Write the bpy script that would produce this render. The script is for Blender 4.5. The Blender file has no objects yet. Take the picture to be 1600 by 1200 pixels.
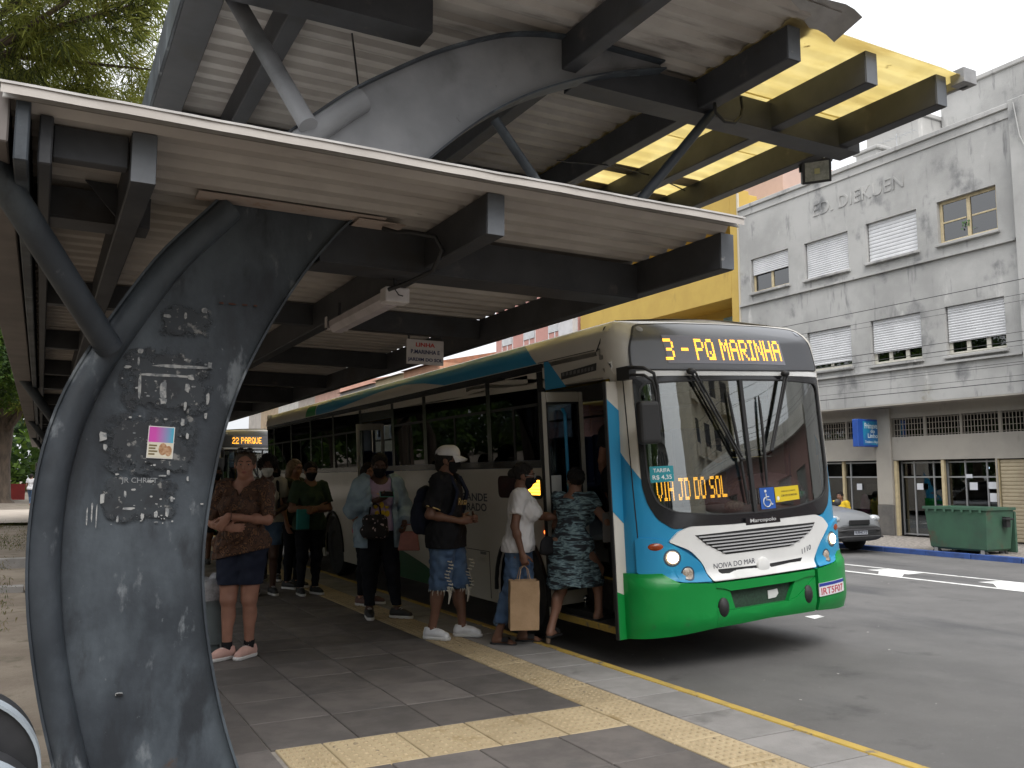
import bpy, bmesh, math, random
import numpy as np
from mathutils import Vector, Matrix, noise as mnoise
rnd = random.Random(7)
R_ = math.radians
SC = bpy.context.scene
COL = SC.collection

# ------------------------------------------------------------------ camera
cd = bpy.data.cameras.new('camera'); cam = bpy.data.objects.new('camera', cd); COL.objects.link(cam)
cd.sensor_width = 36.0; cd.lens = 36.0 * 1366.0 / 1600.0
cd.clip_start = 0.05; cd.clip_end = 2000
cam.location = (0, 0, 1.45)
cam.rotation_euler = (R_(90 + 6.2), 0, R_(-28.2))
SC.camera = cam

# ------------------------------------------------------------------ sky, sun, exposure
world = bpy.data.worlds.new('World'); SC.world = world; world.use_nodes = True
nt = world.node_tree; nt.nodes.clear()
wo = nt.nodes.new('ShaderNodeOutputWorld'); bg = nt.nodes.new('ShaderNodeBackground')
sky = nt.nodes.new('ShaderNodeTexSky'); sky.sky_type = 'NISHITA'; sky.sun_disc = False
SUN_EL, SUN_AZ = R_(52), R_(200)
sky.sun_elevation = SUN_EL; sky.sun_rotation = SUN_AZ
sky.air_density = 1.0; sky.dust_density = 4.0; sky.ozone_density = 1.0
hs = nt.nodes.new('ShaderNodeHueSaturation'); hs.inputs['Saturation'].default_value = 0.22
# a bright even overcast layer over the sky, broken by faint cloud
tc = nt.nodes.new('ShaderNodeTexCoord'); mp = nt.nodes.new('ShaderNodeMapping'); mp.inputs['Scale'].default_value = (1, 1, 2.2)
nz = nt.nodes.new('ShaderNodeTexNoise'); nz.inputs['Scale'].default_value = 2.2; nz.inputs['Detail'].default_value = 5
rp = nt.nodes.new('ShaderNodeValToRGB')
rp.color_ramp.elements[0].position = .3; rp.color_ramp.elements[0].color = (8.6, 8.9, 9.4, 1)
rp.color_ramp.elements[1].position = .7; rp.color_ramp.elements[1].color = (11.5, 11.6, 11.8, 1)
mx = nt.nodes.new('ShaderNodeMix'); mx.data_type = 'RGBA'; mx.inputs[0].default_value = 0.8
L = nt.links.new
L(sky.outputs[0], hs.inputs['Color']); L(tc.outputs['Generated'], mp.inputs[0]); L(mp.outputs[0], nz.inputs[0]); L(nz.outputs[0], rp.inputs[0])
# overcast brightness falls off from zenith to horizon, as the standard overcast sky does
sp = nt.nodes.new('ShaderNodeSeparateXYZ'); cl = nt.nodes.new('ShaderNodeMath'); cl.operation = 'MAXIMUM'; cl.inputs[1].default_value = 0
gr = nt.nodes.new('ShaderNodeMath'); gr.operation = 'MULTIPLY_ADD'; gr.inputs[1].default_value = .86; gr.inputs[2].default_value = .43
vm = nt.nodes.new('ShaderNodeVectorMath'); vm.operation = 'SCALE'
L(tc.outputs['Generated'], sp.inputs[0]); L(sp.outputs['Z'], cl.inputs[0]); L(cl.outputs[0], gr.inputs[0])
L(hs.outputs[0], mx.inputs[6]); L(rp.outputs[0], mx.inputs[7]); L(mx.outputs[2], vm.inputs[0]); L(gr.outputs[0], vm.inputs['Scale']); L(vm.outputs[0], bg.inputs[0]); L(bg.outputs[0], wo.inputs[0])
bg.inputs[1].default_value = 0.15
sd = bpy.data.lights.new('sun', 'SUN'); sun = bpy.data.objects.new('sun', sd); COL.objects.link(sun)
sd.energy = 1.5; sd.angle = R_(40); sd.color = (1, .96, .9)
_sdir = Vector((math.sin(SUN_AZ) * math.cos(SUN_EL), math.cos(SUN_AZ) * math.cos(SUN_EL), math.sin(SUN_EL)))
sun.rotation_euler = (-_sdir).to_track_quat('-Z', 'Y').to_euler()
SC.view_settings.view_transform = 'Standard'; SC.view_settings.look = 'None'
SC.view_settings.exposure = 0.62; SC.view_settings.gamma = 1.0; SC.view_settings.use_curve_mapping = False
try:
    SC.cycles.max_bounces = 10; SC.cycles.transparent_max_bounces = 24; SC.cycles.diffuse_bounces = 3
    SC.cycles.caustics_reflective = False; SC.cycles.caustics_refractive = False
    SC.cycles.use_denoising = True; SC.cycles.sample_clamp_indirect = 6
except Exception: pass

# ------------------------------------------------------------------ naming helpers
def tag(o, label=None, cat=None, group=None, kind=None):
    if label: o['label'] = label
    if cat: o['category'] = cat
    if group: o['group'] = group
    if kind: o['kind'] = kind
    return o
def thing(name, label, cat, loc=(0, 0, 0), rotz=0.0, group=None):
    o = bpy.data.objects.new(name, None); COL.objects.link(o)
    o.location = loc; o.rotation_euler = (0, 0, rotz); o.empty_display_size = .1
    return tag(o, label, cat, group)
def inst(mesh, name, parent=None, loc=(0, 0, 0), rot=(0, 0, 0), scale=(1, 1, 1)):
    o = bpy.data.objects.new(name, mesh); COL.objects.link(o)
    o.location = loc; o.rotation_euler = rot; o.scale = scale
    if parent: o.parent = parent
    return o
def copy_tree(o, parent=None):
    c = o.copy(); COL.objects.link(c); c.parent = parent
    for ch in list(o.children): copy_tree(ch, c)
    return c

# ------------------------------------------------------------------ materials
MATS = {}
def mat(name, col=(.5, .5, .5), rough=.6, col2=None, scale=4.0, detail=6, lo=.35, hi=.65, metal=0.0, spec=.5,
        bump=0.0, bscale=60.0, rv=0.0, dirt=None, coat=0.0, emit=None, alpha=None, stretch=(1, 1, 1), rough2=0.0):
    """Principled material; colour noise between col and col2, optional second stain layer
    dirt=(colour, scale, lo, hi, stretch), per-object brightness variation rv."""
    if name in MATS: return MATS[name]
    m = bpy.data.materials.new(name); m.use_nodes = True; MATS[name] = m
    t = m.node_tree; N = t.nodes; K = t.links.new
    p = N['Principled BSDF']
    p.inputs['Roughness'].default_value = rough; p.inputs['Metallic'].default_value = metal
    p.inputs['Specular IOR Level'].default_value = spec
    if coat: p.inputs['Coat Weight'].default_value = coat; p.inputs['Coat Roughness'].default_value = .08
    c = tuple(col) + (1,)
    p.inputs['Base Color'].default_value = c
    crd = N.new('ShaderNodeTexCoord')
    def noi(sc, det, st=(1, 1, 1)):
        mpn = N.new('ShaderNodeMapping'); mpn.inputs['Scale'].default_value = st
        K(crd.outputs['Object'], mpn.inputs[0])
        n = N.new('ShaderNodeTexNoise'); n.inputs['Scale'].default_value = sc; n.inputs['Detail'].default_value = det
        n.inputs['Roughness'].default_value = .6
        if rv:
            oi0 = N.new('ShaderNodeObjectInfo'); av = N.new('ShaderNodeVectorMath'); av.operation = 'ADD'
            cm = N.new('ShaderNodeMath'); cm.operation = 'MULTIPLY'; cm.inputs[1].default_value = 57.0
            K(oi0.outputs['Random'], cm.inputs[0]); K(mpn.outputs[0], av.inputs[0]); K(cm.outputs[0], av.inputs[1]); K(av.outputs[0], n.inputs['Vector'])
        else: K(mpn.outputs[0], n.inputs['Vector'])
        return n
    def ramp(n, a, b):
        r = N.new('ShaderNodeMapRange'); r.inputs[1].default_value = a; r.inputs[2].default_value = b
        r.interpolation_type = 'SMOOTHSTEP'; K(n.outputs[0], r.inputs[0]); return r
    out = None
    def mix(fac, a, b):
        q = N.new('ShaderNodeMix'); q.data_type = 'RGBA'
        K(fac, q.inputs[0])
        if isinstance(a, tuple): q.inputs[6].default_value = a
        else: K(a, q.inputs[6])
        q.inputs[7].default_value = tuple(b) + (1,)
        return q.outputs[2]
    if col2 is not None:
        r = ramp(noi(scale, detail, stretch), lo, hi); out = mix(r.outputs[0], c, col2)
        if rough2:
            rr = N.new('ShaderNodeMapRange'); rr.inputs[3].default_value = rough; rr.inputs[4].default_value = rough2
            K(r.outputs[0], rr.inputs[0]); K(rr.outputs[0], p.inputs['Roughness'])
    ds = dirt if isinstance(dirt, list) else ([dirt] if dirt else [])
    for d in ds:
        st = d[4] if len(d) > 4 else (1, 1, 1)
        r = ramp(noi(d[1], 8, st), d[2], d[3]); out = mix(r.outputs[0], out if out is not None else c, d[0])
    if rv:
        oi = N.new('ShaderNodeObjectInfo'); mr = N.new('ShaderNodeMapRange')
        mr.inputs[3].default_value = 1 - rv; mr.inputs[4].default_value = 1 + rv
        K(oi.outputs['Random'], mr.inputs[0])
        vm = N.new('ShaderNodeVectorMath'); vm.operation = 'SCALE'
        if out is None: vm.inputs[0].default_value = col
        else: K(out, vm.inputs[0])
        K(mr.outputs[0], vm.inputs['Scale']); out = vm.outputs[0]
    if out is not None: K(out, p.inputs['Base Color'])
    if bump:
        b = N.new('ShaderNodeBump'); b.inputs['Strength'].default_value = min(1, bump); b.inputs['Distance'].default_value = .01 * max(1, bump)
        K(noi(bscale, 5).outputs[0], b.inputs['Height']); K(b.outputs[0], p.inputs['Normal'])
    if emit:
        p.inputs['Emission Color'].default_value = tuple(emit[0]) + (1,); p.inputs['Emission Strength'].default_value = emit[1]
    return m
def glass(name, tint=(1, 1, 1), refl=.06, rough=.0, graze=.75):
    """Thin pane: see-through with a tint, mirror reflection growing at grazing angles."""
    if name in MATS: return MATS[name]
    m = bpy.data.materials.new(name); m.use_nodes = True; MATS[name] = m
    t = m.node_tree; t.nodes.clear(); N = t.nodes; K = t.links.new
    o = N.new('ShaderNodeOutputMaterial'); tr = N.new('ShaderNodeBsdfTransparent'); gl = N.new('ShaderNodeBsdfGlossy')
    tr.inputs[0].default_value = tuple(tint) + (1,); gl.inputs['Roughness'].default_value = rough
    lw = N.new('ShaderNodeLayerWeight'); lw.inputs[0].default_value = .5
    mr = N.new('ShaderNodeMath'); mr.operation = 'POWER'; mr.inputs[1].default_value = 3.5
    ma = N.new('ShaderNodeMath'); ma.operation = 'MULTIPLY_ADD'; ma.inputs[1].default_value = graze; ma.inputs[2].default_value = refl
    s = N.new('ShaderNodeMixShader'); K(lw.outputs['Facing'], mr.inputs[0]); K(mr.outputs[0], ma.inputs[0]); K(ma.outputs[0], s.inputs[0])
    K(tr.outputs[0], s.inputs[1]); K(gl.outputs[0], s.inputs[2]); K(s.outputs[0], o.inputs[0])
    return m

# ------------------------------------------------------------------ mesh building
class MB:
    def __init__(self): self.v = []; self.f = []; self.mi = []; self.cur = 0
    def m(self, i): self.cur = i; return self
    def add(self, vs, fs):
        b = len(self.v); self.v.extend([tuple(map(float, q)) for q in vs])
        for q in fs: self.f.append(tuple(b + k for k in q)); self.mi.append(self.cur)
        return self
    def box(self, x0, x1, y0, y1, z0, z1, M=None):
        vs = [(x, y, z) for z in (z0, z1) for y in (y0, y1) for x in (x0, x1)]
        if M is not None: vs = [M @ Vector(q) for q in vs]
        return self.add(vs, [(0, 2, 3, 1), (4, 5, 7, 6), (0, 1, 5, 4), (2, 6, 7, 3), (0, 4, 6, 2), (1, 3, 7, 5)])
    def beam(self, a, b, w, h, up=(0, 0, 1)):
        """box beam from a to b, w across, h along up"""
        a = Vector(a); b = Vector(b); d = (b - a).normalized(); u = Vector(up); s = d.cross(u).normalized(); u = s.cross(d).normalized()
        vs = []
        for p in (a, b):
            for i, j in ((-1, -1), (1, -1), (1, 1), (-1, 1)): vs.append(p + s * (w / 2 * i) + u * (h / 2 * j))
        return self.add(vs, [(0, 1, 2, 3), (7, 6, 5, 4), (0, 4, 5, 1), (1, 5, 6, 2), (2, 6, 7, 3), (3, 7, 4, 0)])
    def tube(self, pts, r, n=10, caps=True, closed=False):
        pts = [Vector(q) for q in pts]; rs = r if isinstance(r, (list, tuple)) else [r] * len(pts)
        k = len(pts); vs = []; ref = None
        for i, p in enumerate(pts):
            if closed: d = pts[(i + 1) % k] - pts[i - 1]
            else: d = pts[min(i + 1, k - 1)] - pts[max(i - 1, 0)]
            d.normalize()
            if ref is None:
                ref = Vector((0, 0, 1)) if abs(d.z) < .9 else Vector((1, 0, 0))
            s = d.cross(ref).normalized(); u = s.cross(d).normalized(); ref = u
            for j in range(n):
                a = 2 * math.pi * j / n; vs.append(p + (s * math.cos(a) + u * math.sin(a)) * rs[i])
        fs = []
        for i in range(k if closed else k - 1):
            i2 = (i + 1) % k
            for j in range(n): fs.append((i * n + j, i * n + (j + 1) % n, i2 * n + (j + 1) % n, i2 * n + j))
        if caps and not closed: fs.append(tuple(range(n - 1, -1, -1))); fs.append(tuple((k - 1) * n + j for j in range(n)))
        return self.add(vs, fs)
    def lathe(self, prof, n=16, M=None):
        """prof: (radius, height) pairs about z"""
        vs = []; k = len(prof)
        for r, z in prof:
            for j in range(n): a = 2 * math.pi * j / n; vs.append(Vector((r * math.cos(a), r * math.sin(a), z)))
        if M is not None: vs = [M @ q for q in vs]
        fs = [(i * n + j, i * n + (j + 1) % n, (i + 1) * n + (j + 1) % n, (i + 1) * n + j) for i in range(k - 1) for j in range(n)]
        if prof[0][0] > 1e-5: fs.append(tuple(range(n - 1, -1, -1)))
        if prof[-1][0] > 1e-5: fs.append(tuple((k - 1) * n + j for j in range(n)))
        return self.add(vs, fs)
    def prism(self, poly, lo, hi, M=None):
        """polygon in xy extruded lo..hi in z, then M"""
        n = len(poly); vs = [Vector((x, y, lo)) for x, y in poly] + [Vector((x, y, hi)) for x, y in poly]
        if M is not None: vs = [M @ q for q in vs]
        return self.add(vs, [tuple(range(n - 1, -1, -1)), tuple(range(n, 2 * n))] + [(i, (i + 1) % n, n + (i + 1) % n, n + i) for i in range(n)])
    def ball(self, c, r, n=12, k=8, M=None):
        r = r if isinstance(r, (tuple, list)) else (r, r, r); vs = []
        for i in range(k + 1):
            t = math.pi * i / k
            for j in range(n):
                a = 2 * math.pi * j / n
                q = Vector((r[0] * math.sin(t) * math.cos(a), r[1] * math.sin(t) * math.sin(a), r[2] * math.cos(t)))
                if M is not None: q = M @ q
                vs.append(Vector(c) + q)
        fs = [(i * n + j, (i + 1) * n + j, (i + 1) * n + (j + 1) % n, i * n + (j + 1) % n) for i in range(k) for j in range(n)]
        return self.add(vs, fs)
    def grid(self, P):
        """P[i][j] points"""
        a = len(P); b = len(P[0])
        return self.add([q for row in P for q in row], [(i * b + j, (i + 1) * b + j, (i + 1) * b + j + 1, i * b + j + 1) for i in range(a - 1) for j in range(b - 1)])
    def mesh(self, name, mats, smooth=None, merge=False):
        me = bpy.data.meshes.new(name); me.from_pydata(self.v, [], self.f)
        for q in (mats if isinstance(mats, (list, tuple)) else [mats]): me.materials.append(q)
        if any(self.mi): me.polygons.foreach_set('material_index', self.mi)
        bm = bmesh.new(); bm.from_mesh(me)
        if merge: bmesh.ops.remove_doubles(bm, verts=bm.verts, dist=1e-5)
        bmesh.ops.recalc_face_normals(bm, faces=bm.faces); bm.to_mesh(me); bm.free()
        if smooth:
            me.shade_smooth()
            if smooth < 180: me.set_sharp_from_angle(angle=R_(smooth))
        me.update(); return me
    def build(self, name, mats, parent=None, smooth=None, bevel=0, loc=None, rot=None, merge=False, seg=1):
        o = inst(self.mesh(name, mats, smooth, merge), name, parent)
        if loc: o.location = loc
        if rot: o.rotation_euler = rot
        if bevel:
            b = o.modifiers.new('bevel', 'BEVEL'); b.width = bevel; b.segments = seg; b.limit_method = 'ANGLE'; b.angle_limit = R_(35)
        return o
def text_mesh(s, size=1.0, ext=.001, bold=0.0, align='CENTER', font_shear=0.0, space=1.0, line=1.0):
    c = bpy.data.curves.new('lettering', 'FONT'); c.body = s; c.size = size; c.extrude = ext; c.align_x = align; c.align_y = 'CENTER'
    c.offset = bold; c.shear = font_shear; c.space_character = space; c.space_line = line; c.resolution_u = 3
    o = bpy.data.objects.new('lettering', c); COL.objects.link(o)
    dg = bpy.context.evaluated_depsgraph_get()
    me = bpy.data.meshes.new_from_object(o.evaluated_get(dg)); bpy.data.objects.remove(o); bpy.data.curves.remove(c)
    return me
def put_text(name, s, size, material, parent, origin, xdir, updir, width=None, ext=.001, bold=0, mapf=None, shear=0, space=1.0, line=1.0, height=None):
    """flat lettering lying in the plane spanned by xdir/updir at origin; width fits it"""
    me = text_mesh(s, size, ext, bold, 'CENTER', shear, space, line)
    xd = Vector(xdir).normalized(); ud = Vector(updir).normalized(); nd = xd.cross(ud)
    xs = [v.co.x for v in me.vertices]; ys = [v.co.y for v in me.vertices]
    cx = (min(xs) + max(xs)) / 2; cy = (min(ys) + max(ys)) / 2
    k = width / (max(xs) - min(xs)) if width else 1.0
    ky = height / (max(ys) - min(ys)) if height else k
    for v in me.vertices:
        a, b, c = (v.co.x - cx) * k, (v.co.y - cy) * ky, v.co.z
        v.co = mapf(a, b, c) if mapf else Vector(origin) + xd * a + ud * b + nd * c
    me.materials.clear(); me.materials.append(material)
    return inst(me, name, parent)
# ================================================================== GROUND, ROAD, PAVEMENTS
DIRT = mat('dirt_ground', (.135, .108, .084), .95, (.19, .16, .125), 1.3, 8, .35, .65, bump=1.0, bscale=22, dirt=[((.10, .085, .06), 4.0, .52, .7), ((.085, .10, .04), .8, .60, .70)])
ASPH = mat('asphalt', (.098, .095, .093), .88, (.128, .124, .121), 1.1, 9, .3, .7, bump=.7, bscale=260,
           dirt=[((.055, .055, .058), .42, .50, .70, (1, .45, 1)), ((.185, .18, .175), 40, .64, .72), ((.068, .066, .066), 2.0, .58, .74), ((.04, .04, .04), 75, .66, .72)])
PAINTW = mat('white_road_paint', (.66, .66, .64), .7, (.40, .40, .39), 9, 8, .48, .68)
CONC = mat('kerb_concrete', (.225, .215, .208), .9, (.175, .168, .162), 3, 8, bump=.5, bscale=80, rv=.08, dirt=((.12, .115, .11), 2.3, .58, .75))
TILEM = mat('platform_tile', (.112, .100, .094), .72, (.082, .074, .070), 3.2, 8, .35, .65, bump=.35, bscale=150, rv=.2, spec=.25, dirt=[((.075, .07, .068), 2.2, .57, .72), ((.24, .23, .22), 34, .72, .78)], rough2=.9)
TACT = mat('tactile_yellow', (.36, .285, .175), .8, (.30, .235, .14), 4, 8, .35, .7, bump=.4, bscale=120, rv=.08, dirt=[((.24, .175, .085), 3.2, .56, .72), ((.16, .13, .08), 30, .66, .76)])
DOME = mat('tactile_dome_worn', (.27, .21, .125), .8, (.33, .26, .16), 9, 6, rv=.08, dirt=((.13, .105, .07), 14, .58, .68))
KYEL = mat('kerb_yellow_paint', (.42, .285, .055), .75, (.32, .225, .06), 5, 8, .4, .7, dirt=((.16, .135, .10), 9, .54, .66), bump=.4, bscale=70)
MORT = mat('mortar', (.26, .235, .205), .95, (.17, .155, .14), 6, 6)
KBLU = mat('kerb_blue_paint', (.035, .085, .28), .7, (.03, .06, .18), 5, 8)
def zroad(x): return float(np.interp(x, [4.04, 7, 10.5, 16.0], [-.15, -.07, -.05, -.10]))

g = MB(); g.add([(-900, -600, -.24), (900, -600, -.24), (900, 1400, -.24), (-900, 1400, -.24)], [(0, 1, 2, 3)])
tag(g.build('ground', DIRT), kind='structure')
# park ground west of the platform, uneven dirt
P = []; rs = random.Random(3)
for i in range(61):
    x = -60 + i * (60.12 / 60); row = []
    for j in range(90):
        y = -8 + j * 1.6; row.append((x, y, -.03 + .035 * mnoise.noise((x * .7, y * .5, 0)) + .02 * mnoise.noise((x * 3, y * 2, 4)) - (.03 if x > -.9 else 0)))
    P.append(row)
tag(MB().grid(P).build('park_ground', DIRT, smooth=180), kind='structure')
# a pale path crossing the park and a low kerb round a flower bed
pth = MB(); pth.add([(-60, 37, .035), (-.15, 33, .035), (-.15, 47, .035), (-60, 52, .035)], [(0, 1, 2, 3)])
tag(pth.build('park_path', mat('path_gravel', (.36, .31, .26), .95, (.30, .26, .22), 2, 8, bump=.5)), kind='structure')
bk = MB(); bk.box(-9, -.12, 17.4, 17.6, -.1, .10); bk.box(-9, -.12, 13.6, 13.78, -.1, .03)
tag(bk.build('flower_bed_edging', CONC, bevel=.01), 'low grey concrete edging across the bare park ground', 'edging')

rd = MB(); rowsX = [4.04, 5, 6, 7, 8, 9.2, 10.5, 12, 14, 16.0]; ys = [-60, -20, 0, 4, 8, 12, 16, 24, 40, 80, 240]
rd.grid([[(x, y, zroad(x)) for y in ys] for x in rowsX])
tag(rd.build('road', ASPH, smooth=180), kind='structure')
mk = MB()
def road_poly(pts): 
    mk.add([(x, y, zroad(x) + .004) for x, y in pts], [tuple(range(len(pts)))])
road_poly([(11.72, -20), (11.84, -20), (11.84, 120), (11.72, 120)])
road_poly([(12.72, -20), (12.82, -20), (12.82, 120), (12.72, 120)])
for k in range(-3, 24):
    b = 8.9 + k * 1.98
    road_poly([(11.845, b + .40), (11.845, b + .84), (12.28, b + 1.18), (12.28, b + .70)])
    road_poly([(12.281, b + .62), (12.281, b + 1.42), (12.715, b + 1.34), (12.715, b + .68)])
road_poly([(7.5, 7.02), (7.72, 7.08), (7.74, 7.2), (7.54, 7.2)])
tag(mk.build('road_markings', PAINTW), kind='structure')
lt = MB(); rl = random.Random(11)
for k in range(26):
    x, y = rl.uniform(4.3, 11), rl.uniform(2.6, 9); s = rl.uniform(.006, .016); a = rl.uniform(0, 6.3)
    z = zroad(x)
    lt.add([(x + s * math.cos(a + q), y + s * .7 * math.sin(a + q), z + .003 + .003 * (q > 3)) for q in (0, 1.6, 3.1, 4.6)], [(0, 1, 2, 3)])
tag(lt.build('litter_flecks', mat('pale_litter', (.32, .31, .29), .8)), kind='stuff')

# ---- bus platform
pf = tag(bpy.data.objects.new('platform', None), kind='structure'); COL.objects.link(pf)
pb = MB(); pb.box(.12, 3.94, -3, 60, -.16, -.012)
pb.build('platform_bed', MORT, pf)
def tile_mesh(name, w, l, m, domes=0, dh=.006, seed=0):
    b = MB(); c = .004; h = .03
    vs = [(x * w / 2, y * l / 2, -h) for x, y in ((-1, -1), (1, -1), (1, 1), (-1, 1))] + [(x * w / 2, y * l / 2, -c) for x, y in ((-1, -1), (1, -1), (1, 1), (-1, 1))] + \
         [(x * (w / 2 - c), y * (l / 2 - c), 0) for x, y in ((-1, -1), (1, -1), (1, 1), (-1, 1))]
    b.add(vs, [(8, 9, 10, 11)] + [(i, (i + 1) % 4, 4 + (i + 1) % 4, 4 + i) for i in range(4)] + [(4 + i, 4 + (i + 1) % 4, 8 + (i + 1) % 4, 8 + i) for i in range(4)])
    if domes:
        b.m(1); nx = domes; ny = max(1, round(domes * l / w))
        for i in range(nx):
            for j in range(ny):
                x = (i + .5) / nx * (w - .02) - (w - .02) / 2; y = (j + .5) / ny * (l - .02) - (l - .02) / 2
                v = []; 
                for r, z in ((.0165, -.0005), (.0105, dh)):
                    for q in range(6): v.append((x + r * math.cos(q * 1.0472), y + r * math.sin(q * 1.0472), z))
                b.add(v, [(6, 7, 8, 9, 10, 11)] + [(q, (q + 1) % 6, 6 + (q + 1) % 6, 6 + q) for q in range(6)])
    return b.mesh(name, [m, DOME] if domes else m)
J = .009
tm = tile_mesh('paving_tile', .497 - J, .547 - J, TILEM)
rt = random.Random(5); ntile = 0; xs = [.17 + .497 * k for k in range(6)]; far = MB(); hidden = MB()
def put_tile(me, name, x, y, parent=pf, sx=1, sy=1):
    return inst(me, name, parent, (x, y, rt.uniform(-.0016, .0012)), (rt.uniform(-.0025, .0025), rt.uniform(-.0025, .0025), 0), (sx, sy, 1))
for r in range(48):
    y = 4.92 + .547 * (r + .5)
    for i, x in enumerate(xs):
        if i == 0 and r > 3: far.box(x + J / 2, x + .497 - J / 2, y - .27, y + .27, -.02, 0); continue
        if ntile < 212 and not (i == 0 and r > 20): put_tile(tm, 'paving_tile', x + .2485, y); ntile += 1
        else: far.box(x + J / 2, x + .497 - J / 2, y - .27, y + .27, -.02, rt.uniform(-.001, .001))
for r in range(4):
    y = 4.41 - .547 * (r + .5)
    for i, x in enumerate(xs):
        if i < 2 and r > 1: continue
        put_tile(tm, 'paving_tile', x + .2485, y)
for k in range(2): put_tile(tm, 'paving_tile', xs[k] + .2485, 4.665, sy=.51 / .547)
far.box(.13, .165, -2.9, 31, -.02, 0)
far.build('distant_tiles', TILEM, pf)['kind'] = 'stuff'
tt = tile_mesh('tactile_tile', .345, .455 - J, TACT, 6)
for k in range(50):
    put_tile(tt, 'tactile_tile', 3.333, 2.63 + .455 * (k + .5))
ta = tile_mesh('tactile_tile', .425 - J, .505, TACT, 7)
x = 1.185
for k, w in enumerate((.26, .435, .43, .43, .415)):
    put_tile(ta, 'tactile_tile', x + w / 2, 4.665, sx=(w - J) / (.425 - J)); x += w
ks = tile_mesh('kerb_slab', .432, .52 - J, CONC)
for k in range(52): put_tile(ks, 'kerb_slab', 3.732, 2.3 + .526 * (k + .5), sy=1.0)
ky = MB()
kz = []
n = 120
for k in range(n):
    y = 2.0 + k * .25
    kz.append([(3.955 + .006 * mnoise.noise((y * 3, 0, 0)), y, -.008), (3.961 + .006 * mnoise.noise((y * 3, 0, 0)), y, .002), (4.028, y, .002 + .003 * mnoise.noise((y * 2, 5, 0))), (4.042, y, -.012), (4.045 + .006 * mnoise.noise((y * 4, 9, 0)), y, -.16)])
ky.grid(kz).build('kerb_edge', KYEL, pf, smooth=50)
# ---- pavement across the street
SETT = mat('mosaic_pavement', (.30, .27, .24), .9, (.16, .145, .13), 14, 3, .42, .56, bump=.8, bscale=38)
pv = MB(); pv.box(16.12, 21.5, -25, 60, -.2, .0)
tag(pv.build('pavement', SETT), kind='structure')
kb = MB()
for k in range(85): kb.box(16.0, 16.117, -25 + k, -24.012 + k, -.2, .004 + .003 * rt.random())
tag(kb.build('blue_kerb', KBLU, bevel=.012), kind='structure')
# ================================================================== BUS SHELTER
STEEL = mat('shelter_steel', (.027, .033, .041), .45, (.042, .050, .061), 2.2, 9, .35, .7, spec=.35, bump=.6, bscale=5, rough2=.6,
            dirt=[((.018, .021, .026), 1.7, .55, .75), ((.078, .094, .110), 1.6, .44, .66, (1, 1, .6)), ((.024, .028, .034), 3.2, .50, .66, (1.4, 1, .5)), ((.12, .13, .14), 34, .68, .76), ((.15, .165, .18), 6.5, .60, .70, (1, 1, .45)), ((.075, .045, .03), 2.6, .69, .78)])
STEELD = mat('shelter_beam_steel', (.036, .038, .043), .55, (.052, .054, .06), 3, 8, spec=.35, bump=.12, bscale=14, dirt=[((.11, .10, .095), 5, .62, .8), ((.035, .033, .032), 2.2, .55, .7)], rv=.08)
STEELP = mat('shelter_steel_pale', (.20, .205, .218), .5, (.26, .265, .28), 2.2, 8, .35, .7, spec=.35, bump=.15, bscale=12, dirt=[((.095, .098, .104), 1.3, .50, .74), ((.07, .07, .07), 9, .68, .76)])  # paler steel tone for the arch and brace above the lower roof
ROOFTOP = mat('roof_top_white_bounce', (.66, .65, .63), .6, (.56, .55, .53), 2, 6)  # unseen top side, made white to bounce sky light under the upper roof
SHEET = mat('roof_sheet_grey', (.46, .43, .40), .6, (.38, .35, .325), 2.2, 8, .35, .65, rv=.09, dirt=[((.20, .18, .165), 3.0, .58, .74, (.25, 1.5, 1)), ((.10, .09, .085), 13, .70, .76, (.3, 3, 1))])
RUST = mat('rusty_trim', (.40, .33, .29), .8, (.24, .12, .05), 6, 8, .55, .75)
TRIMW = mat('roof_edge_trim', (.52, .505, .49), .5, (.40, .385, .37), 5, 6)
YSH = mat('roof_sheet_yellow', (.80, .72, .46), .55, (.74, .65, .38), 3, 8, rv=.06, dirt=[((.20, .14, .05), 7, .66, .74), ((.62, .52, .28), 2.2, .55, .75, (.3, 2, 1))])
_n = YSH.node_tree; _p = _n.nodes['Principled BSDF']; _o = [q for q in _n.nodes if q.type == 'OUTPUT_MATERIAL'][0]
_t = _n.nodes.new('ShaderNodeBsdfTranslucent'); _t.inputs[0].default_value = (1.0, .74, .22, 1); _mx = _n.nodes.new('ShaderNodeMixShader'); _mx.inputs[0].default_value = .8
if _p.inputs['Base Color'].links: _n.links.new(_p.inputs['Base Color'].links[0].from_socket, _t.inputs[0])
_n.links.new(_p.outputs[0], _mx.inputs[1]); _n.links.new(_t.outputs[0], _mx.inputs[2]); _n.links.new(_mx.outputs[0], _o.inputs[0])

shelter = thing('bus_shelter', 'dark grey steel bus shelter on curved arch posts with two stacked corrugated roofs', 'bus shelter', (0, 0, 0))
PITCH, DEP = .185, .036
def sheet_mesh(name, x0, x1, n, m, nx=2, flip=0, warp=0.0, DEP=DEP):
    prof = []
    for k in range(n):
        for f, h in ((0, 0), (.12, DEP), (.48, DEP), (.62, 0)): prof.append(((k + f) * PITCH, h))
    prof.append((n * PITCH, 0)); prof.append((n * PITCH + .03, DEP * .3))
    b = MB(); th = .004
    for s, dz in ((0, 0), (1, th)):
        b.m(s if isinstance(m, list) else 0)
        b.grid([[(x0 + (x1 - x0) * i / nx, y, z + dz + (warp * max(0, i / nx - .6) * mnoise.noise((i * .9, y * 2, 3)) if warp else 0)) for y, z in prof] for i in range(nx + 1)])
    return b.mesh(name, m, 50)
NS = 5; SL = NS * PITCH
ZL, ZU, Y0 = 2.88, 4.30, 3.67
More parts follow.
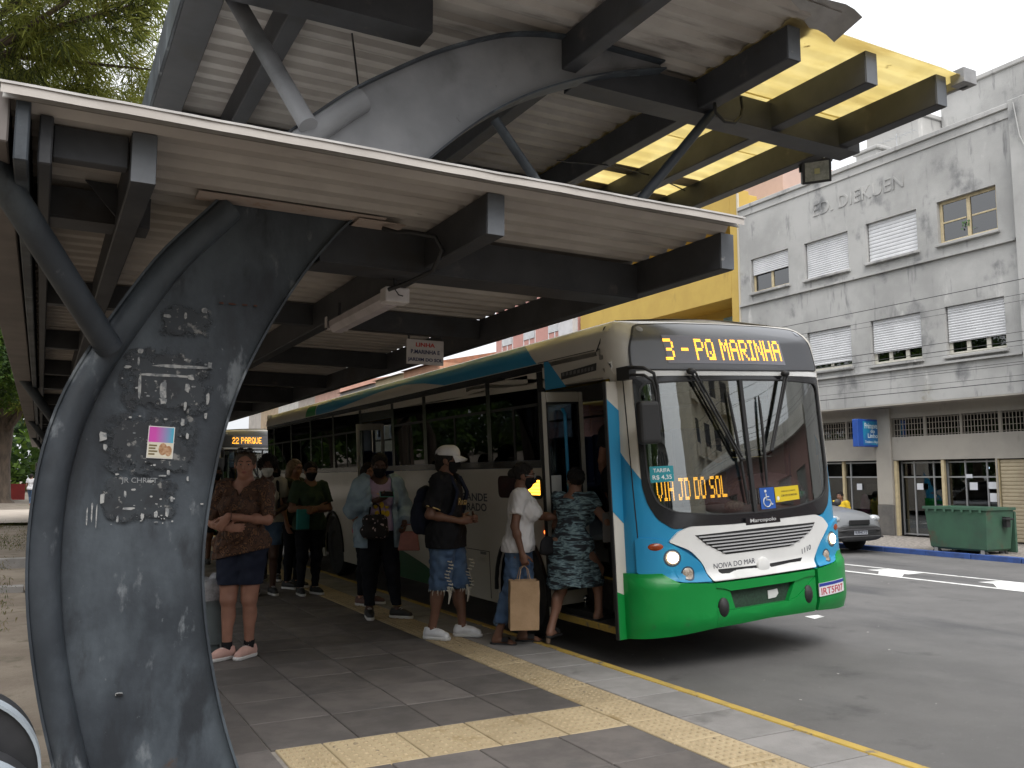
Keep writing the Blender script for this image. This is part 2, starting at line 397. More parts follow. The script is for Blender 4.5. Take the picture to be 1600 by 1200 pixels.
lowm = sheet_mesh('roof_sheet', -.20, 3.45, NS, [SHEET, ROOFTOP])
for k in range(40): inst(lowm, 'roof_sheet', shelter, (0, Y0 + k * SL + .015, ZL + rt.uniform(-.002, .002) + (.002 if k % 2 else 0)))
upm = sheet_mesh('roof_sheet', .55, 4.22, NS, SHEET)
for k in range(40): inst(upm, 'roof_sheet', shelter, (0, 3.55 + k * SL, ZU + .012 + (.002 if k % 2 else 0)))
ym = sheet_mesh('yellow_roof_sheet', 4.0, 5.70, NS, YSH, 14, warp=.05, DEP=.019)
for k in range(40): inst(ym, 'yellow_roof_sheet', shelter, (0, 3.72 + k * SL, ZU + .001 + (.0022 if k % 2 else 0)))
# curled end flap of the upper grey sheets
fl = MB(); fl.grid([[(3.62 + .072 * i, 3.50 + .045 * j, ZU + .05 + .03 * math.sin(i * .9) - .05 * max(0, (i - 6)) * .35 - .012 * j * (1 if i > 6 else 0)) for j in range(6)] for i in range(11)])
fl.build('bent_roof_flap', mat('zinc_flap', (.36, .35, .35), .5, (.26, .255, .25), 5, 6), shelter, smooth=180)
# white edge trim of the lower roof end
tr = MB(); n_ = 60
def ez(x): return .006 * mnoise.noise((x * 1.3, 0, 5)) + .003 * mnoise.noise((x * 5, 3, 0))
tr.grid([[(-.21 + 3.67 * i / n_, Y0 + y_, ZL + DEP + dz + ez(3.67 * i / n_)) for y_, dz in ((-.03, .004), (-.03, .014), (.10, .016), (.10, .008))] for i in range(n_ + 1)])
tr.build('edge_trim', TRIMW, shelter, smooth=30)
tr = MB(); tr.grid([[(-.205 + 3.66 * i / n_, Y0 - .024 + .004 * mnoise.noise((i * .3, 1, 1)), z_ + ez(3.67 * i / n_)) for z_ in (ZL + DEP + .004, ZL + .004)] for i in range(n_ + 1)])
tr.build('end_flashing', SHEET, shelter)
# torn flashing where the post goes through the roof
fsh = MB(); fsh.box(.62, 1.60, 4.44, 4.58, ZL - .012, ZL - .006); fsh.box(1.45, 1.72, 4.46, 4.60, ZL - .03, ZL - .022)
fsh.build('flashing', RUST, shelter)
def purlin(x, y0, y1, ztop, w=.10, h=.215, name='purlin', m=STEELD):
    b = MB(); b.box(x - w / 2, x + w / 2, y0, y1, ztop - h, ztop)
    return b.build(name, m, shelter, bevel=.006)
for x in (.31, 1.945, 3.46): purlin(x, 3.80, 40, ZL - .004)
purlin(3.53, 3.95, 39, ZL + .03, .05, .07, 'gutter')
purlin(-.27, 3.72, 40, ZL + .05, .19, .21, 'eaves_box', mat('eaves_metal', (.17, .15, .14), .6, (.12, .105, .10), 2, 6)); purlin(-.13, 3.70, 40, ZL + .03, .05, .26, 'edge_beam', STEEL); purlin(-.05, 3.78, 40, ZL - .004, .05, .2, 'edge_beam')
for x in (.66, 1.16, 2.88, 4.05, 4.76, 5.48): purlin(x, 3.79 if x > 3 else 3.0, 40, ZU - .004, .11 if x > 1 else .2, .225)
purlin(.555, 2.9, 40, ZU + .05, .02, .28, 'edge_beam', STEEL); purlin(5.69, 3.72, 40, ZU + .04, .035, .10, 'gutter', mat('gutter_metal', (.30, .30, .31), .5, (.2, .2, .2), 4, 6))
eb = MB(); eb.box(5.60, 5.74, 3.69, 3.80, ZU - .06, ZU + .05); eb.build('gutter_end', mat('gutter_metal'), shelter, bevel=.004)
eb = MB(); eb.box(5.535, 5.67, 3.95, 4.05, ZU - .1, ZU - .01); eb.build('gutter_bracket', mat('gutter_metal'), shelter, bevel=.004)
b = MB(); b.box(-.024, .255, 3.86, 3.93, 2.735, 2.872); b.build('end_beam', STEELD, shelter, bevel=.004)
ENDLIT = mat('beam_end_sky_light', (.11, .12, .135), .5, (.085, .093, .105), 5, 6, dirt=((.25, .25, .25), 9, .66, .74))  # purlin ends face the sky; that light is put into these paler plates
for x, z, w, h, y in ((.31, ZL - .004, .10, .215, 3.80), (1.945, ZL - .004, .10, .215, 3.80), (3.46, ZL - .004, .10, .215, 3.80), (4.05, ZU - .004, .11, .225, 3.79), (4.76, ZU - .004, .11, .225, 3.79), (5.48, ZU - .004, .11, .225, 3.79)):
    b = MB(); b.box(x - w / 2 + .003, x + w / 2 - .003, y - .005, y - .0005, z - h + .003, z - .003); b.build('end_light_plate', ENDLIT, shelter)
# cross rafters under both roofs
def rafter(y, x0, x1, z0, z1, d=.27):
    b = MB()
    b.box(x0, x1, y - d / 2, y + d / 2, z0, z0 + .012); b.box(x0, x1, y - .012, y + .012, z0 + .012, z1); b.box(x0, x1, y - d / 2, y - d / 2 + .012, z0 + .013, z1 - .02); b.box(x0, x1, y + d / 2 - .012, y + d / 2, z0 + .013, z1 - .02)
    return b.build('rafter', STEELD, shelter)
ARY = [4.63, 13.65, 22.67, 31.69]
for y in ARY:
    rafter(y + .11, -.10, .42, 2.70, 2.875, .2); rafter(y + .10, 1.28, 3.41, 2.63, 2.875, .25); rafter(y + .12, 3.0, 5.66, 4.05, 4.285, .2); rafter(y, .6, 1.9, 4.06, 4.285, .2)
for k in range(1, 15):
    y = 4.63 + 2.4 * k
    if min(abs(y - a) for a in ARY) < .6: continue
    b = MB(); b.box(-.08, 3.41, y - .05, y + .05, 2.70, 2.872); b.build('cross_beam', STEELD, shelter)
    b = MB(); b.box(.58, 5.66, y - .06, y + .06, 4.09, 4.292); b.build('cross_beam', STEELD, shelter)
# dark lap strips across the yellow sheets
for y in (6.4, 6.9, 8.3): 
    b = MB(); b.box(4.11, 5.42, y - .09, y + .09, ZU - .012, ZU - .004); b.build('lap_strip', mat('dark_lap_strip', (.10, .085, .06), .9, (.22, .17, .09), 6, 6), shelter)

# ---- curved arch post: web plate, flanges and a tube along the back
INNER = [(1.00, -.16), (.93, .0), (.86, .2), (.81, .38), (.745, .70), (.715, .95), (.715, 1.15), (.745, 1.42), (.785, 1.66), (.865, 1.95), (1.01, 2.26), (1.17, 2.54), (1.36, 2.80), (1.58, 3.02), (1.82, 3.23), (2.06, 3.47), (2.33, 3.70), (2.62, 3.88), (3.00, 4.06), (3.32, 4.17), (3.64, 4.26)]
OUTER = [(.22, -.16), (.165, .0), (.115, .2), (.06, .40), (.0, .72), (-.03, .98), (-.032, 1.2), (-.022, 1.42), (.005, 1.60), (.05, 1.79), (.12, 1.96), (.21, 2.13), (.46, 2.56), (.74, 2.87), (.98, 3.20), (1.42, 3.61), (1.95, 3.97), (2.40, 4.19), (2.75, 4.275), (3.2, 4.287), (3.62, 4.288)]
def resample(pts, n):
    p = np.array(pts); d = np.r_[0, np.cumsum(np.hypot(*np.diff(p, axis=0).T))]; t = np.linspace(0, d[-1], n)
    q = np.stack([np.interp(t, d, p[:, 0]), np.interp(t, d, p[:, 1])], 1)
    for _ in range(3): q[1:-1] = (q[:-2] + 2 * q[1:-1] + q[2:]) / 4
    return q
NA = 72
qi, qo = resample(INNER, NA), resample(OUTER, NA)
cut = [k for k in range(NA)]
def arch_meshes():
    wb = MB(); rows = []
    for k in range(NA):
        row = []
        for j in range(17):
            f = j / 16; p = qo[k] * (1 - f) + qi[k] * f
            row.append((p[0], -.04 + (.010 * mnoise.noise((p[0] * 5, p[1] * 1.7, 0)) + .005 * mnoise.noise((p[0] * 9, p[1] * 3.1, 7))) * (min(1, j / 4, (16 - j) / 4)), p[1]))
        rows.append(row)
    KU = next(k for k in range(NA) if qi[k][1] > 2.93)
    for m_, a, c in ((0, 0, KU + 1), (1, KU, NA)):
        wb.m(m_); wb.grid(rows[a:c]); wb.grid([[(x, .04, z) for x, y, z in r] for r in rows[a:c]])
    web = wb.mesh('web_plate', [STEEL, STEELP], 60)
    def flange(q, s, d0, d1, t):
        b = MB(); a = []; 
        for k in range(NA):
            d = q[min(k + 1, NA - 1)] - q[max(k - 1, 0)]; d = d / np.hypot(*d); nrm = np.array([d[1], -d[0]]) * s
            p = q[k]; p2 = q[k] + nrm * t
            a.append([(p[0], d0, p[1]), (p[0], d1, p[1]), (p2[0], d1, p2[1]), (p2[0], d0, p2[1]), (p[0], d0, p[1])])
        return b.grid(a)
    fi = flange(qi, 1, -.085, .085, .012).mesh('inner_flange', STEEL, 40)
    fo = flange(qo, -1, -.10, .10, .012).mesh('outer_flange', STEEL, 40)
    tb = MB(); n1 = next(k for k in range(NA) if qo[k][1] > 2.95); n2 = next(k for k in range(NA) if qo[k][1] > 3.02); n3 = next(k for k in range(NA) if qo[k][1] > 3.66)
    cen = qo + (qi - qo) / np.hypot(*(qi - qo).T)[:, None] * .062
    tb.tube([(c[0], -.055, c[1]) for c in cen[:n1]], .072, 12)
    t1 = tb.mesh('back_tube', STEEL, 60)
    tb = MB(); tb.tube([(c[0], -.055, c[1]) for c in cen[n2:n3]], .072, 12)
    t2 = tb.mesh('back_tube', STEELP, 60)
    return web, fi, fo, t1, t2
AM = arch_meshes(); arches = []
for y in ARY:
    ar = inst(AM[0], 'arch_post', shelter, (0, y, 0)); arches.append(ar)
    for me, nm in zip(AM[1:], ('inner_flange', 'outer_flange', 'back_tube', 'back_tube')): inst(me, nm, ar)
# tube braces
def brace(a, b, r, y, m=None):
    k = MB(); k.tube([a, b], r, 14)
    d = (Vector(b) - Vector(a)).normalized()
    k.tube([Vector(b) - d * .03, Vector(b) + d * .003], r * 1.03, 14)
    o = k.build('brace_tube', m or STEEL, shelter, smooth=50); o.location.y = y - ARY[0]; return o
for y in ARY:
    brace((-.27, 3.98, 2.76), (.255, 4.52, 2.07), .062, y)
    brace((.84, 4.95, 4.2), (1.165, 4.48, 3.33), .052, y, STEELP)
    brace((2.36, 4.63, 3.66), (3.0, 4.63, 2.92), .03, y)
    brace((4.11, 4.63, 4.06), (3.12, 4.63, 2.92), .034, y)
    b = MB(); b.prism([(.14, 0), (.0, .16), (.14, .16)], -.006, .006, Matrix.Translation((.115, y - .1, 2.71)) @ Matrix.Rotation(R_(90), 4, 'X')); b.build('gusset', STEELD, shelter)
# thin drop rod, loose cables
rod = MB(); rod.tube([(1.62, 5.2, 4.3), (1.66, 5.1, 3.75)], .006, 6); rod.build('drop_rod', STEELD, shelter)
CAB = mat('black_cable', (.012, .012, .013), .6)
for pts_, r_c, lab in (([(4.02, 4.5, 4.06), (4.0, 4.47, 3.98), (4.06, 4.45, 3.92), (4.16, 4.46, 3.93), (4.24, 4.48, 4.0), (4.28, 4.5, 4.08), (4.27, 4.5, 4.16)], .012, 'thick black cable hanging in a loop round the upper cross rafter'),
        ([(1.60, 4.50, 2.83), (1.66, 4.44, 2.80), (1.72, 4.4, 2.80), (1.84, 4.32, 2.77), (1.88, 4.32, 2.70), (1.86, 4.40, 2.60), (1.80, 4.62, 2.57), (1.72, 4.72, 2.54)], .013, 'black cable running from the torn flashing to the tube light'),
        ([(3.4, 5.6, 3.9), (4.1, 5.9, 4.08), (4.8, 6.2, 4.2), (5.4, 6.5, 4.25)], .006, 'thin black cable slung below the yellow roof panels')):
    cb = MB(); cb.tube(pts_, r_c, 8); tag(cb.build('cable', CAB, smooth=60), lab, 'cable')

# ---- what is stuck or scratched on the near post: residues of old posters
ar0 = arches[0]; rp_ = random.Random(21)
PAPER = mat('torn_paper_residue', (.36, .36, .355), .9, (.17, .18, .19), 30, 6, .45, .6)
DARKP = mat('old_poster_paste', (.017, .020, .025), .6, (.027, .033, .040), 7, 9, .44, .56, dirt=[((.21, .207, .20), 34, .60, .68), ((.20, .197, .19), 8.5, .63, .69)])
_n = DARKP.node_tree; _p = _n.nodes['Principled BSDF']; _k = _n.links.new; _c = _n.nodes.new('ShaderNodeTexCoord'); _v = _n.nodes.new('ShaderNodeVectorMath'); _v.operation = 'SUBTRACT'; _v.inputs[1].default_value = (.5, .5, .5)
_l = _n.nodes.new('ShaderNodeVectorMath'); _l.operation = 'LENGTH'; _z = _n.nodes.new('ShaderNodeTexNoise'); _z.inputs['Scale'].default_value = 9; _z.inputs['Detail'].default_value = 8; _z.inputs['Roughness'].default_value = .68
_a = _n.nodes.new('ShaderNodeMath'); _a.operation = 'ADD'; _r = _n.nodes.new('ShaderNodeMapRange'); _r.inputs[1].default_value = .97; _r.inputs[2].default_value = .86; _r.inputs[3].default_value = 0; _r.inputs[4].default_value = .95
_k(_c.outputs['Generated'], _v.inputs[0]); _f = _n.nodes.new('ShaderNodeVectorMath'); _f.operation = 'MULTIPLY'; _f.inputs[1].default_value = (1, 0, 1); _k(_v.outputs[0], _f.inputs[0]); _ab = _n.nodes.new('ShaderNodeVectorMath'); _ab.operation = 'ABSOLUTE'; _k(_f.outputs[0], _ab.inputs[0]); _sx = _n.nodes.new('ShaderNodeSeparateXYZ'); _k(_ab.outputs[0], _sx.inputs[0]); _mm = _n.nodes.new('ShaderNodeMath'); _mm.operation = 'MAXIMUM'; _k(_sx.outputs['X'], _mm.inputs[0]); _k(_sx.outputs['Z'], _mm.inputs[1]); _k(_c.outputs['Object'], _z.inputs['Vector']); _k(_mm.outputs[0], _a.inputs[0]); _k(_z.outputs[0], _a.inputs[1]); _k(_a.outputs[0], _r.inputs[0]); _k(_r.outputs[0], _p.inputs['Alpha'])
def scrap(x, z, w, h, m=PAPER, name='paper_scrap', n=9, y=-.0535, jag=.45):
    pts = []
    for k in range(n):
        a = 2 * math.pi * k / n
        pts.append((x + w / 2 * math.copysign(abs(math.cos(a)) ** .6, math.cos(a)) * rp_.uniform(1 - jag, 1), z + h / 2 * math.copysign(abs(math.sin(a)) ** .6, math.sin(a)) * rp_.uniform(1 - jag, 1)))
    b = MB(); b.add([(px, y, pz) for px, pz in pts] + [(px, y + .002, pz) for px, pz in pts], [tuple(range(n))] + [(i, (i + 1) % n, n + (i + 1) % n, n + i) for i in range(n)])
    return b.build(name, m, ar0)
# dark cleared rectangles left by posters (thin paste film), then white scraps
for x, z, w, h in ((.60, 2.23, .30, .18), (.53, 1.93, .46, .36), (.47, 1.62, .46, .34), (.43, 1.36, .36, .24)):
    scrap(x, z, w, h, DARKP, 'paste_film', 40, -.0515, .06)
for x, z, w, h in ((.595, 2.005, .25, .018), (.725, 2.02, .022, .035), (.515, 1.957, .22, .012), (.402, 1.90, .012, .12), (.635, 1.955, .035, .03), (.51, 1.885, .035, .085), (.512, 1.83, .03, .03), (.622, 1.90, .024, .04),
                   (.614, 1.81, .014, .05), (.606, 1.73, .016, .04), (.72, 1.85, .018, .06), (.713, 1.765, .016, .035), (.25, 1.65, .035, .045), (.262, 1.60, .018, .03), (.69, 2.297, .03, .026), (.515, 2.255, .035, .018),
                   (.60, 2.262, .012, .03), (.40, 2.07, .025, .02), (.392, 2.02, .012, .04), (.345, 1.99, .03, .014), (.55, 1.48, .015, .03), (.47, 1.44, .03, .012), (.52, 1.465, .04, .008), (.22, 1.30, .008, .09), (.24, 1.28, .006, .11), (.20, 1.27, .006, .08), (.262, 1.36, .02, .05),
                   (.38, 1.31, .05, .012), (.50, 1.28, .02, .03), (.55, 1.29, .018, .04), (.36, 1.38, .012, .03), (.17, 1.77, .012, .015), (.44, 1.27, .014, .03), (.33, 1.26, .01, .03), (.57, 1.35, .014, .03), (.63, 1.66, .012, .03), (.64, 1.45, .01, .025)):
    scrap(x, z, w * 1.25, h * 1.25)
for k in range(60):
    x, z = rp_.gauss(.49, .11), rp_.uniform(1.22, 2.05); q_ = rp_.uniform(.004, .013); scrap(x, z, q_ * rp_.uniform(.8, 2.2), q_, n=6) if .27 < x < .74 else None
RUSTM = mat('rust_streak', (.10, .035, .02), .9, (.06, .03, .025), 12, 5)
for x, w in ((.82, .05), (.885, .04), (.94, .02), (.77, .03)): scrap(x, 2.345, w, .012, RUSTM, 'rust_streak')
scrap(.375, .45, .036, .012, mat('slot_dark', (.01, .01, .011), .9), 'bolt_slot', 8); scrap(.375, .453, .046, .02, PAPER, 'slot_scratch', 8, -.0520)
put_text('scratched_lettering', 'JR CHRIST', .03, mat('scratch_grey', (.26, .27, .28), .8), ar0, (.42, -.0545, 1.44), (1, 0, -.02), (0, 0, 1), width=.16, ext=.0008)
# small printed leaflet pasted on the post
pm = bpy.data.materials.new('leaflet_print'); pm.use_nodes = True; _N = pm.node_tree.nodes; _K = pm.node_tree.links.new; _b = _N['Principled BSDF']; _b.inputs['Roughness'].default_value = .5
_tc = _N.new('ShaderNodeTexCoord'); _sx = _N.new('ShaderNodeSeparateXYZ'); _K(_tc.outputs['Generated'], _sx.inputs[0])
_r = _N.new('ShaderNodeValToRGB'); _K(_sx.outputs['X'], _r.inputs[0]); _r.color_ramp.elements[0].color = (.55, .06, .38, 1); _r.color_ramp.elements[1].color = (.03, .36, .50, 1)
_r.color_ramp.elements[0].position = .25
_g = _N.new('ShaderNodeMath'); _g.operation = 'GREATER_THAN'; _g.inputs[1].default_value = .5; _K(_sx.outputs['Z'], _g.inputs[0])
_m = _N.new('ShaderNodeMix'); _m.data_type = 'RGBA'; _K(_g.outputs[0], _m.inputs[0]); _m.inputs[6].default_value = (.62, .58, .47, 1); _K(_r.outputs[0], _m.inputs[7]); _K(_m.outputs[2], _b.inputs['Base Color'])
lf = thing('leaflet', 'small pink and blue printed leaflet pasted on the near arch post', 'leaflet', (.508, 4.574, 1.627), 0)
lf.rotation_euler = (0, R_(2.5), 0)
b = MB(); b.box(-.060, .060, -.0015, .0, -.078, .078); b.build('paper_border', mat('leaflet_white', (.66, .64, .62), .6), lf)
b = MB(); b.box(-.056, .056, -.003, -.0016, -.074, .074); b.build('print', pm, lf)
BRN = mat('leaflet_brown', (.30, .14, .06), .6, (.5, .33, .2), 60, 4)
b = MB(); b.ball((.012, -.0032, -.032), (.020, .0006, .030), 10, 6); b.ball((.038, -.0033, -.040), (.016, .0006, .026), 10, 6); b.build('picture', BRN, lf)
b = MB()
for k in range(4): b.box(-.052, -.052 + (.036, .03, .04, .028)[k], -.0036, -.0031, -.020 - k * .014, -.012 - k * .014)
b.build('text_lines', mat('leaflet_ink', (.16, .12, .05), .7), lf)

# ---- fluorescent fitting under the middle purlin
WPL = mat('white_fitting', (.58, .55, .55), .5, (.48, .45, .45), 6, 6)
fx = thing('tube_light', 'unlit white tube light fitting hanging under the middle roof beam', 'tube light', (1.80, 4.78, 2.53))
b = MB(); b.box(-.075, .075, 0, .10, -.045, .045); b.build('end_box', WPL, fx, bevel=.006)
b = MB(); b.box(-.06, .06, .10, 1.22, -.012, .03); b.add([(-.06, .1, -.012), (-.03, .1, -.05), (.03, .1, -.05), (.06, .1, -.012), (-.06, 1.2, -.012), (-.03, 1.2, -.05), (.03, 1.2, -.05), (.06, 1.2, -.012)], [(0, 4, 5, 1), (1, 5, 6, 2), (2, 6, 7, 3), (0, 1, 2, 3), (7, 6, 5, 4)]); b.build('diffuser', mat('dull_diffuser', (.46, .42, .44), .45, (.36, .33, .34), 5, 6), fx)
b = MB(); b.box(-.08, .08, 1.2, 1.24, -.03, -.02); b.box(-.08, -.072, 1.2, 1.24, -.03, .06); b.box(.06, .066, 1.2, 1.24, -.03, .02); b.build('end_bracket', WPL, fx)
for y in (.05, 1.15): b = MB(); b.box(-.01, .01, y, y + .03, .03, .16); b.build('hanger', STEELD, fx)
b = MB(); b.tube([(-.02, .02, .1), (-.03, -.02, .03), (-.01, -.04, -.01), (.02, -.03, -.012)], .004, 6); b.build('flex', CAB, fx, smooth=60)

# ---- hanging line sign
sg = thing('line_sign', 'white hanging sign reading LINHA P.MARINHA E JARDIM DO SOL under the roof', 'sign', (2.895, 7.0, 2.545), 0)
b = MB(); b.box(-.173, .173, -.006, .006, -.108, .108); b.build('panel', mat('sign_white', (.60, .57, .56), .45, (.50, .47, .46), 5, 6), sg, bevel=.002)
SRED = mat('sign_red', (.50, .04, .03), .5); SBLU = mat('sign_navy', (.03, .035, .10), .5)
for s, z, w, m_, h in (('LINHA', .064, .18, SRED, .036), ('P.MARINHA E', .002, .27, SBLU, .036), ('JARDIM DO SOL', -.07, .325, SBLU, .038)):
    put_text('lettering', s, .05, m_, sg, (0, -.0072, z), (1, 0, 0), (0, 0, 1), width=w, bold=.0015, height=h)
b = MB(); b.box(-.16, -.145, -.004, .004, .108, .15); b.box(.145, .16, -.004, .004, .108, .15); b.build('bracket', STEELD, sg)

# ---- floodlight on the outer beam
fd = thing('floodlight', 'black square floodlight hung below the outer edge of the upper roof', 'floodlight', (5.60, 5.05, 4.02))
fd.rotation_euler = (R_(24), R_(-6), R_(-34))
b = MB(); b.box(-.12, .12, -.03, .03, -.10, .10); b.box(-.10, .10, .03, .07, -.07, .07)
for k in range(6): b.box(-.09 + k * .033, -.08 + k * .033, .07, .095, -.065, .065)
b.build('housing', mat('black_housing', (.02, .02, .022), .5), fd, bevel=.008)
b = MB(); b.box(-.098, .098, -.034, -.031, -.078, .078); b.build('lens', mat('lamp_lens', (.34, .35, .30), .25, (.22, .23, .19), 16, 3), fd)
b = MB(); b.box(-.022, .022, -.037, -.0345, -.022, .022); b.build('led_chip', mat('led_chip', (.48, .46, .22), .5), fd)
b = MB(); b.tube([(-.125, .02, 0), (-.13, .02, .13), (.13, .02, .13), (.125, .02, 0)], .009, 6); b.build('yoke', mat('black_housing'), fd)
b = MB(); b.tube([(.10, .07, .03), (.15, .06, .06), (.16, .04, .16), (.10, .06, .24)], .006, 6); b.build('lead', CAB, fd)

# ---- bin behind the post
bn = thing('litter_bin', 'grey plastic litter bin with clear bag over its rim beside the arch post', 'bin', (1.23, 7.75, 0), R_(12))
BING = mat('bin_grey', (.15, .18, .19), .5, (.12, .145, .15), 5, 6)
b = MB()
def rrect(w, d, r, n=4):
    o = []
    for cx, cy, a0 in ((w / 2 - r, d / 2 - r, 0), (-w / 2 + r, d / 2 - r, 90), (-w / 2 + r, -d / 2 + r, 180), (w / 2 - r, -d / 2 + r, 270)):
        for k in range(n + 1): a = R_(a0 + 90 * k / n); o.append((cx + r * math.cos(a), cy + r * math.sin(a)))
    return o
rings = [[(x, y, z) for x, y in rrect(w, d, .05)] for w, d, z in ((.26, .24, 0), (.30, .28, .30), (.305, .285, .302), (.34, .32, .50), (.36, .34, .505), (.36, .34, .555), (.33, .31, .555), (.31, .29, .10))]
rings = [r + [r[0]] for r in rings]; b.grid(rings); b.build('body', BING, bn, smooth=40)
b = MB(); rr = random.Random(4); rg = []
for w, z in ((.375, .46), (.385, .53), (.375, .60), (.34, .63), (.29, .60), (.25, .48)):
    r = [(x * (1 + .05 * rr.uniform(-1, 1)), y * (1 + .05 * rr.uniform(-1, 1)), z + rr.uniform(-.02, .03)) for x, y in rrect(w, w * .95, .06, 5)]; rg.append(r + [r[0]])
b.grid(rg); b.build('bag', mat('clear_bag', (.38, .38, .40), .25, (.22, .22, .23), 14, 6, bump=.8, bscale=30), bn, smooth=180)

# ---- curved steel hoops, bottom left (cycle rack)
rk = thing('cycle_rack', 'row of thick black hoops with pale edges at the platform end', 'rack', (-.14, 2.5, .03))
RK1 = mat('rack_black', (.018, .019, .021), .45, (.03, .03, .033), 6, 5); RK2 = mat('rack_pale_edge', (.30, .34, .37), .5, (.24, .27, .30), 6, 5)
for k, (dx, dy, h) in enumerate(((-.02, 0, .93), (.0, -.17, .83), (.0, -.34, .76))):
    for m_, r0, r1, y0, y1, nm in ((RK1, .12, .19, -.07, .07, 'hoop'), (RK2, .1905, .197, -.085, -.03, 'pale_edge')):
        b = MB(); gr = []
        for j in range(33):
            a = math.pi * j / 32; c, s = math.cos(a), math.sin(a)
            gr.append([(dx + r0 * c, dy + y0, h - .20 + r0 * s), (dx + r1 * c, dy + y0, h - .20 + r1 * s), (dx + r1 * c, dy + y1, h - .20 + r1 * s), (dx + r0 * c, dy + y1, h - .20 + r0 * s), (dx + r0 * c, dy + y0, h - .20 + r0 * s)])
        b.grid(gr); 
        if nm == 'hoop':
            for sx in (-1, 1): b.box(dx + sx * .155 - .035, dx + sx * .155 + .035, dy - .07, dy + .07, -.03, h - .20)
        b.build(nm, m_, rk, smooth=40)
# ================================================================== BUS
BL = 13.45
def _plan():
    D=0.42;n=2.7
    th=np.linspace(0,1,400)
    t=1-(1-th)**2.2
    y=D*(1-(1-t**n)**(1/n))
    x=1.2*t
    X=np.concatenate([x,[1.2]]);Y=np.concatenate([y,[BL]])
    s=np.concatenate([[0],np.cumsum(np.hypot(np.diff(X),np.diff(Y)))])
    return s,X,Y
PS,PX,PY=_plan()
ZK=np.array([-0.2,0.0,0.10,0.42,0.47,0.9,1.0,2.10,2.2,2.5,2.65,3.0])
YK=np.array([ 0.10,0.05,0.00,0.0,0.05,0.06,0.07,0.14,0.15,0.22,0.30,0.5])
def bf(s,z,off=0.0):
    a=abs(s);sg=1 if s>=0 else -1
    x=np.interp(a,PS,PX);y=np.interp(a,PS,PY)
    e=0.004
    x2=np.interp(a+e,PS,PX);y2=np.interp(a+e,PS,PY);x1=np.interp(max(a-e,0),PS,PX);y1=np.interp(max(a-e,0),PS,PY)
    tx,ty=x2-x1,y2-y1;l=np.hypot(tx,ty);nx,ny=ty/l,-tx/l
    inset=0.0;zz=z
    R=0.24;Z0=2.44
    nz=0.
    if z>Z0:
        ph=min((z-Z0)/R,1.5708)
        inset=R*(1-np.cos(ph));zz=Z0+R*np.sin(ph);nz=np.sin(ph)
    y0=np.interp(z,ZK,YK)*max(0,1-y/0.9)
    h=np.sqrt(max(0,1-nz*nz))
    x=x-nx*inset+nx*h*off;y=y+y0-ny*inset+ny*h*off
    return np.array([1.2+sg*x,y,zz+nz*off])
S_END = float(PS[-2])
def sy(y): return -(S_END + y - 0.42)            # kerb side: distance back -> s
CREAM = mat('bus_cream', (.60, .57, .51), .32, (.55, .52, .46), 1.6, 7, coat=.25, dirt=[((.36, .33, .28), 3.5, .62, .8, (1, .3, 1))])
WHITE = mat('bus_white', (.70, .70, .69), .3, (.64, .64, .63), 2.5, 6, coat=.3)
BLUE = mat('bus_blue', (.018, .23, .44), .35, (.024, .25, .45), 2, 5, coat=.15, spec=.3)
GREEN = mat('bus_green', (.004, .215, .040), .36, (.006, .23, .045), 3, 6, coat=.1, spec=.3, dirt=((.03, .15, .05), 5, .62, .78))
GREEND = mat('bus_dark_green', (.02, .10, .05), .4)
BLACKG = mat('bus_black_gloss', (.012, .012, .014), .22, coat=.2)
BLACKR = mat('bus_black_rubber', (.016, .016, .017), .6)
CHAR = mat('sign_board_grey', (.07, .073, .082), .35, coat=.2)
LEDB = mat('led_board', (.21, .21, .245), .5, (.18, .18, .21), 200, 2)
LEDD = mat('led_board_dark', (.02, .016, .012), .5)
LEDM = mat('led_amber', (.8, .35, .02), .5, emit=((1.0, .42, .03), 2.6))
CHROME = mat('chrome', (.75, .75, .75), .15, metal=1.0)
GREY = mat('bus_interior_grey', (.20, .20, .205), .6, (.17, .17, .175), 4, 4)
DGREY = mat('bus_interior_dark', (.05, .05, .055), .6)
WSG = glass('windscreen_glass', (.72, .77, .76), .21)
SDG = glass('tinted_side_glass', (.16, .17, .18), .03, 0, .28); SDR = glass('tinted_street_glass', (.30, .33, .36), .06)
DRG = glass('door_glass', (.42, .46, .48), .07)

def arc_poly(pts, r, n=4):
    """round the corners of a 2-D polygon; r a number or per-corner list"""
    out = []; k = len(pts); rr = r if isinstance(r, (list, tuple)) else [r] * k
    for i in range(k):
        p = np.array(pts[i]); a = np.array(pts[i - 1]) - p; b = np.array(pts[(i + 1) % k]) - p
        la, lb = np.hypot(*a), np.hypot(*b); d = min(rr[i], la * .49, lb * .49)
        if d < 1e-5: out.append(tuple(p)); continue
        p0 = p + a / la * d; p1 = p + b / lb * d
        for j in range(n + 1):
            t = j / n; out.append(tuple((1 - t) ** 2 * p0 + 2 * t * (1 - t) * p + t * t * p1))
    return out
def mapmesh(bm, name, m, parent, off, thick, mapf, smooth=40):
    bmesh.ops.remove_doubles(bm, verts=bm.verts, dist=1e-6)
    bm.verts.index_update(); n = len(bm.verts)
    top = [tuple(mapf(v.co.x, v.co.y, off)) for v in bm.verts]; bot = [tuple(mapf(v.co.x, v.co.y, off - thick)) for v in bm.verts]
    f = [tuple(v.index for v in q.verts) for q in bm.faces]
    fs = list(f) + [tuple(n + i for i in reversed(q)) for q in f]
    for e in bm.edges:
        if len(e.link_faces) == 1:
            a, b = e.verts[0].index, e.verts[1].index; fs.append((a, b, n + b, n + a))
    b2 = MB(); b2.add(top + bot, fs); bm.free()
    return b2.build(name, m, parent, smooth=smooth)
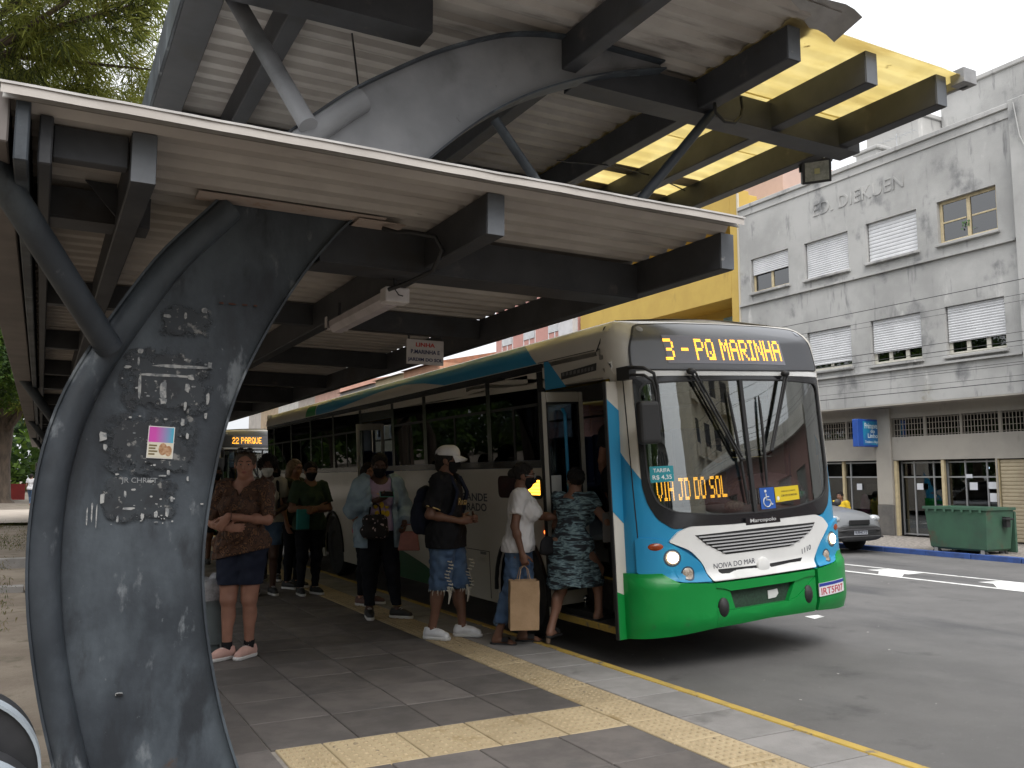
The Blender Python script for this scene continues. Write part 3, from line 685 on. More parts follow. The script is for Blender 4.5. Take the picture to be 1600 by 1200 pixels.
def panel(name, poly, m, parent, off=0.0, thick=.006, step=.07, mapf=bf, stepz=None):
    bm = bmesh.new(); vs = [bm.verts.new((x, y, 0)) for x, y in poly]; f = bm.faces.new(vs)
    bmesh.ops.triangulate(bm, faces=[f], ngon_method='EAR_CLIP')
    xs_ = [p[0] for p in poly]; zs_ = [p[1] for p in poly]; stz = stepz or step
    def cutat(co, no): bmesh.ops.bisect_plane(bm, geom=list(bm.verts) + list(bm.edges) + list(bm.faces), plane_co=co, plane_no=no, dist=1e-6)
    k = math.floor(min(xs_) / step) + 1
    while k * step < max(xs_):
        # straight flanks need few cuts
        if abs(k * step) < S_END + .6 or k % 12 == 0: cutat((k * step, 0, 0), (1, 0, 0))
        k += 1
    zc = sorted(set([round(q, 4) for q in list(np.arange(math.floor(min(zs_) / stz) * stz, max(zs_), stz)) + [2.44, 2.52, 2.58, 2.64, 2.70, 2.76]]))
    for z in zc:
        if min(zs_) < z < max(zs_): cutat((0, z, 0), (0, 1, 0))
    return mapmesh(bm, name, m, parent, off, thick, mapf)
def ring(name, outer, inner, m, parent, off=0.0, thick=.02, n=96, k=2, mapf=bf):
    """closed band between two loops, matched by angle about the inner centroid"""
    c = np.mean(np.array(inner), 0)
    def ray(loop, a):
        d = np.array([math.cos(a), math.sin(a)]); best = 0
        L2 = np.array(loop) - c
        for i in range(len(L2)):
            p, q = L2[i], L2[(i + 1) % len(L2)]; e = q - p; den = d[0] * e[1] - d[1] * e[0]
            if abs(den) < 1e-12: continue
            t = (p[0] * e[1] - p[1] * e[0]) / den; u = (p[0] * d[1] - p[1] * d[0]) / den
            if t > 0 and -1e-9 <= u <= 1 + 1e-9: best = max(best, t)
        return c + d * best
    angs = sorted([math.atan2(p[1] - c[1], p[0] - c[0]) for p in list(inner) + list(outer)] + [-math.pi + 2 * math.pi * i / n for i in range(n)])
    bm = bmesh.new(); rows = []
    for a in angs:
        o, i_ = ray(outer, a), ray(inner, a); rows.append([bm.verts.new((*(i_ * (1 - j / k) + o * (j / k)), 0)) for j in range(k + 1)])
    for i in range(len(rows)):
        r0, r1 = rows[i], rows[(i + 1) % len(rows)]
        for j in range(k):
            try: bm.faces.new((r0[j], r1[j], r1[j + 1], r0[j + 1]))
            except ValueError: pass
    return mapmesh(bm, name, m, parent, off, thick, mapf)
def disc(name, s, z, rs, rz, m, parent, off=0.0, dome=.01, n=20, mapf=bf, thick=.02):
    b = MB(); rows = []
    for q in (1.0, .85, .6, .3, 0.0):
        rows.append([mapf(s + rs * q * math.cos(2 * math.pi * j / n), z + rz * q * math.sin(2 * math.pi * j / n), off + dome * (1 - q * q)) for j in range(n + 1)])
    rows.insert(0, [mapf(s + rs * math.cos(2 * math.pi * j / n), z + rz * math.sin(2 * math.pi * j / n), off - thick) for j in range(n + 1)])
    b.grid(rows); return b.build(name, m, parent, smooth=50, merge=True)
FONT = {'A': '01110 10001 10001 11111 10001 10001 10001', 'D': '11110 10001 10001 10001 10001 10001 11110', 'E': '11111 10000 10000 11110 10000 10000 11111', 'H': '10001 10001 10001 11111 10001 10001 10001',
        'I': '111 010 010 010 010 010 111', 'J': '01111 00010 00010 00010 00010 10010 11100', 'L': '10000 10000 10000 10000 10000 10000 11111', 'M': '10001 11011 10101 10101 10001 10001 10001',
        'N': '10001 11001 10101 10101 10011 10001 10001', 'O': '01110 10001 10001 10001 10001 10001 01110', 'P': '11110 10001 10001 11110 10000 10000 10000', 'Q': '01110 10001 10001 10001 10101 10011 01111',
        'R': '11110 10001 10001 11110 10100 10010 10001', 'S': '01111 10000 10000 01110 00001 00001 11110', 'U': '10001 10001 10001 10001 10001 10001 01110', 'V': '10001 10001 10001 10001 10001 01010 00100',
        '2': '01110 10001 00001 00110 01000 10000 11111', '3': '11110 00001 00001 01110 00001 00001 11110', '-': '0000 0000 0000 1111 0000 0000 0000', ' ': '00 00 00 00 00 00 00'}
def led_text(name, s, s0, s1, z0, z1, parent, off, mapf=bf, gap=.30):
    """dot-matrix lettering, each character a part of lit dots"""
    tot = sum(len(FONT[ch].split()[0]) + 1 for ch in s) - 1; pw = (s1 - s0) / tot; ph = (z1 - z0) / 7; c0 = 0
    for ch in s:
        g_ = FONT[ch].split(); w = len(g_[0]); b = MB()
        for c in range(w):
            for r in range(7):
                if g_[r][c] != '1': continue
                for di in (0, .5):
                    for dj in (0, .5):
                        x0 = s0 + (c0 + c + di) * pw; zz = z1 - (r + dj) * ph; w_, h_ = pw * .5 * (1 - gap), ph * .5 * (1 - gap)
                        b.add([mapf(x0, zz - h_, off), mapf(x0 + w_, zz - h_, off), mapf(x0 + w_, zz, off), mapf(x0, zz, off)], [(0, 1, 2, 3)])
        if b.v: b.build(name, LEDM, parent)
        c0 += w + 1
def bus_text(name, s, w, c, m, parent, off=.004, bold=.0, height=None, mapf=bf, tilt=0.0, flip=False, line=1.0):
    """lettering laid on the bus skin; c = (s, z) centre"""
    def mf(a, b_, d): return Vector(mapf(c[0] + a, c[1] + b_ + a * tilt, off + max(0, d)))
    return put_text(name, s, .1, m, parent, None, (1, 0, 0), (0, 1, 0), width=w, ext=.0006, bold=bold, mapf=mf, height=height, line=line)

bus = thing('city_bus', 'white blue and green city bus with open front door and lit 3 PQ MARINHA sign', 'bus', (4.368, 5.695, .165))
bus.rotation_euler = (0, R_(-3.0), 0)
# ---- shell
FR = 1.40
panel('roof_cove', [(sy(BL), 2.41), (-1.45, 2.41), (-1.30, 2.18), (-1.1, 2.14), (1.1, 2.14), (1.30, 2.18), (1.45, 2.41), (-sy(BL), 2.41), (-sy(BL), 2.815), (sy(BL), 2.815)], CREAM, bus, 0, .03, .08)
b = MB(); rows = []
aa = np.r_[np.linspace(0, S_END, 26), np.linspace(S_END + .4, S_END + BL - .42, 14)]
for a in aa:
    l_, r_ = bf(-a, 2.812), bf(a, 2.812); y = l_[1]
    rows.append([(l_[0] + (r_[0] - l_[0]) * j / 10, y, l_[2] + .055 * (1 - (2 * j / 10 - 1) ** 2) * min(1, .25 + y * .8)) for j in range(11)])
b.grid(rows); b.build('roof', CREAM, bus, smooth=60)
b = MB(); b.tube([bf(-1.55, 2.40, .004), bf(-1.47, 2.47, .004), bf(-1.44, 2.62, .003), bf(-1.44, 2.80, .003)], .006, 6); b.tube([bf(-(S_END + k), 2.415, .002) for k in np.linspace(0.2, 1.25, 8)], .004, 6); b.build('roof_seam', BLACKR, bus, smooth=60)
# roof hatch and ventilator standing on the roof
b = MB(); b.box(.7, 1.6, 3.2, 4.0, 2.70, 2.80); b.box(.7, 1.6, 8.2, 9.0, 2.70, 2.80); b.build('roof_hatch', WHITE, bus, bevel=.03)
# rear wall
b = MB(); b.box(.02, 2.38, BL - .05, BL, -.03, 2.66); b.build('rear_wall', CREAM, bus, bevel=.02)
def arches_poly(y0, y1, zb, zt, arcs, sgn=-1):
    """lower wall outline in (s,z) with wheel arches cut from the bottom"""
    pts = [(y0, zb)]
    for yc, r in arcs:
        zc_ = .12
        for k in range(13):
            a = math.pi * k / 12; y_, z_ = yc - r * math.cos(a), zc_ + r * 1.16 * math.sin(a)
            pts.append((y_, max(z_, zb)))
        pts.insert(-13, (yc - r, zb)); pts.append((yc + r, zb))
    pts += [(y1, zb), (y1, zt), (y0, zt)]
    out = []
    for y_, z_ in pts:
        q = (sy(y_) if sgn < 0 else -sy(y_), z_)
        if not out or abs(out[-1][0] - q[0]) + abs(out[-1][1] - q[1]) > 1e-4: out.append(q)
    return out
ZB, ZT = -.03, 1.395
panel('side_wall', arches_poly(1.58, 5.76, ZB, ZT, [(2.22, .53)]), CREAM, bus, 0, .03, .10, stepz=.4)
panel('side_wall', arches_poly(7.12, BL, ZB, ZT, [(8.7, .53)]), CREAM, bus, 0, .03, .10, stepz=.4)
panel('side_wall', arches_poly(.35, BL, ZB, ZT, [(2.22, .53), (8.7, .53)], 1), CREAM, bus, 0, .03, .10, stepz=.4)
# livery on the kerb side (paint film)
def yz(l): return [(sy(y_), z_) for y_, z_ in l]
def dbl(x): return x
panel('blue_livery', yz([(1.70, 2.412), (3.93, 2.412), (4.6, 2.50), (5.32, 2.555), (6.3, 2.54), (7.63, 2.47), (8.6, 2.415), (9.55, 2.412), (9.6, 2.62), (8.2, 2.66), (6.4, 2.70), (4.2, 2.70), (2.11, 2.68), (1.9, 2.56)]), BLUE, bus, .0025, .004, .1)
panel('blue_livery', yz([(1.56, 2.412), (1.56, 2.14), (1.18, 2.14), (1.48, 2.41)]), BLUE, bus, .0028, .004, .1)
panel('green_livery', yz([(9.6, 2.415), (9.66, 2.60), (10.2, 2.62), (10.25, 2.415)]), GREEN, bus, .0026, .004, .1)
panel('green_livery', yz([(4.1, -.028), (4.26, .07), (4.75, .2), (5.29, .29), (5.75, .36), (5.75, -.028)]), GREEND, bus, .0025, .004, .1)
# window band: pillars and panes
panel('window_rail', yz([(1.60, 1.40), (BL - .05, 1.40), (BL - .05, 1.47), (1.60, 1.47)]), BLACKG, bus, .001, .03, .1)
panel('window_rail', yz([(1.60, 2.33), (BL - .05, 2.33), (BL - .05, 2.405), (1.60, 2.405)]), BLACKG, bus, .001, .03, .1)
wy = [1.60, 1.72, 2.75, 2.85, 4.55, 4.66, 5.70, 5.80, 7.08, 7.2, 8.5, 8.6, 9.9, 10.0, 11.3, 11.4, 12.7, 12.8, 13.35]
for k in range(0, len(wy) - 1):
    y0, y1 = wy[k], wy[k + 1]
    if k % 2 == 0: panel('window_pillar', yz([(y0, 1.471), (y1, 1.471), (y1, 2.329), (y0, 2.329)]), BLACKG, bus, .001, .03, .3)
    elif not (5.75 < y0 < 7): 
        w = panel('window', yz(arc_poly([(y0 + .001, 1.472), (y1 - .001, 1.472), (y1 - .001, 2.328), (y0 + .001, 2.328)], .001)), SDG, bus, -.004, .004, .3)
        panel('window_bar', yz([(y0 + .01, 2.0), (y1 - .01, 2.0), (y1 - .01, 2.03), (y0 + .01, 2.03)]), BLACKR, w, .001, .012, .4)
        panel('window_bar', yz([((y0 + y1) / 2 - .02, 1.475), ((y0 + y1) / 2 + .02, 1.475), ((y0 + y1) / 2 + .02, 1.998), ((y0 + y1) / 2 - .02, 1.998)]), BLACKR, w, .001, .012, .4)
# street side
def yr(l): return [(-sy(y_), z_) for y_, z_ in l]
panel('window_rail', yr([(.5, 1.40), (BL - .05, 1.40), (BL - .05, 1.47), (.5, 1.47)]), BLACKG, bus, .001, .03, .1)
panel('window_rail', yr([(.5, 2.33), (BL - .05, 2.33), (BL - .05, 2.405), (.5, 2.405)]), BLACKG, bus, .001, .03, .1)
for k in range(9):
    y0 = .62 + k * 1.42; y1 = y0 + 1.32
    w = panel('window', yr([(y0, 1.472), (y1, 1.472), (y1, 2.328), (y0, 2.328)]), SDR, bus, -.004, .004, .3)
    panel('window_bar', yr([(y0, 2.0), (y1, 2.0), (y1, 2.03), (y0, 2.03)]), BLACKR, w, .001, .02, .4)
    panel('window_pillar', yr([(y1, 1.471), (y1 + .1, 1.471), (y1 + .1, 2.329), (y1, 2.329)]), BLACKG, bus, .001, .03, .3)
# ---- front: blue lower corners, pillars
def both(name, poly, m, off, thick, step=.06, pm=None):
    for sg_ in (1, -1):
        panel(name, [(x * sg_, z_) for x, z_ in (poly if sg_ > 0 else poly[::-1])], m, bus, off, thick, step)
both('front_corner', [(-1.365, .40), (-.58, .40), (-.70, .84), (-.87, .86), (-1.00, .95), (-1.075, 1.08), (-1.112, 1.26), (-1.365, 1.60)][::-1], BLUE, 0, .03)
both('front_pillar', [(-1.365, 1.602), (-1.113, 1.262), (-1.125, 1.8), (-1.10, 2.12), (-1.28, 2.165), (-1.365, 2.16)][::-1], CREAM, 0, .03)
panel('front_pillar', [(1.366, 1.39), (2.0, 1.39), (2.0, 2.42), (1.42, 2.42), (1.366, 2.17)], CREAM, bus, -.001, .03)
panel('pillar_gap', [(-1.20, .52), (-1.19, .52), (-1.205, 2.12), (-1.215, 2.12)], BLACKR, bus, .001, .004)
panel('door_header', yz([(.40, 2.16), (.40, 2.409), (1.58, 2.409), (1.58, 2.16)]), CREAM, bus, 0, .03, .1)
panel('vent', yz([(.62, 2.235), (.60, 2.30), (1.25, 2.275), (1.25, 2.21)]), BLACKR, bus, .006, .008)
for k in range(9): panel('vent_slat', yz([(.66 + k * .066, 2.245), (.66 + k * .066, 2.275), (.70 + k * .066, 2.27), (.70 + k * .066, 2.24)]), mat('vent_grey', (.10, .10, .10), .5), bus, .008, .003)
# ---- windscreen
GL = arc_poly([(-1.075, 1.26), (-1.08, 2.085), (-.5, 2.105), (0, 2.108), (.5, 2.105), (1.04, 2.085), (1.035, 1.26), (.985, 1.07), (.86, 1.0), (.5, .948), (0, .930), (-.45, .942), (-.86, .985), (-1.01, 1.07)], [.1, .1, .1, .1, .1, .1, .1, .06, .06, .1, .1, .1, .06, .06])
OUT = arc_poly([(-1.122, 1.22), (-1.125, 2.135), (0, 2.138), (1.085, 2.135), (1.085, 1.22), (1.04, 1.06), (.97, .94), (.84, .862), (.70, .868), (.4, .868), (0, .862), (-.4, .858), (-.74, .868), (-.88, .852), (-1.016, .94), (-1.088, 1.07)], .04, 3)
ring('windscreen_surround', OUT, GL, BLACKG, bus, .006, .03)
panel('windscreen', GL, WSG, bus, -.004, .004, .06)
GL2 = [(-.03 + (p[0] + .03) * .985, 1.5 + (p[1] - 1.5) * .98) for p in GL]
ring('windscreen_seal', GL, GL2, BLACKR, bus, .009, .012)
panel('centre_bar', [(-.05, .93), (-.012, .93), (-.018, 2.10), (-.056, 2.10)], BLACKR, bus, .012, .02)
panel('header_strip', [(-1.12, 2.14), (1.08, 2.14), (1.075, 2.185), (-1.115, 2.185)], WHITE, bus, .004, .01)
# ---- destination sign
SG = arc_poly([(-1.115, 2.205), (-1.10, 2.40), (-1.0, 2.615), (-.5, 2.645), (0, 2.65), (.5, 2.645), (.96, 2.615), (1.05, 2.40), (1.075, 2.205), (.5, 2.192), (0, 2.19), (-.5, 2.192)], [.07, .06, .08, 0, 0, 0, .08, .06, .07, 0, 0, 0])
panel('sign_glass', SG, CHAR, bus, .008, .02, .06)
SG2 = [(p[0] * 1.018, 2.42 + (p[1] - 2.42) * 1.05) for p in SG]
ring('sign_frame', SG2, SG, BLACKR, bus, .010, .016)
LB = panel('led_board', [(-.775, 2.25), (.56, 2.24), (.545, 2.475), (-.79, 2.50)], LEDB, bus, .011, .003, .06)
led_text('led_letter', '3 - PQ MARINHA', -.79, .525, 2.275, 2.465, bus, .0135)
for s_ in (-.965, .925): disc('marker_lamp', s_, 2.565, .032, .03, mat('marker_lamp_grey', (.22, .23, .26), .3), bus, .010, .004)
# ---- white nose, grille
MASK = arc_poly([(-.945, .755), (-.86, .83), (-.74, .868), (-.3, .855), (0, .858), (.4, .866), (.70, .866), (.80, .83), (.885, .755), (.70, .60), (.615, .49), (.575, .415), (.2, .414), (-.1, .412), (-.6, .412), (-.655, .56), (-.76, .675)], [.02, .02, .03, 0, 0, 0, .03, .02, .02, .05, .05, .02, 0, 0, .02, .05, .05])
panel('nose_panel', MASK, WHITE, bus, .03, .04, .06)
GR = [(-.71, .795), (0, .806), (.665, .80), (.60, .735), (.42, .655), (.30, .62), (-.42, .615), (-.62, .72)]
panel('grille', GR, mat('grille_black', (.01, .01, .011), .6), bus, .032, .03, .06)
def span_at(z_):
    xs_ = []
    for i in range(len(GR)):
        (x0, z0), (x1, z1) = GR[i], GR[(i + 1) % len(GR)]
        if (z0 - z_) * (z1 - z_) < 0: xs_.append(x0 + (x1 - x0) * (z_ - z0) / (z1 - z0))
    return min(xs_), max(xs_)
for k in range(6):
    z_ = .640 + k * .0275; a_, c_ = span_at(z_)
    panel('grille_slat', [(a_ + .01, z_ - .006), (c_ - .01, z_ - .006 + .001), (c_ - .01, z_ + .0055), (a_ + .01, z_ + .0045)], mat('slat_grey', (.42, .42, .43), .35), bus, .046, .014, .08)
panel('nose_slot', arc_poly([(-.515, .50), (-.50, .462), (-.10, .452), (-.10, .495)], .01), mat('grille_black'), bus, .032, .02)
panel('nose_slot', arc_poly([(.05, .495), (.05, .455), (.42, .47), (.45, .508)], .01), mat('grille_black'), bus, .032, .02)
b = MB(); c0 = Vector(bf(-.03, .487, .034)); Mx = Matrix.Translation(c0) @ Matrix.Rotation(R_(90), 4, 'X')
b.lathe([(.0, .022), (.052, .020), (.066, .014), (.072, .0), (.072, -.03)], 28, Mx); b.build('emblem_disc', WHITE, bus, smooth=40)
INK = mat('lettering_dark', (.05, .055, .08), .5)
bus_text('lettering', 'NOIVA DO MAR', .44, (-.335, .532), INK, bus, .0315, .0, .042, tilt=.02)
bus_text('lettering', '1110', .125, (.515, .575), INK, bus, .0315, .0008, .045, tilt=.25)
bus_text('lettering', 'Marcopolo', .30, (.02, .868), mat('lettering_silver', (.5, .5, .5), .35), bus, .032, .0012, .042)
b_ = panel('nose_badge_strip', [(-.18, .838), (.22, .838), (.22, .898), (-.18, .898)], BLACKG, bus, .0314, .02)
# ---- headlamp pods
POD = arc_poly([(-1.215, .505), (-1.02, .505), (-.91, .43), (-.612, .412), (-.665, .565), (-.80, .665), (-.92, .735), (-1.02, .785), (-1.215, .80)], [.03, .05, .06, .02, .05, .05, .06, .06, .03])
both('lamp_pod', POD, BLUE, .028, .05, .05)
EL = mat('headlamp_lit', (.9, .85, .7), .2, emit=((1.0, .82, .52), 9.0))
FOG = mat('fog_lamp_lens', (.42, .36, .30), .12, (.25, .2, .16), 60, 2, spec=.8); FOGR = mat('lamp_recess', (.02, .05, .085), .4)
ORG = mat('amber_lens', (.30, .05, .008), .2, (.22, .035, .006), 30, 2)
for sg_ in (-1, 1):
    disc('lamp_recess', sg_ * .925, .625, .076, .072, FOGR, bus, .029, .002)
    h_ = disc('headlamp', sg_ * .925, .625, .062, .058, FOG, bus, .031, .014); disc('headlamp_bulb', sg_ * .925, .628, .046, .043, EL, h_, .046, .006)
    disc('lamp_recess', sg_ * .80, .492, .060, .058, FOGR, bus, .029, .002); disc('fog_lamp', sg_ * .80, .492, .047, .046, FOG, bus, .031, .012)
    disc('turn_lamp', sg_ * 1.055, .722, .062, .030, ORG, bus, .029, .012)
# ---- bumper in four pieces round the opening
BT = .034
both('bumper', [(-1.375, -.025), (-1.375, .508), (-1.02, .506), (-.905, .425), (-.585, .396), (-.585, .03), (-.9, .0)], GREEN, BT, .07, .06)
panel('bumper', [(-.583, .396), (.543, .396), (.543, .345), (.41, .345), (.29, .325), (-.44, .322), (-.50, .345), (-.583, .36)], GREEN, bus, BT, .07, .06)
panel('bumper', [(-.583, .03), (-.583, .20), (-.50, .165), (-.395, .165), (.20, .165), (.30, .185), (.543, .33), (.543, .03), (0, .045)], GREEN, bus, BT, .07, .06)
panel('bumper_corner', [(-.583, .358), (-.502, .343), (-.442, .320), (-.397, .167), (-.50, .167), (-.583, .202)], GREEN, bus, BT - .012, .06, .06)
panel('bumper_corner', [(.543, .343), (.412, .343), (.292, .323), (.202, .167), (.298, .187), (.543, .332)], GREEN, bus, BT - .012, .06, .06)
panel('bumper_opening', [(-.46, .16), (.31, .16), (.34, .34), (-.47, .34)], mat('mesh_dark_green', (.012, .03, .018), .7, (.02, .05, .03), 60, 2), bus, -.02, .01, .08)
scr = panel('torn_sticker', [(.0, .20), (.09, .205), (.12, .235), (.09, .24), (.11, .275), (.03, .262), (.0, .27)], mat('sticker_white', (.55, .56, .55), .6), bus, -.012, .004)
for s_, t_ in ((-.52, .0), (.44, .0)): disc('bumper_buffer', s_, .195, .052, .078, BLACKR, bus, BT + .001, .03)
pl = panel('number_plate', [(.575, .155), (.985, .155), (.985, .268), (.575, .268)], mat('plate_white', (.66, .64, .66), .4), bus, BT + .01, .008, .06)
panel('plate_band', [(.577, .24), (.983, .24), (.983, .267), (.577, .267)], mat('plate_blue', (.02, .04, .28), .4), bus, BT + .0115, .003)
bus_text('plate_lettering', 'IRT5F07', .36, (.78, .196), mat('plate_red', (.42, .03, .05), .5), bus, BT + .0105, .0015, .062)
# ---- wheels
TYRE = mat('tyre_rubber', (.02, .02, .021), .8, (.035, .034, .032), 6, 5); RIM = mat('steel_rim', (.16, .16, .165), .5, (.10, .10, .10), 6, 5, metal=.3)
def wheel(x, y, sgn, parent, z=.165 - .0, r=.475, w=.27, nm='wheel'):
    Mw = Matrix.Translation((x, y, z)) @ Matrix.Rotation(R_(90) * sgn, 4, 'Y')
    wb = MB(); wb.lathe([(.25 * r / .475, -.10), (r * .6, -.13), (r * .93, -.13), (r, -.09), (r, .09), (r * .93, .13), (r * .6, .13), (.25, .10)], 28, Mw); o = wb.build(nm, TYRE, parent, smooth=40)
    wb = MB(); wb.lathe([(0, .05), (.08, .05), (.09, .03), (.18, .02), (.22, .07), (.27, .11), (.28, .09)], 24, Mw)
    for k in range(8):
        a = k * math.pi / 4; wb.ball(Mw @ Vector((.135 * math.cos(a), .135 * math.sin(a), .035)), .016, 6, 4)
    wb.build('rim', RIM, o, smooth=40)
    return o
for y_ in (2.22, 8.7): wheel(.16, y_, -1, bus); wheel(2.24, y_, 1, bus)
b = MB(); b.box(.1, 2.3, 1.0, 13.2, .02, .07); 
for y_ in (2.22, 8.7):
    b.box(.34, .36, y_ - .56, y_ + .56, .0, .75); b.box(2.04, 2.06, y_ - .56, y_ + .56, .0, .75)
b.build('underframe', BLACKR, bus)
for y_ in (2.22, 8.7):
    b = MB(); b.tube([(-.012, y_ - .54 * math.cos(a), .12 + .625 * math.sin(a)) for a in np.linspace(0, math.pi, 18)], .022, 6); b.build('arch_trim', BLACKR, bus, smooth=60)
# ---- kerb-side details
panel('side_lamp_panel', yz(arc_poly([(1.70, 1.09), (2.64, 1.09), (2.64, 1.32), (1.70, 1.32)], .07)), BLACKG, bus, .004, .01, .1)
panel('repeater_lamp', yz([(1.75, 1.13), (2.02, 1.13), (2.02, 1.275), (1.75, 1.275)]), mat('amber_lit', (.8, .3, .02), .4, emit=((1.0, .45, .04), 3.2)), bus, .008, .006, .1)
for k in range(4): panel('repeater_slat', yz([(1.75, 1.15 + k * .033), (2.02, 1.15 + k * .033), (2.02, 1.156 + k * .033), (1.75, 1.156 + k * .033)]), mat('amber_dark', (.25, .08, .01), .5), bus, .0095, .002, .1)
disc('marker_light', sy(1.68), .775, .03, .022, mat('marker_lit', (.8, .1, .02), .4, emit=((1.0, .16, .03), 3.0)), bus, .006, .01)
bus_text('lettering', 'RIO GRANDE', 1.17, (sy(3.50), 1.085), INK, bus, .002, .002, .088)
bus_text('lettering', 'INTEGRADO', 1.02, (sy(3.45), .975), INK, bus, .002, .002, .088)
bus_text('lettering', '1110', .22, (sy(2.05), 1.02), INK, bus, .002, .0, .05)
b = MB()
for l_ in ([(2.92, .0), (2.92, .50), (3.72, .50), (3.72, .0)], [(3.74, 0), (3.74, .5), (4.6, .5), (4.6, 0)]): b.tube([bf(sy(q[0]), q[1], .0005) for q in l_], .0045, 4)
b.build('hatch_gap', BLACKR, bus)
panel('hatch_latch', yz([(3.0, .46), (3.14, .46), (3.14, .49), (3.0, .49)]), GREY, bus, .004, .004, .1)
# ---- open front door
def leaf(y, x0, x1, z0, z1, front):
    o = MB(); t = .03
    lf_ = None
    fr = .052
    if front:
        o.box(x0, .02, y, y + t, z0, z1); o.box(.30, x1, y, y + t, z0, z1); o.box(.021, .299, y, y + t, z1 - .12, z1); o.box(.021, .299, y, y + t, z0, z0 + .16); o.box(.021, .299, y, y + t, .98, 1.06)
    else:
        o.box(x0, x0 + fr, y, y + t, z0, z1); o.box(x1 - fr, x1, y, y + t, z0, z1); o.box(x0 + fr + .001, x1 - fr - .001, y, y + t, z1 - .10, z1); o.box(x0 + fr + .001, x1 - fr - .001, y, y + t, z0, z0 + .13); o.box(x0 + fr + .001, x1 - fr - .001, y, y + t, .84, .95)
    lf_ = o.build('door_leaf', CREAM, bus, bevel=.006)
    a, c = (.021, .299) if front else (x0 + fr, x1 - fr)
    for zz in (((.16 + z0, .98), (1.06, z1 - .12)) if front else ((z0 + .13, .84), (.95, z1 - .10))):
        q = MB(); q.box(a, c, y + .012, y + .018, zz[0], zz[1]); q.build('door_pane', SDG if front or zz[1] < 1 else DRG, lf_)
        q = MB()
        for u0, u1, v0, v1 in ((a, a + .014, zz[0], zz[1]), (c - .014, c, zz[0], zz[1]), (a + .0145, c - .0145, zz[0], zz[0] + .014), (a + .0145, c - .0145, zz[1] - .014, zz[1])): q.box(u0, u1, y - .002, y + t + .002, v0, v1)
        q.build('pane_seal', BLACKR, lf_)
    return lf_
fl_ = leaf(.39, -.10, .34, -.03, 2.11, True)
q = MB()
q.prism([(-.1005, 1.96), (-.1005, 1.02), (.0195, .90), (.0195, 1.86)], -.0035, -.001, Matrix.Translation((0, .39, 0)) @ Matrix(((1, 0, 0, 0), (0, 0, 1, 0), (0, 1, 0, 0), (0, 0, 0, 1))))
q.build('blue_livery', BLUE, fl_)
q = MB(); q.prism([(-.1005, .36), (-.1005, -.029), (.0195, -.029), (.0195, .31)], -.0035, -.001, Matrix.Translation((0, .39, 0)) @ Matrix(((1, 0, 0, 0), (0, 0, 1, 0), (0, 1, 0, 0), (0, 0, 0, 1)))); q.build('green_livery', GREEN, fl_)
q = MB(); q.box(-.112, -.101, .385, .425, -.03, 2.11); q.build('edge_seal', BLACKR, fl_)
rl_ = leaf(1.50, -.085, .385, .10, 2.12, False)
q = MB(); q.box(-.02, .09, 1.494, 1.497, 1.10, 1.32); q.build('door_notice', mat('paper_notice', (.50, .50, .48), .7), rl_)
q = MB(); q.box(-.098, -.086, 1.495, 1.535, .10, 2.12); q.build('edge_seal', BLACKR, rl_)
q = MB(); q.ball((.29, 1.49, .14), .03, 10, 6); q.tube([(.29, 1.49, .14), (.29, 1.49, .02)], .014, 8); q.build('door_hinge', CHROME, rl_, smooth=60)
q = MB(); q.tube([(.12, 1.46, .95), (.12, 1.42, 1.0), (.12, 1.42, 1.9), (.12, 1.46, 1.95)], .016, 8); q.build('grab_rail', mat('rail_blue', (.02, .22, .42), .35), rl_, smooth=60)
b = MB(); b.box(.012, .03, .41, 1.55, -.03, .03); b.build('step_edge', KYEL, bus, bevel=.004)
b = MB(); b.box(.03, .32, .41, 1.55, -.03, .02); b.box(.32, .62, .41, 1.55, -.02, .36); b.box(.62, 2.38, .41, 1.55, -.02, .70); b.build('steps', mat('step_rubber', (.03, .03, .032), .7, (.06, .058, .055), 20, 4), bus, bevel=.006)
b = MB(); b.box(.30, .325, .42, 1.54, .352, .372); b.box(.60, .625, .42, 1.54, .69, .712); b.build('step_nosing', KYEL, bus)
# ---- interior
b = MB(); b.box(.03, 2.37, 1.58, 13.2, .66, .71); b.build('floor', GREY, bus)
b = MB(); b.box(.05, 2.35, .5, 13.3, 2.55, 2.58); b.build('ceiling', mat('bus_ceiling', (.42, .42, .42), .5), bus)
b = MB()
P = []
for i in range(13):
    u = -1 + i / 6; row = []
    for (yy, zz) in ((.20, .80), (.20, .92), (.26, .97), (.5, 1.0), (.62, .98), (.64, .72)):
        row.append((1.2 + 1.10 * u, yy + .22 * abs(u) ** 3, zz))
    P.append(row)
b.grid(P); b.build('dashboard', mat('dash_grey', (.13, .125, .13), .55, (.17, .165, .17), 3, 5), bus, smooth=40)
b = MB(); b.ball((1.78, .52, 1.02), (.40, .28, .24), 20, 10); b.build('instrument_hood', mat('hood_maroon', (.16, .085, .09), .45, (.22, .12, .13), 3, 5), bus, smooth=180)
b = MB(); Mt = Matrix.Translation((1.72, .80, 1.14)) @ Matrix.Rotation(R_(-28), 4, 'X'); b.tube([Mt @ Vector((.22 * math.cos(a), .22 * math.sin(a), 0)) for a in np.linspace(0, 2 * math.pi, 25)[:-1]], .016, 8, closed=True)
b.tube([Mt @ Vector((-.2, 0, 0)), Mt @ Vector((.2, 0, 0))], .014, 6); b.tube([Mt @ Vector((0, 0, 0)), Mt @ Vector((0, -.05, -.35))], .03, 8); b.build('steering_wheel', BLACKR, bus, smooth=60)
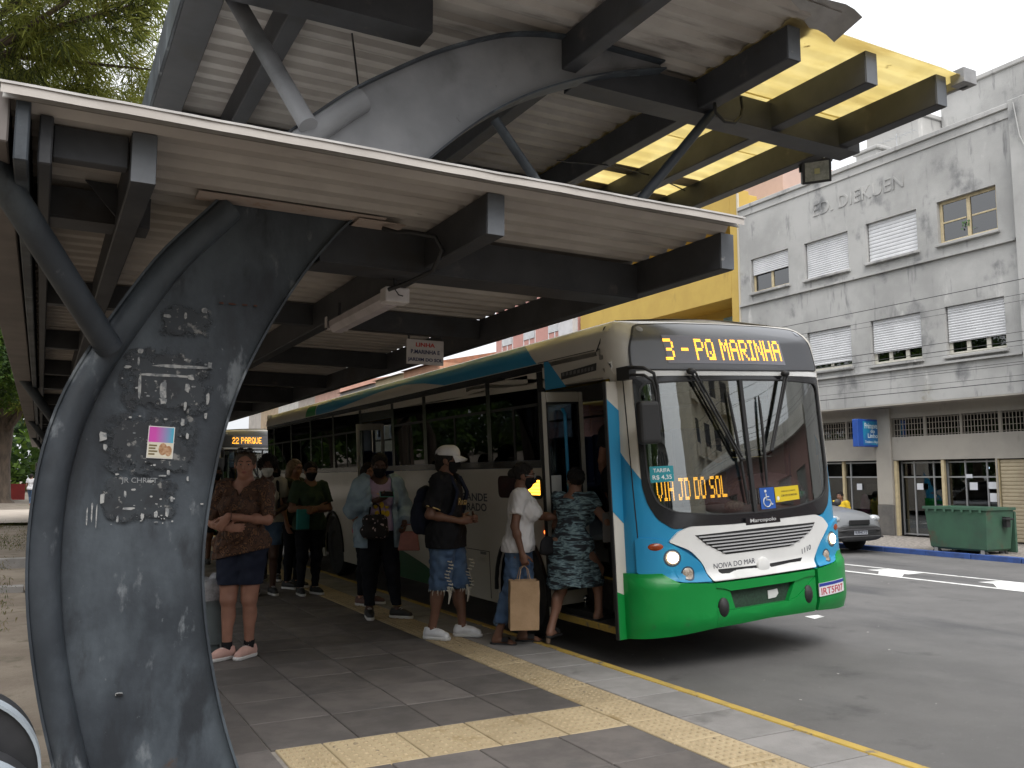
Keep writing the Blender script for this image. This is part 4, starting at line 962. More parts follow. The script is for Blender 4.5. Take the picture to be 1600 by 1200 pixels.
def seat(x, y, z, m=None, par=None):
    q = MB(); q.box(x - .2, x + .2, y - .22, y + .2, z + .36, z + .44); q.box(x - .2, x + .2, y + .18, y + .25, z + .42, z + 1.02); q.box(x - .15, x + .15, y - .1, y + .15, z, z + .36)
    return q.build('seat', m or mat('seat_blue', (.03, .05, .12), .7, (.05, .07, .16), 40, 3), par or bus, bevel=.03, seg=2)
seat(1.75, 1.42, .71)
for k in range(11):
    y_ = 2.6 + k * .92
    for x_ in (1.55, 2.02): seat(x_, y_, .71)
    if not (5.4 < y_ < 7.4): seat(.40, y_, .71)
b = MB()
for x_, y_ in ((.72, 1.55), (1.25, 1.62), (.62, 2.9), (1.28, 4.4), (.62, 5.7), (.62, 7.1), (1.28, 8.0)): b.tube([(x_, y_, .71), (x_, y_, 2.55)], .017, 8)
b.tube([(.8, 1.6, 2.36), (.8, 13, 2.36)], .016, 8); b.tube([(1.6, 1.9, 2.36), (1.6, 13, 2.36)], .016, 8); b.build('grab_pole', mat('pole_yellow', (.55, .36, .03), .35), bus, smooth=60)
b = MB(); b.box(1.28, 1.32, 1.62, 1.66, .71, 2.0); b.box(1.32, 2.34, 1.62, 1.66, .71, 1.7); b.build('driver_screen', DGREY, bus)
# second (middle) door leaf standing open
q = MB(); y_ = 7.06; q.box(-.09, -.04, y_, y_ + .03, .1, 2.12); q.box(.30, .35, y_, y_ + .03, .1, 2.12); q.box(-.04, .30, y_, y_ + .03, 2.02, 2.12); q.box(-.04, .30, y_, y_ + .03, .1, .9); q.build('door_leaf', CREAM, bus, bevel=.005)
q = MB(); q.box(.2, .24, 5.80, 5.83, .1, 2.12); q.build('door_leaf', CREAM, bus)
panel('door_header', yz([(5.78, 2.14), (5.78, 2.33), (7.10, 2.33), (7.10, 2.14)]), BLACKG, bus, .0, .03, .1)
# ---- inside the windscreen: route board, stickers, clutter
bt_ = MB()
panel('route_board', [(-1.0, 1.06), (-.265, 1.085), (-.265, 1.30), (-1.0, 1.285)], LEDD, bus, -.05, .03, .06)
led_text('route_letter', 'VIA JD DO SOL', -.985, -.28, 1.085, 1.27, bus, -.048, gap=.16)
panel('fare_sticker', arc_poly([(-1.045, 1.245), (-.835, 1.25), (-.835, 1.38), (-1.045, 1.38)], .008), mat('sticker_teal', (.015, .24, .29), .4), bus, .0022, .002)
WHT = mat('print_white', (.68, .70, .70), .5)
bus_text('fare_lettering', 'TARIFA', .15, (-.94, 1.345), WHT, bus, .0024, .0012, .032); bus_text('fare_lettering', 'R$ 4,35', .17, (-.94, 1.285), WHT, bus, .0024, .0012, .042)
panel('access_sticker', [(.045, .957), (.215, .957), (.215, 1.142), (.045, 1.142)], mat('sticker_blue', (.02, .09, .36), .4), bus, .0022, .002)
b = MB(); cx_, cz_ = .122, 1.045
def fp(x, z_): return bf(cx_ + x, cz_ + z_, .0045)
b.tube([fp(-.004 + .043 * math.cos(a), -.028 + .043 * math.sin(a)) for a in np.linspace(R_(110), R_(345), 18)], .0055, 6); b.tube([fp(-.012, .045), fp(-.010, -.01), fp(.028, -.012), fp(.046, -.055), fp(.06, -.05)], .0065, 6); b.tube([fp(-.01, .018), fp(.022, .016)], .005, 6); b.ball(fp(-.012, .066), (.013, .003, .013), 10, 6); b.build('access_symbol', WHT, bus, smooth=60)
panel('notice_sticker', [(.225, 1.005), (.53, 1.018), (.53, 1.142), (.225, 1.137)], mat('sticker_yellow', (.62, .46, .02), .4), bus, .0022, .002)
bus_text('notice_lettering', 'EMBARQUE SOMENTE', .18, (.395, 1.098), mat('notice_ink', (.10, .08, .02), .6), bus, .0024, .0, .016, tilt=.02); bus_text('notice_lettering', 'COM USO DE MASCARA', .21, (.40, 1.062), mat('notice_ink'), bus, .0024, .002, .019, tilt=.02)
disc('notice_dot', .258, 1.04, .016, .019, WHT, bus, .003, .001, thick=.001)
b = MB(); b.ball(bf(-.17, 1.0, -.10), (.10, .07, .05), 12, 6); b.build('dash_cloth', mat('crumpled_cloth', (.40, .32, .27), .9, (.15, .12, .10), 40, 5, bump=1, bscale=40), bus, smooth=180)
b = MB(); b.tube([bf(.6, 1.04, -.12), bf(.72, 1.05, -.12), bf(.74, 1.05, -.12), bf(.78, 1.06, -.12)], [.035, .035, .015, .013], 12); b.build('water_bottle', mat('bottle_clear', (.45, .55, .50), .15, (.1, .35, .15), 20, 2), bus, smooth=60)
b = MB(); b.box(2.1, 2.13, .55, .6, .95, 2.2); b.build('sun_curtain_rail', CHROME, bus)
# ---- wipers
def wiper(piv, tip, b0, b1, k):
    w = MB(); p = Vector(bf(*piv, .05)); t = Vector(bf(*tip, .045))
    side = Vector((.035 * k, 0, .012))
    w.tube([p, t], .011, 8); w.tube([p + side, t + side * .7], .009, 8); w.ball(p, (.045, .035, .03), 10, 6); w.ball(t + side * .4, (.028, .014, .016), 8, 5)
    o = w.build('wiper_arm', BLACKR, bus, smooth=60)
    w = MB(); n_ = 9; pts = [bf(b0[0] + (b1[0] - b0[0]) * i / n_, b0[1] + (b1[1] - b0[1]) * i / n_, .016 + .012 * math.sin(math.pi * i / n_)) for i in range(n_ + 1)]
    w.tube(pts, [.006] + [.013] * (n_ - 1) + [.006], 8); w.build('wiper_blade', BLACKR, o, smooth=60)
wiper((-.595, 2.172), (-.165, 1.40), (-.205, 1.99), (-.118, 1.01), 1); wiper((.482, 2.155), (.19, 1.465), (.149, 1.955), (.122, 1.155), 1)
# ---- mirror on its arm
mr_ = MB(); mr_.box(-.075, .125, -.045, .045, 1.565, 1.915); mh = mr_.build('mirror', BLACKR, bus, bevel=.035, seg=3)
mr_ = MB(); mr_.tube([(.02, .30, 2.19), (-.02, .12, 2.20), (.03, .03, 2.19), (.11, .0, 2.14), (.135, -.005, 2.04), (.138, -.005, 1.70), (.12, 0, 1.66)], .014, 8); mr_.tube([(.03, .32, 2.13), (-.01, .14, 2.14), (.04, .04, 2.13), (.10, .01, 2.08), (.12, .0, 1.98), (.12, 0, 1.88)], .012, 8)
mr_.box(-.02, .05, .16, .34, 2.11, 2.22); mr_.build('mirror_arm', BLACKR, bus, smooth=60)
# ================================================================== BUILDINGS
PLAST = mat('weathered_cement_render', (.44, .436, .425), .92, (.32, .318, .31), .55, 9, .35, .68, bump=.5, bscale=45,
            dirt=[((.17, .172, .176), 1.1, .55, .72, (1, 1, .8)), ((.62, .61, .59), 1.7, .60, .75, (1, 1, .35)), ((.22, .22, .22), 3.0, .57, .73, (1.6, 1.6, .28)), ((.22, .205, .15), .7, .64, .78)])
BEIGE = mat('beige_wall', (.36, .335, .295), .9, (.30, .28, .25), .9, 8, bump=.25, bscale=60, dirt=((.22, .205, .18), 2.2, .62, .78, (1, 1, .4)))
DGW = mat('dark_dado', (.10, .095, .09), .9, (.14, .13, .12), 3, 6)
CRM = mat('cream_joinery', (.55, .46, .28), .6, (.46, .38, .24), 6, 6)
WHT2 = mat('white_shutter', (.66, .665, .68), .5, (.58, .585, .60), 2.2, 7)
ALU = mat('aluminium', (.42, .43, .44), .35, metal=.6)
IRON = mat('iron_grille', (.26, .235, .20), .7)
DARKI = mat('dark_interior', (.035, .035, .037), .9)
WGL = glass('window_glass', (.22, .25, .27), .16)
SHG = glass('shop_glass', (.50, .54, .55), .12)
ROLL = mat('roller_beige', (.46, .39, .27), .6, (.40, .335, .23), 3, 7)
def wall_x(name, X, y0, y1, z0, z1, holes, depth, m, parent, sgn=-1):
    """wall facing -x at X with rectangular openings (ya, yb, za, zb) and reveals of the given depth"""
    b = MB(); ys_ = sorted({y0, y1} | {h[i] for h in holes for i in (0, 1)}); zs_ = sorted({z0, z1} | {h[i] for h in holes for i in (2, 3)})
    ys_ = [q for q in ys_ if y0 <= q <= y1]; zs_ = [q for q in zs_ if z0 <= q <= z1]
    for i in range(len(ys_) - 1):
        for j in range(len(zs_) - 1):
            cy, cz = (ys_[i] + ys_[i + 1]) / 2, (zs_[j] + zs_[j + 1]) / 2
            if any(h[0] < cy < h[1] and h[2] < cz < h[3] for h in holes): continue
            b.add([(X, ys_[i], zs_[j]), (X, ys_[i + 1], zs_[j]), (X, ys_[i + 1], zs_[j + 1]), (X, ys_[i], zs_[j + 1])], [(0, 1, 2, 3)])
    d = -sgn * depth
    for a, c, e, f in holes:
        b.add([(X, a, e), (X, c, e), (X, c, f), (X, a, f), (X + d, a, e), (X + d, c, e), (X + d, c, f), (X + d, a, f)], [(0, 4, 5, 1), (1, 5, 6, 2), (2, 6, 7, 3), (3, 7, 4, 0)])
    b.add([(X, y0, z1), (X, y1, z1), (X + 9, y1, z1), (X + 9, y0, z1), (X, y0, z0), (X, y1, z0), (X + 9, y1, z0), (X + 9, y0, z0)], [(0, 1, 2, 3), (0, 3, 7, 4), (1, 5, 6, 2)])
    return b.build(name, m, parent)
def shutter(X, y0, y1, z0, z1, parent, m=WHT2, pitch=.052, name='shutter'):
    b = MB(); rows = []; n = max(2, int((z1 - z0) / pitch)); p = (z1 - z0) / n
    for k in range(n):
        z = z0 + k * p
        for f, d in ((0, .010), (.12, 0), (.5, -.006), (.86, 0), (.93, .012)): rows.append([(X + d, y0, z + f * p), (X + d, y1, z + f * p)])
    rows.append([(X + .01, y0, z1), (X + .01, y1, z1)])
    b.grid(rows); return b.build(name, m, parent, smooth=25)
def sash(X, y0, y1, z0, z1, parent, m=CRM, nm=2, nt=0, w=.06, gl=None):
    """window: frame with nm mullion bays and nt transoms, panes set back"""
    b = MB(); d = .05
    b.box(X, X + d, y0, y0 + w, z0, z1); b.box(X, X + d, y1 - w, y1, z0, z1); b.box(X, X + d, y0 + w, y1 - w, z0, z0 + w); b.box(X, X + d, y0 + w, y1 - w, z1 - w, z1)
    for k in range(1, nm): y = y0 + (y1 - y0) * k / nm; b.box(X - .004, X + d, y - w * .6, y + w * .6, z0 + w, z1 - w)
    for k in range(1, nt + 1):
        z = z0 + (z1 - z0) * k / (nt + 1)
        for j in range(nm):
            ya = y0 + (y1 - y0) * j / nm + w; yb = y0 + (y1 - y0) * (j + 1) / nm - w; b.box(X + .005, X + d, ya, yb, z - w * .25, z + w * .25)
    fr = b.build('window', m, parent, bevel=.004)
    for j in range(nm):
        ya = y0 + (y1 - y0) * j / nm + w * .5; yb = y0 + (y1 - y0) * (j + 1) / nm - w * .5
        q = MB(); q.box(X + .025, X + .030, ya, yb, z0 + w * .5, z1 - w * .5); q.build('pane', gl or WGL, fr)
    return fr
gb = thing('cement_building', 'weathered grey three storey building with white roller shutters and shops below', 'building', (18.9, 16, 0))
def GB(o): o.parent = gb; o.location = Vector(o.location) - Vector((18.9, 16, 0)); return o
class Loc:  # builds in world coordinates, then parents to a thing placed elsewhere
    pass
XU, XG = 18.9, 19.5
upW = [(11.86, 13.36, 7.09, 8.15), (13.93, 15.45, 7.09, 8.15), (16.04, 17.58, 7.07, 8.13), (18.19, 19.72, 7.09, 8.15)]
loW = [(11.82, 13.30, 4.36, 5.55), (13.96, 15.44, 4.38, 5.55), (16.07, 17.59, 4.43, 5.55), (18.2, 19.72, 4.43, 5.55)]
PARTS0 = set(o.name for o in bpy.data.objects)
wall_x('upper_wall', XU, 11.43, 20.22, 3.34, 9.84, upW + loW, .16, PLAST, None)
b = MB(); b.box(XU - .05, XU + .25, 11.44, 20.21, 9.80, 9.92); b.build('parapet_coping', PLAST, None, bevel=.01)
b = MB(); b.box(XU - .03, XU - .001, 11.45, 20.2, 9.58, 9.62); b.box(XU - .07, XU - .001, 11.45, 20.2, 6.74, 6.80); b.box(XU - .07, XU - .001, 11.45, 20.2, 4.18, 4.23); b.build('string_course', PLAST, None)
for h in upW + loW:
    b = MB(); b.box(XU - .09, XU + .15, h[0] - .05, h[1] + .05, h[2] - .07, h[2] - .002); b.build('sill', PLAST, None, bevel=.008)
b = MB(); b.box(XU + .20, XU + 8.8, 11.5, 20.1, 3.4, 9.7); b.build('interior_mass', DARKI, None)
for k, h in enumerate(upW):
    X = XU + .10
    if k == 0: sash(X, h[0], h[1], h[2], h[3], None, CRM, 2, 1, .075)
    elif k in (1, 2): shutter(X - .02, h[0] + .03, h[1] - .03, h[2] + .02, h[3], None, pitch=.06 if k == 2 else .09)
    else:
        sash(X + .02, h[0], h[1], h[2], h[3], None, CRM, 2, 0, .07); shutter(X - .03, h[0] + .03, h[1] - .03, 7.64, h[3], None)
for k, h in enumerate(loW):
    X = XU + .10; zb = (4.68, 4.68, 4.60, 4.75)[k]
    sash(X + .02, h[0], h[1], h[2], h[3], None, mat('white_joinery', (.58, .56, .48), .6, (.5, .48, .42), 5, 6), 3 if k < 2 else 2, 0, .085); shutter(X - .03, h[0] + .03, h[1] - .03, zb, h[3], None, pitch=.062)
cg = mat('curtain', (.5, .5, .52), .9, (.3, .3, .32), 18, 3)
b = MB(); b.grid([[(XU + .16 + .012 * math.sin(k * 1.9), 13.22 - k * .035, z) for z in (4.42, 4.9)] for k in range(14)]); b.build('curtain', cg, None, smooth=180)
b = MB(); rr = random.Random(2)
for k in range(16):
    c = Vector((XU + .08, 12.62 + rr.uniform(-.16, .16), 7.28 + rr.uniform(0, .22))); d = Vector((0, rr.uniform(-.07, .07), rr.uniform(.02, .09))); e = Vector((.0, -d.z, d.y)) * .5
    b.add([c, c + d * .5 + e * .5, c + d, c + d * .5 - e * .5], [(0, 1, 2, 3)])
b.build('window_plant', mat('plant_leaf', (.08, .16, .05), .6), None)
REL = mat('relief_lettering', (.26, .258, .25), .92, (.18, .18, .176), 2, 6)
put_text('relief_lettering', 'ED. DIEKUEN', .5, PLAST, None, (XU - .006, 15.72, 9.0), (0, -1, 0), (0, 0, 1), width=2.95, ext=.012, height=.36)
# ground floor
b = MB(); b.box(XU + .001, XG + 2, 11.44, 20.2, 3.30, 3.339); b.build('soffit', BEIGE, None)
gy = [(11.5, 15.44), (15.90, 19.9)]
wall_x('shop_wall', XG, 11.43, 20.2, 0, 3.299, [(a, c, 2.53, 3.02) for a, c in gy] + [(11.5, 12.60, .0, 1.92), (12.64, 15.42, .0, 1.93), (15.90, 19.9, .42, 1.94)], .22, BEIGE, None)
b = MB(); b.box(XG - .06, XG - .002, 15.42, 15.89, .78, 3.29); b.build('pillar', BEIGE, None, bevel=.01)
b = MB(); b.box(XG - .07, XG - .002, 15.41, 15.90, .0, .779); b.build('pillar_dado', DGW, None, bevel=.01)
for a, c in gy:
    q = MB(); q.box(XG + .15, XG + .16, a, c, 2.54, 3.01); q.build('grille_backing', WGL, None)
    q = MB(); n = int((c - a) / .085)
    for k in range(n + 1): y = a + (c - a) * k / n; q.box(XG + .03, XG + .045, y - .007, y + .007, 2.53, 3.02)
    for z in (2.56, 2.70, 2.85, 2.98): q.box(XG + .046, XG + .056, a, c, z, z + .014)
    for k in range(5): y = a + (c - a) * k / 4; q.box(XG + .02, XG + .07, y - .03, y + .03, 2.53, 3.02)
    q.build('iron_grille', IRON, None)
shutter(XG + .06, 11.52, 12.56, .02, 1.90, None, ROLL, .085, 'roller_shutter')
for y_ in (12.58, 13.98, 15.33): b = MB(); b.box(XG + .02, XG + .1, y_, y_ + .08, 0, 1.92); b.build('door_post', CRM, None)
def shopfront(y0, y1, ys_, zt, z0, z1, X=XG + .14):
    b = MB(); w = .035
    for y in [y0, y1] + ys_: b.box(X, X + .05, y - w / 2, y + w / 2, z0, z1)
    for z in (z0 + w, zt, z1 - w): b.box(X + .004, X + .046, y0, y1, z - w / 2, z + w / 2)
    f = b.build('shop_frame', ALU, None)
    q = MB(); q.box(X + .022, X + .028, y0, y1, z0, z1); q.build('shop_pane', SHG, f)
shopfront(12.67, 13.97, [12.95, 13.5], 1.50, .02, 1.9); shopfront(14.07, 15.32, [14.4, 14.95], 1.50, .02, 1.9, XG + .20); shopfront(15.95, 19.85, [16.9, 17.85, 18.8], 1.5, .44, 1.92)
b = MB(); b.box(XG + .1, XG + .18, 17.08, 17.16, .43, 1.93); b.build('door_post', CRM, None)
b = MB(); b.box(XG + .26, XG + .3, 14.07, 15.3, .02, .42); b.build('door_kick_plate', ALU, None)
b = MB(); b.box(XG + 3.4, XG + 3.5, 11.5, 19.95, 0, 3.2); b.box(XG + .25, XG + 3.4, 11.5, 19.95, -.02, .0); b.box(XG + .25, XG + 3.4, 11.47, 11.49, 0, 3.2); b.box(XG + .25, XG + 3.4, 15.5, 15.75, 0, 3.2); b.box(XG + .24, XG + 3.4, 11.5, 19.95, 2.0, 2.05); b.build('shop_interior', mat('shop_interior_grey', (.13, .125, .12), .9, (.08, .08, .08), 2, 5), None)
b = MB()
for y, w, h in ((12.5, .5, 1.1), (13.6, .7, .9), (14.9, .4, 1.6), (16.4, .8, 1.0), (17.6, .6, 1.3), (18.7, .9, .8)): b.box(XG + 2.3, XG + 3.0, y, y + w, 0, h)
b.build('shop_fitting', mat('shop_fitting', (.2, .17, .13), .7, (.3, .28, .24), 3, 4), None)
NOTE = mat('paper_white', (.60, .62, .66), .7)
for y, z, w, h in ((12.83, 1.30, .20, .16), (12.82, 1.02, .17, .2), (13.30, 1.28, .20, .18), (14.75, 1.26, .18, .16), (16.62, 1.24, .17, .17), (13.40, 1.52, .16, .09)):
    q = MB(); q.box(XG + .128, XG + .134, y - w / 2, y + w / 2, z - h / 2, z + h / 2); q.build('paper_notice', NOTE, None)
# a lamp burning in the shop
b = MB(); b.ball((XG + .9, 13.42, 1.72), .035, 10, 6); b.build('shop_lamp', mat('shop_lamp_lit', (.9, .9, .95), .4, emit=((.75, .85, 1.0), 4.0)), None)
# clothes on show behind the left window
for y, h, c, nm in ((16.62, .50, (.45, .13, .22), 'pink'), (16.28, .42, (.07, .16, .05), 'green'), (16.08, .62, (.60, .42, .03), 'yellow')):
    q = MB(); q.lathe([(.02, h + .1), (.10, h + .04), (.15, h * .7), (.17, h * .35), (.16, 0)], 14, Matrix.Translation((XG + .32, y, .45)) @ Matrix.Diagonal((.6, 1, 1, 1))); q.build('displayed_clothes', mat('cloth_' + nm, c, .9, tuple(x * .6 for x in c), 7, 4), None, smooth=180)
for o in list(bpy.data.objects):
    if o.name not in PARTS0 and o.parent is None and o.name != 'lettering': GB(o)
# roof-top bits standing on the building
def tagged(o, label, cat, group=None): return tag(o, label, cat, group)
b = MB(); b.box(0, .5, -.35, .35, 0, .35); b.box(-.05, .55, -.42, .42, .35, .45); b.box(.1, .4, -.2, .2, -.3, 0)
o = b.build('roof_vent', PLAST, None, bevel=.02, loc=(19.6, 15.9, 10.05)); tagged(o, 'small cement vent block on the roof edge of the grey building', 'roof vent')
b = MB(); b.tube([(0, 0, 0), (0, 0, 1.3)], .012, 6); b.tube([(0, -.6, 1.2), (0, .5, 1.2)], .008, 5)
for k in range(7): b.tube([(-.18, -.55 + k * .17, 1.2), (.18, -.55 + k * .17, 1.2)], .005, 4)
o = b.build('tv_antenna', ALU, None, loc=(20.5, 15.6, 9.7)); tagged(o, 'thin metal television aerial on the grey roof', 'aerial')

# taller cement block set back, neighbour at the frame edge
def block(name, label, x0, x1, y0, y1, z0, z1, m, extra=None):
    t = thing(name, label, 'building', (x0, (y0 + y1) / 2, z0))
    q = MB(); q.box(0, x1 - x0, -(y1 - y0) / 2, (y1 - y0) / 2, 0, z1 - z0); q.build('wall', m, t)
    q = MB(); q.box(-.06, x1 - x0, -(y1 - y0) / 2 - .05, (y1 - y0) / 2 + .05, z1 - z0 + .001, z1 - z0 + .14); q.build('parapet', m, t, bevel=.02)
    return t
block('rear_block', 'taller plain cement block rising behind the grey building', 23, 34, -6, 15.95, 0, 12.75, PLAST)
block('rear_block', 'low cement roof room between the grey parapet and the taller block', 22, 24, 16.0, 17.8, 9, 12.0, PLAST)
block('pink_block', 'pale pink plain wall rising behind the yellow and grey facades', 22, 32, 21.3, 29, 0, 12.3, mat('pink_wall_pale', (.50, .36, .31), .9, (.44, .32, .28), .8, 6))
PLAST2 = mat('light_cement_render', (.37, .365, .355), .92, (.29, .285, .28), .7, 9, .35, .68, bump=.4, bscale=50, dirt=[((.16, .16, .158), 1.2, .6, .75, (1, 1, .4))])
t = thing('corner_building', 'light cement building at the picture edge beside the grey one', 'building', (18.82, 6, 0))
wall_x('wall', 0, -5.5, 5.41, 0, 9.95, [(-5 + k * 2.1, -3.6 + k * 2.1, z, z + 1.1) for k in range(4) for z in (4.4, 7.1)], .16, PLAST2, t)
for k in range(4):
    for z in (4.4, 7.1): shutter(.10, -5 + k * 2.1, -3.6 + k * 2.1, z, z + 1.1, t)
q = MB(); q.box(-.12, -.002, 4.9, 5.35, 0, 9.9); q.build('pilaster', PLAST, t, bevel=.01)
q = MB(); q.tube([(-.15, 5.2, 9.8), (-.15, 5.1, 9.0), (-.14, 4.75, 8.0), (-.15, 4.7, 7.3), (-.14, 4.85, 6.7), (-.14, 5.1, 6.0), (-.14, 5.0, 3.6)], .012, 6); q.build('cable', mat('pale_cable', (.4, .4, .39), .6), t)

# yellow building
YEL = mat('yellow_wall', (.52, .36, .085), .85, (.46, .31, .075), .8, 8, bump=.2, bscale=50, dirt=((.30, .20, .06), 1.6, .62, .78, (1, 1, .35)))
YELD = mat('yellow_soffit', (.42, .28, .07), .9)
t = thing('yellow_building', 'yellow rendered building with deep balcony bands past the grey one', 'building', (18.9, 25, 0))
q = MB()
for z0, z1 in ((9.62, 10.6), (7.12, 8.12), (4.4, 5.5)): q.box(0, 1.2, -4.398, 4.4, z0, z1)
q.box(0, .5, -4.76, -4.4, 3.4, 10.55); q.build('balcony_band', YEL, t, bevel=.01)
q = MB(); q.box(1.21, 9, -4.75, 4.4, 0, 10.5); q.build('wall', YEL, t)
BSH = mat('blue_shutter', (.22, .34, .40), .6, (.18, .28, .34), 5, 4)
for z in (8.13, 5.6):
    for y in (-4.2, -1.6, 1.0, 3.0): shutter(1.17, y, y + 1.5, z, z + 1.25, t, BSH, .07)
q = MB(); q.box(-.02, .04, -4.8, -4.74, 0, 10.4); q.build('downpipe', mat('pale_pipe', (.5, .45, .35), .6), t)
# pink building and the lower row down the street
PNK = mat('pink_wall', (.52, .27, .235), .85, (.45, .235, .205), .9, 7, dirt=((.30, .17, .15), 2, .64, .8, (1, 1, .4)))
t = thing('pink_building', 'pink apartment building with white shutters above the bus roof', 'building', (18.9, 33.1, 0))
q = MB(); q.box(0, 9, -3.5, 3.75, 0, 11.5); q.build('wall', PNK, t)
q = MB(); q.box(-.25, -.002, -3.5, -2.4, 2.4, 11.4); q.build('bay', mat('pale_bay', (.58, .57, .58), .8, (.5, .49, .5), 2, 5), t)
for y in (-1.7, .5, 2.6):
    for z in (3.6, 7.0, 9.4):
        sash(-.012, y - .55, y + .55, z, z + 1.25, t, WHT2, 2, 0, .06); shutter(-.03, y - .5, y + .5, z + .65, z + 1.25, t)
rb_ = random.Random(9); y = 37.2; cols_ = [(.42, .36, .30), (.40, .22, .14), (.50, .42, .28), (.45, .45, .46), (.46, .28, .22), (.38, .33, .29), (.52, .5, .46), (.40, .30, .2), (.44, .40, .36)]
adj = ['tan', 'brick red', 'sand', 'pale grey', 'terracotta', 'brown grey', 'off white', 'ochre', 'stone']
for k in range(9):
    w = rb_.uniform(5, 8); h = rb_.uniform(6.9, 7.7) + .22 * k
    t = thing('street_house', 'low %s two storey house down the street past the pink building' % adj[k], 'house', (18.9, y + w / 2, 0), 0, 'low houses along the far street')
    m_ = mat('house_%s' % adj[k].replace(' ', '_'), cols_[k], .9, tuple(c * .8 for c in cols_[k]), .8, 6)
    q = MB(); q.box(0, 8, -w / 2, w / 2 - .02, 0, h); q.build('wall', m_, t)
    q = MB(); q.add([(-.3, -w / 2, h), (-.3, w / 2 - .05, h), (4, w / 2 - .05, h + .9), (4, -w / 2, h + .9), (8.3, -w / 2, h), (8.3, w / 2 - .05, h)], [(0, 1, 2, 3), (3, 2, 5, 4), (0, 3, 4), (1, 5, 2)]); q.build('roof', mat('clay_roof', (.28, .12, .07), .9, (.20, .10, .06), 3, 5) if k % 2 else m_, t)
    for j in range(2):
        for z in (1.0, 4.0): sash(-.03, -w / 2 + .9 + j * w * .45, -w / 2 + 2.2 + j * w * .45, z, z + 1.4, t, WHT2, 2, 0, .07)
    y += w
# behind the camera: what the windscreen mirrors
def tower(x, y, w, d, h, m, label, nx=4, nz=9, face=1):
    t = thing('apartment_tower', label, 'building', (x, y, 0))
    q = MB(); q.box(-w / 2, w / 2, -d / 2, d / 2, 0, h); q.build('wall', m, t)
    q = MB(); q.box(-w * .3, w * .2, -d * .3, d * .3, h, h + 3); q.build('roof_room', m, t)
    for i in range(nx):
        for j in range(nz):
            xx = -w / 2 + w * (i + .5) / nx; zz = 4 + (h - 5) * j / nz
            q = MB(); q.box(xx - .8, xx + .8, d / 2 - .02, d / 2 + .03, zz, zz + 1.3); q.build('window', DARKI, t)
            q = MB(); q.box(xx - 1.1, xx + 1.1, d / 2, d / 2 + .7, zz - .8, zz - .1); q.build('balcony', m, t)
tower(9.5, -60, 10, 10, 30, mat('tower_grey', (.16, .155, .15), .9, (.2, .19, .18), .5, 5), 'dark grey tower block with balconies at the end of the street behind', 4, 9)
tower(29, -34, 12, 12, 20, mat('tower_cream', (.42, .38, .3), .9, (.36, .33, .27), .5, 5), 'cream apartment block on the far pavement behind', 4, 5)
t = thing('low_shop_row', 'maroon low shop row with barred windows on the far pavement', 'building', (19.2, -10, 0))
wall_x('wall', 0, -10, 10, 0, 3.9, [(-9 + k * 3.2, -7 + k * 3.2, 1.2, 3.0) for k in range(6)], .3, mat('maroon_wall', (.22, .12, .11), .8, (.19, .105, .095), 1, 5), t)
for k in range(6):
    q = MB()
    for j in range(12): q.box(.05, .08, -9 + k * 3.2 + j * .17, -8.97 + k * 3.2 + j * .17, 1.2, 3.0)
    q.build('window_bars', mat('white_bars', (.6, .6, .58), .6), t)
    q = MB(); q.box(.25, .3, -9 + k * 3.2, -7 + k * 3.2, 1.2, 3.0); q.build('pane', DARKI, t)
q = MB(); q.box(-.3, 9, -10, 10, 3.901, 4.4); q.build('parapet', mat('house_off_white', (.52, .5, .46), .9), t)

# shop sign
sgx = thing('shop_sign', 'blue shop sign with white script letters projecting over the pavement', 'sign', (19.25, 15.9, 2.65), 0)
q = MB(); q.box(-.55, .43, -.09, .09, -.36, .36); q.build('sign_box', mat('sign_blue_deep', (.02, .08, .36), .4, (.02, .07, .30), 4, 4), sgx, bevel=.01)
q = MB(); q.box(-.36, .40, -.096, -.091, -.31, .31); q.build('sign_face', mat('sign_cyan', (.02, .22, .40), .4, (.02, .13, .36), 2.2, 3, .4, .6), sgx)
WL = mat('sign_letter_white', (.58, .68, .72), .5)
for s, z, w, h in (('Primavera', .19, .60, .15), ('do', .05, .16, .1), ('Linho', -.07, .38, .12)): put_text('lettering', s, .1, WL, sgx, (-.0, -.098, z), (1, 0, 0), (0, 0, 1), width=w, bold=.002, height=h)
put_text('lettering', 'Tecidos e Negocios', .1, WL, sgx, (.02, -.098, -.24), (1, 0, 0), (0, 0, 1), width=.64, shear=.3, height=.09)

# overhead wires
wr = random.Random(6)
for k, (z0, z1) in enumerate(((4.62, 4.5), (4.48, 4.44), (4.36, 4.30), (3.95, 3.9), (3.80, 3.82), (3.62, 3.70), (3.46, 3.55), (5.5, 5.6), (5.42, 5.34), (5.30, 5.14), (4.2, 4.14))):
    q = MB(); x = 17.0 + wr.uniform(-.25, .25); sg_ = wr.uniform(.15, .4)
    if k in (8,): sg_ = .9
    pts = [(x, 42 - j * 3.4, z0 + (z1 - z0) * j / 18 + sg_ * ((j / 18 - .55) ** 2 * 4 - .5)) for j in range(19)]
    q.tube(pts, wr.choice((.004, .005, .008)), 5); o = q.build('overhead_wire', CAB, None)
    tag(o, ('highest-but-two', 'fourth highest', 'middle', 'third lowest', 'second lowest', 'slack low', 'lowest', 'topmost', 'sagging upper', 'slanting upper', 'mid-height')[k] + ' thin black overhead wire strung along the grey facade', 'wire', 'overhead wires along the street')
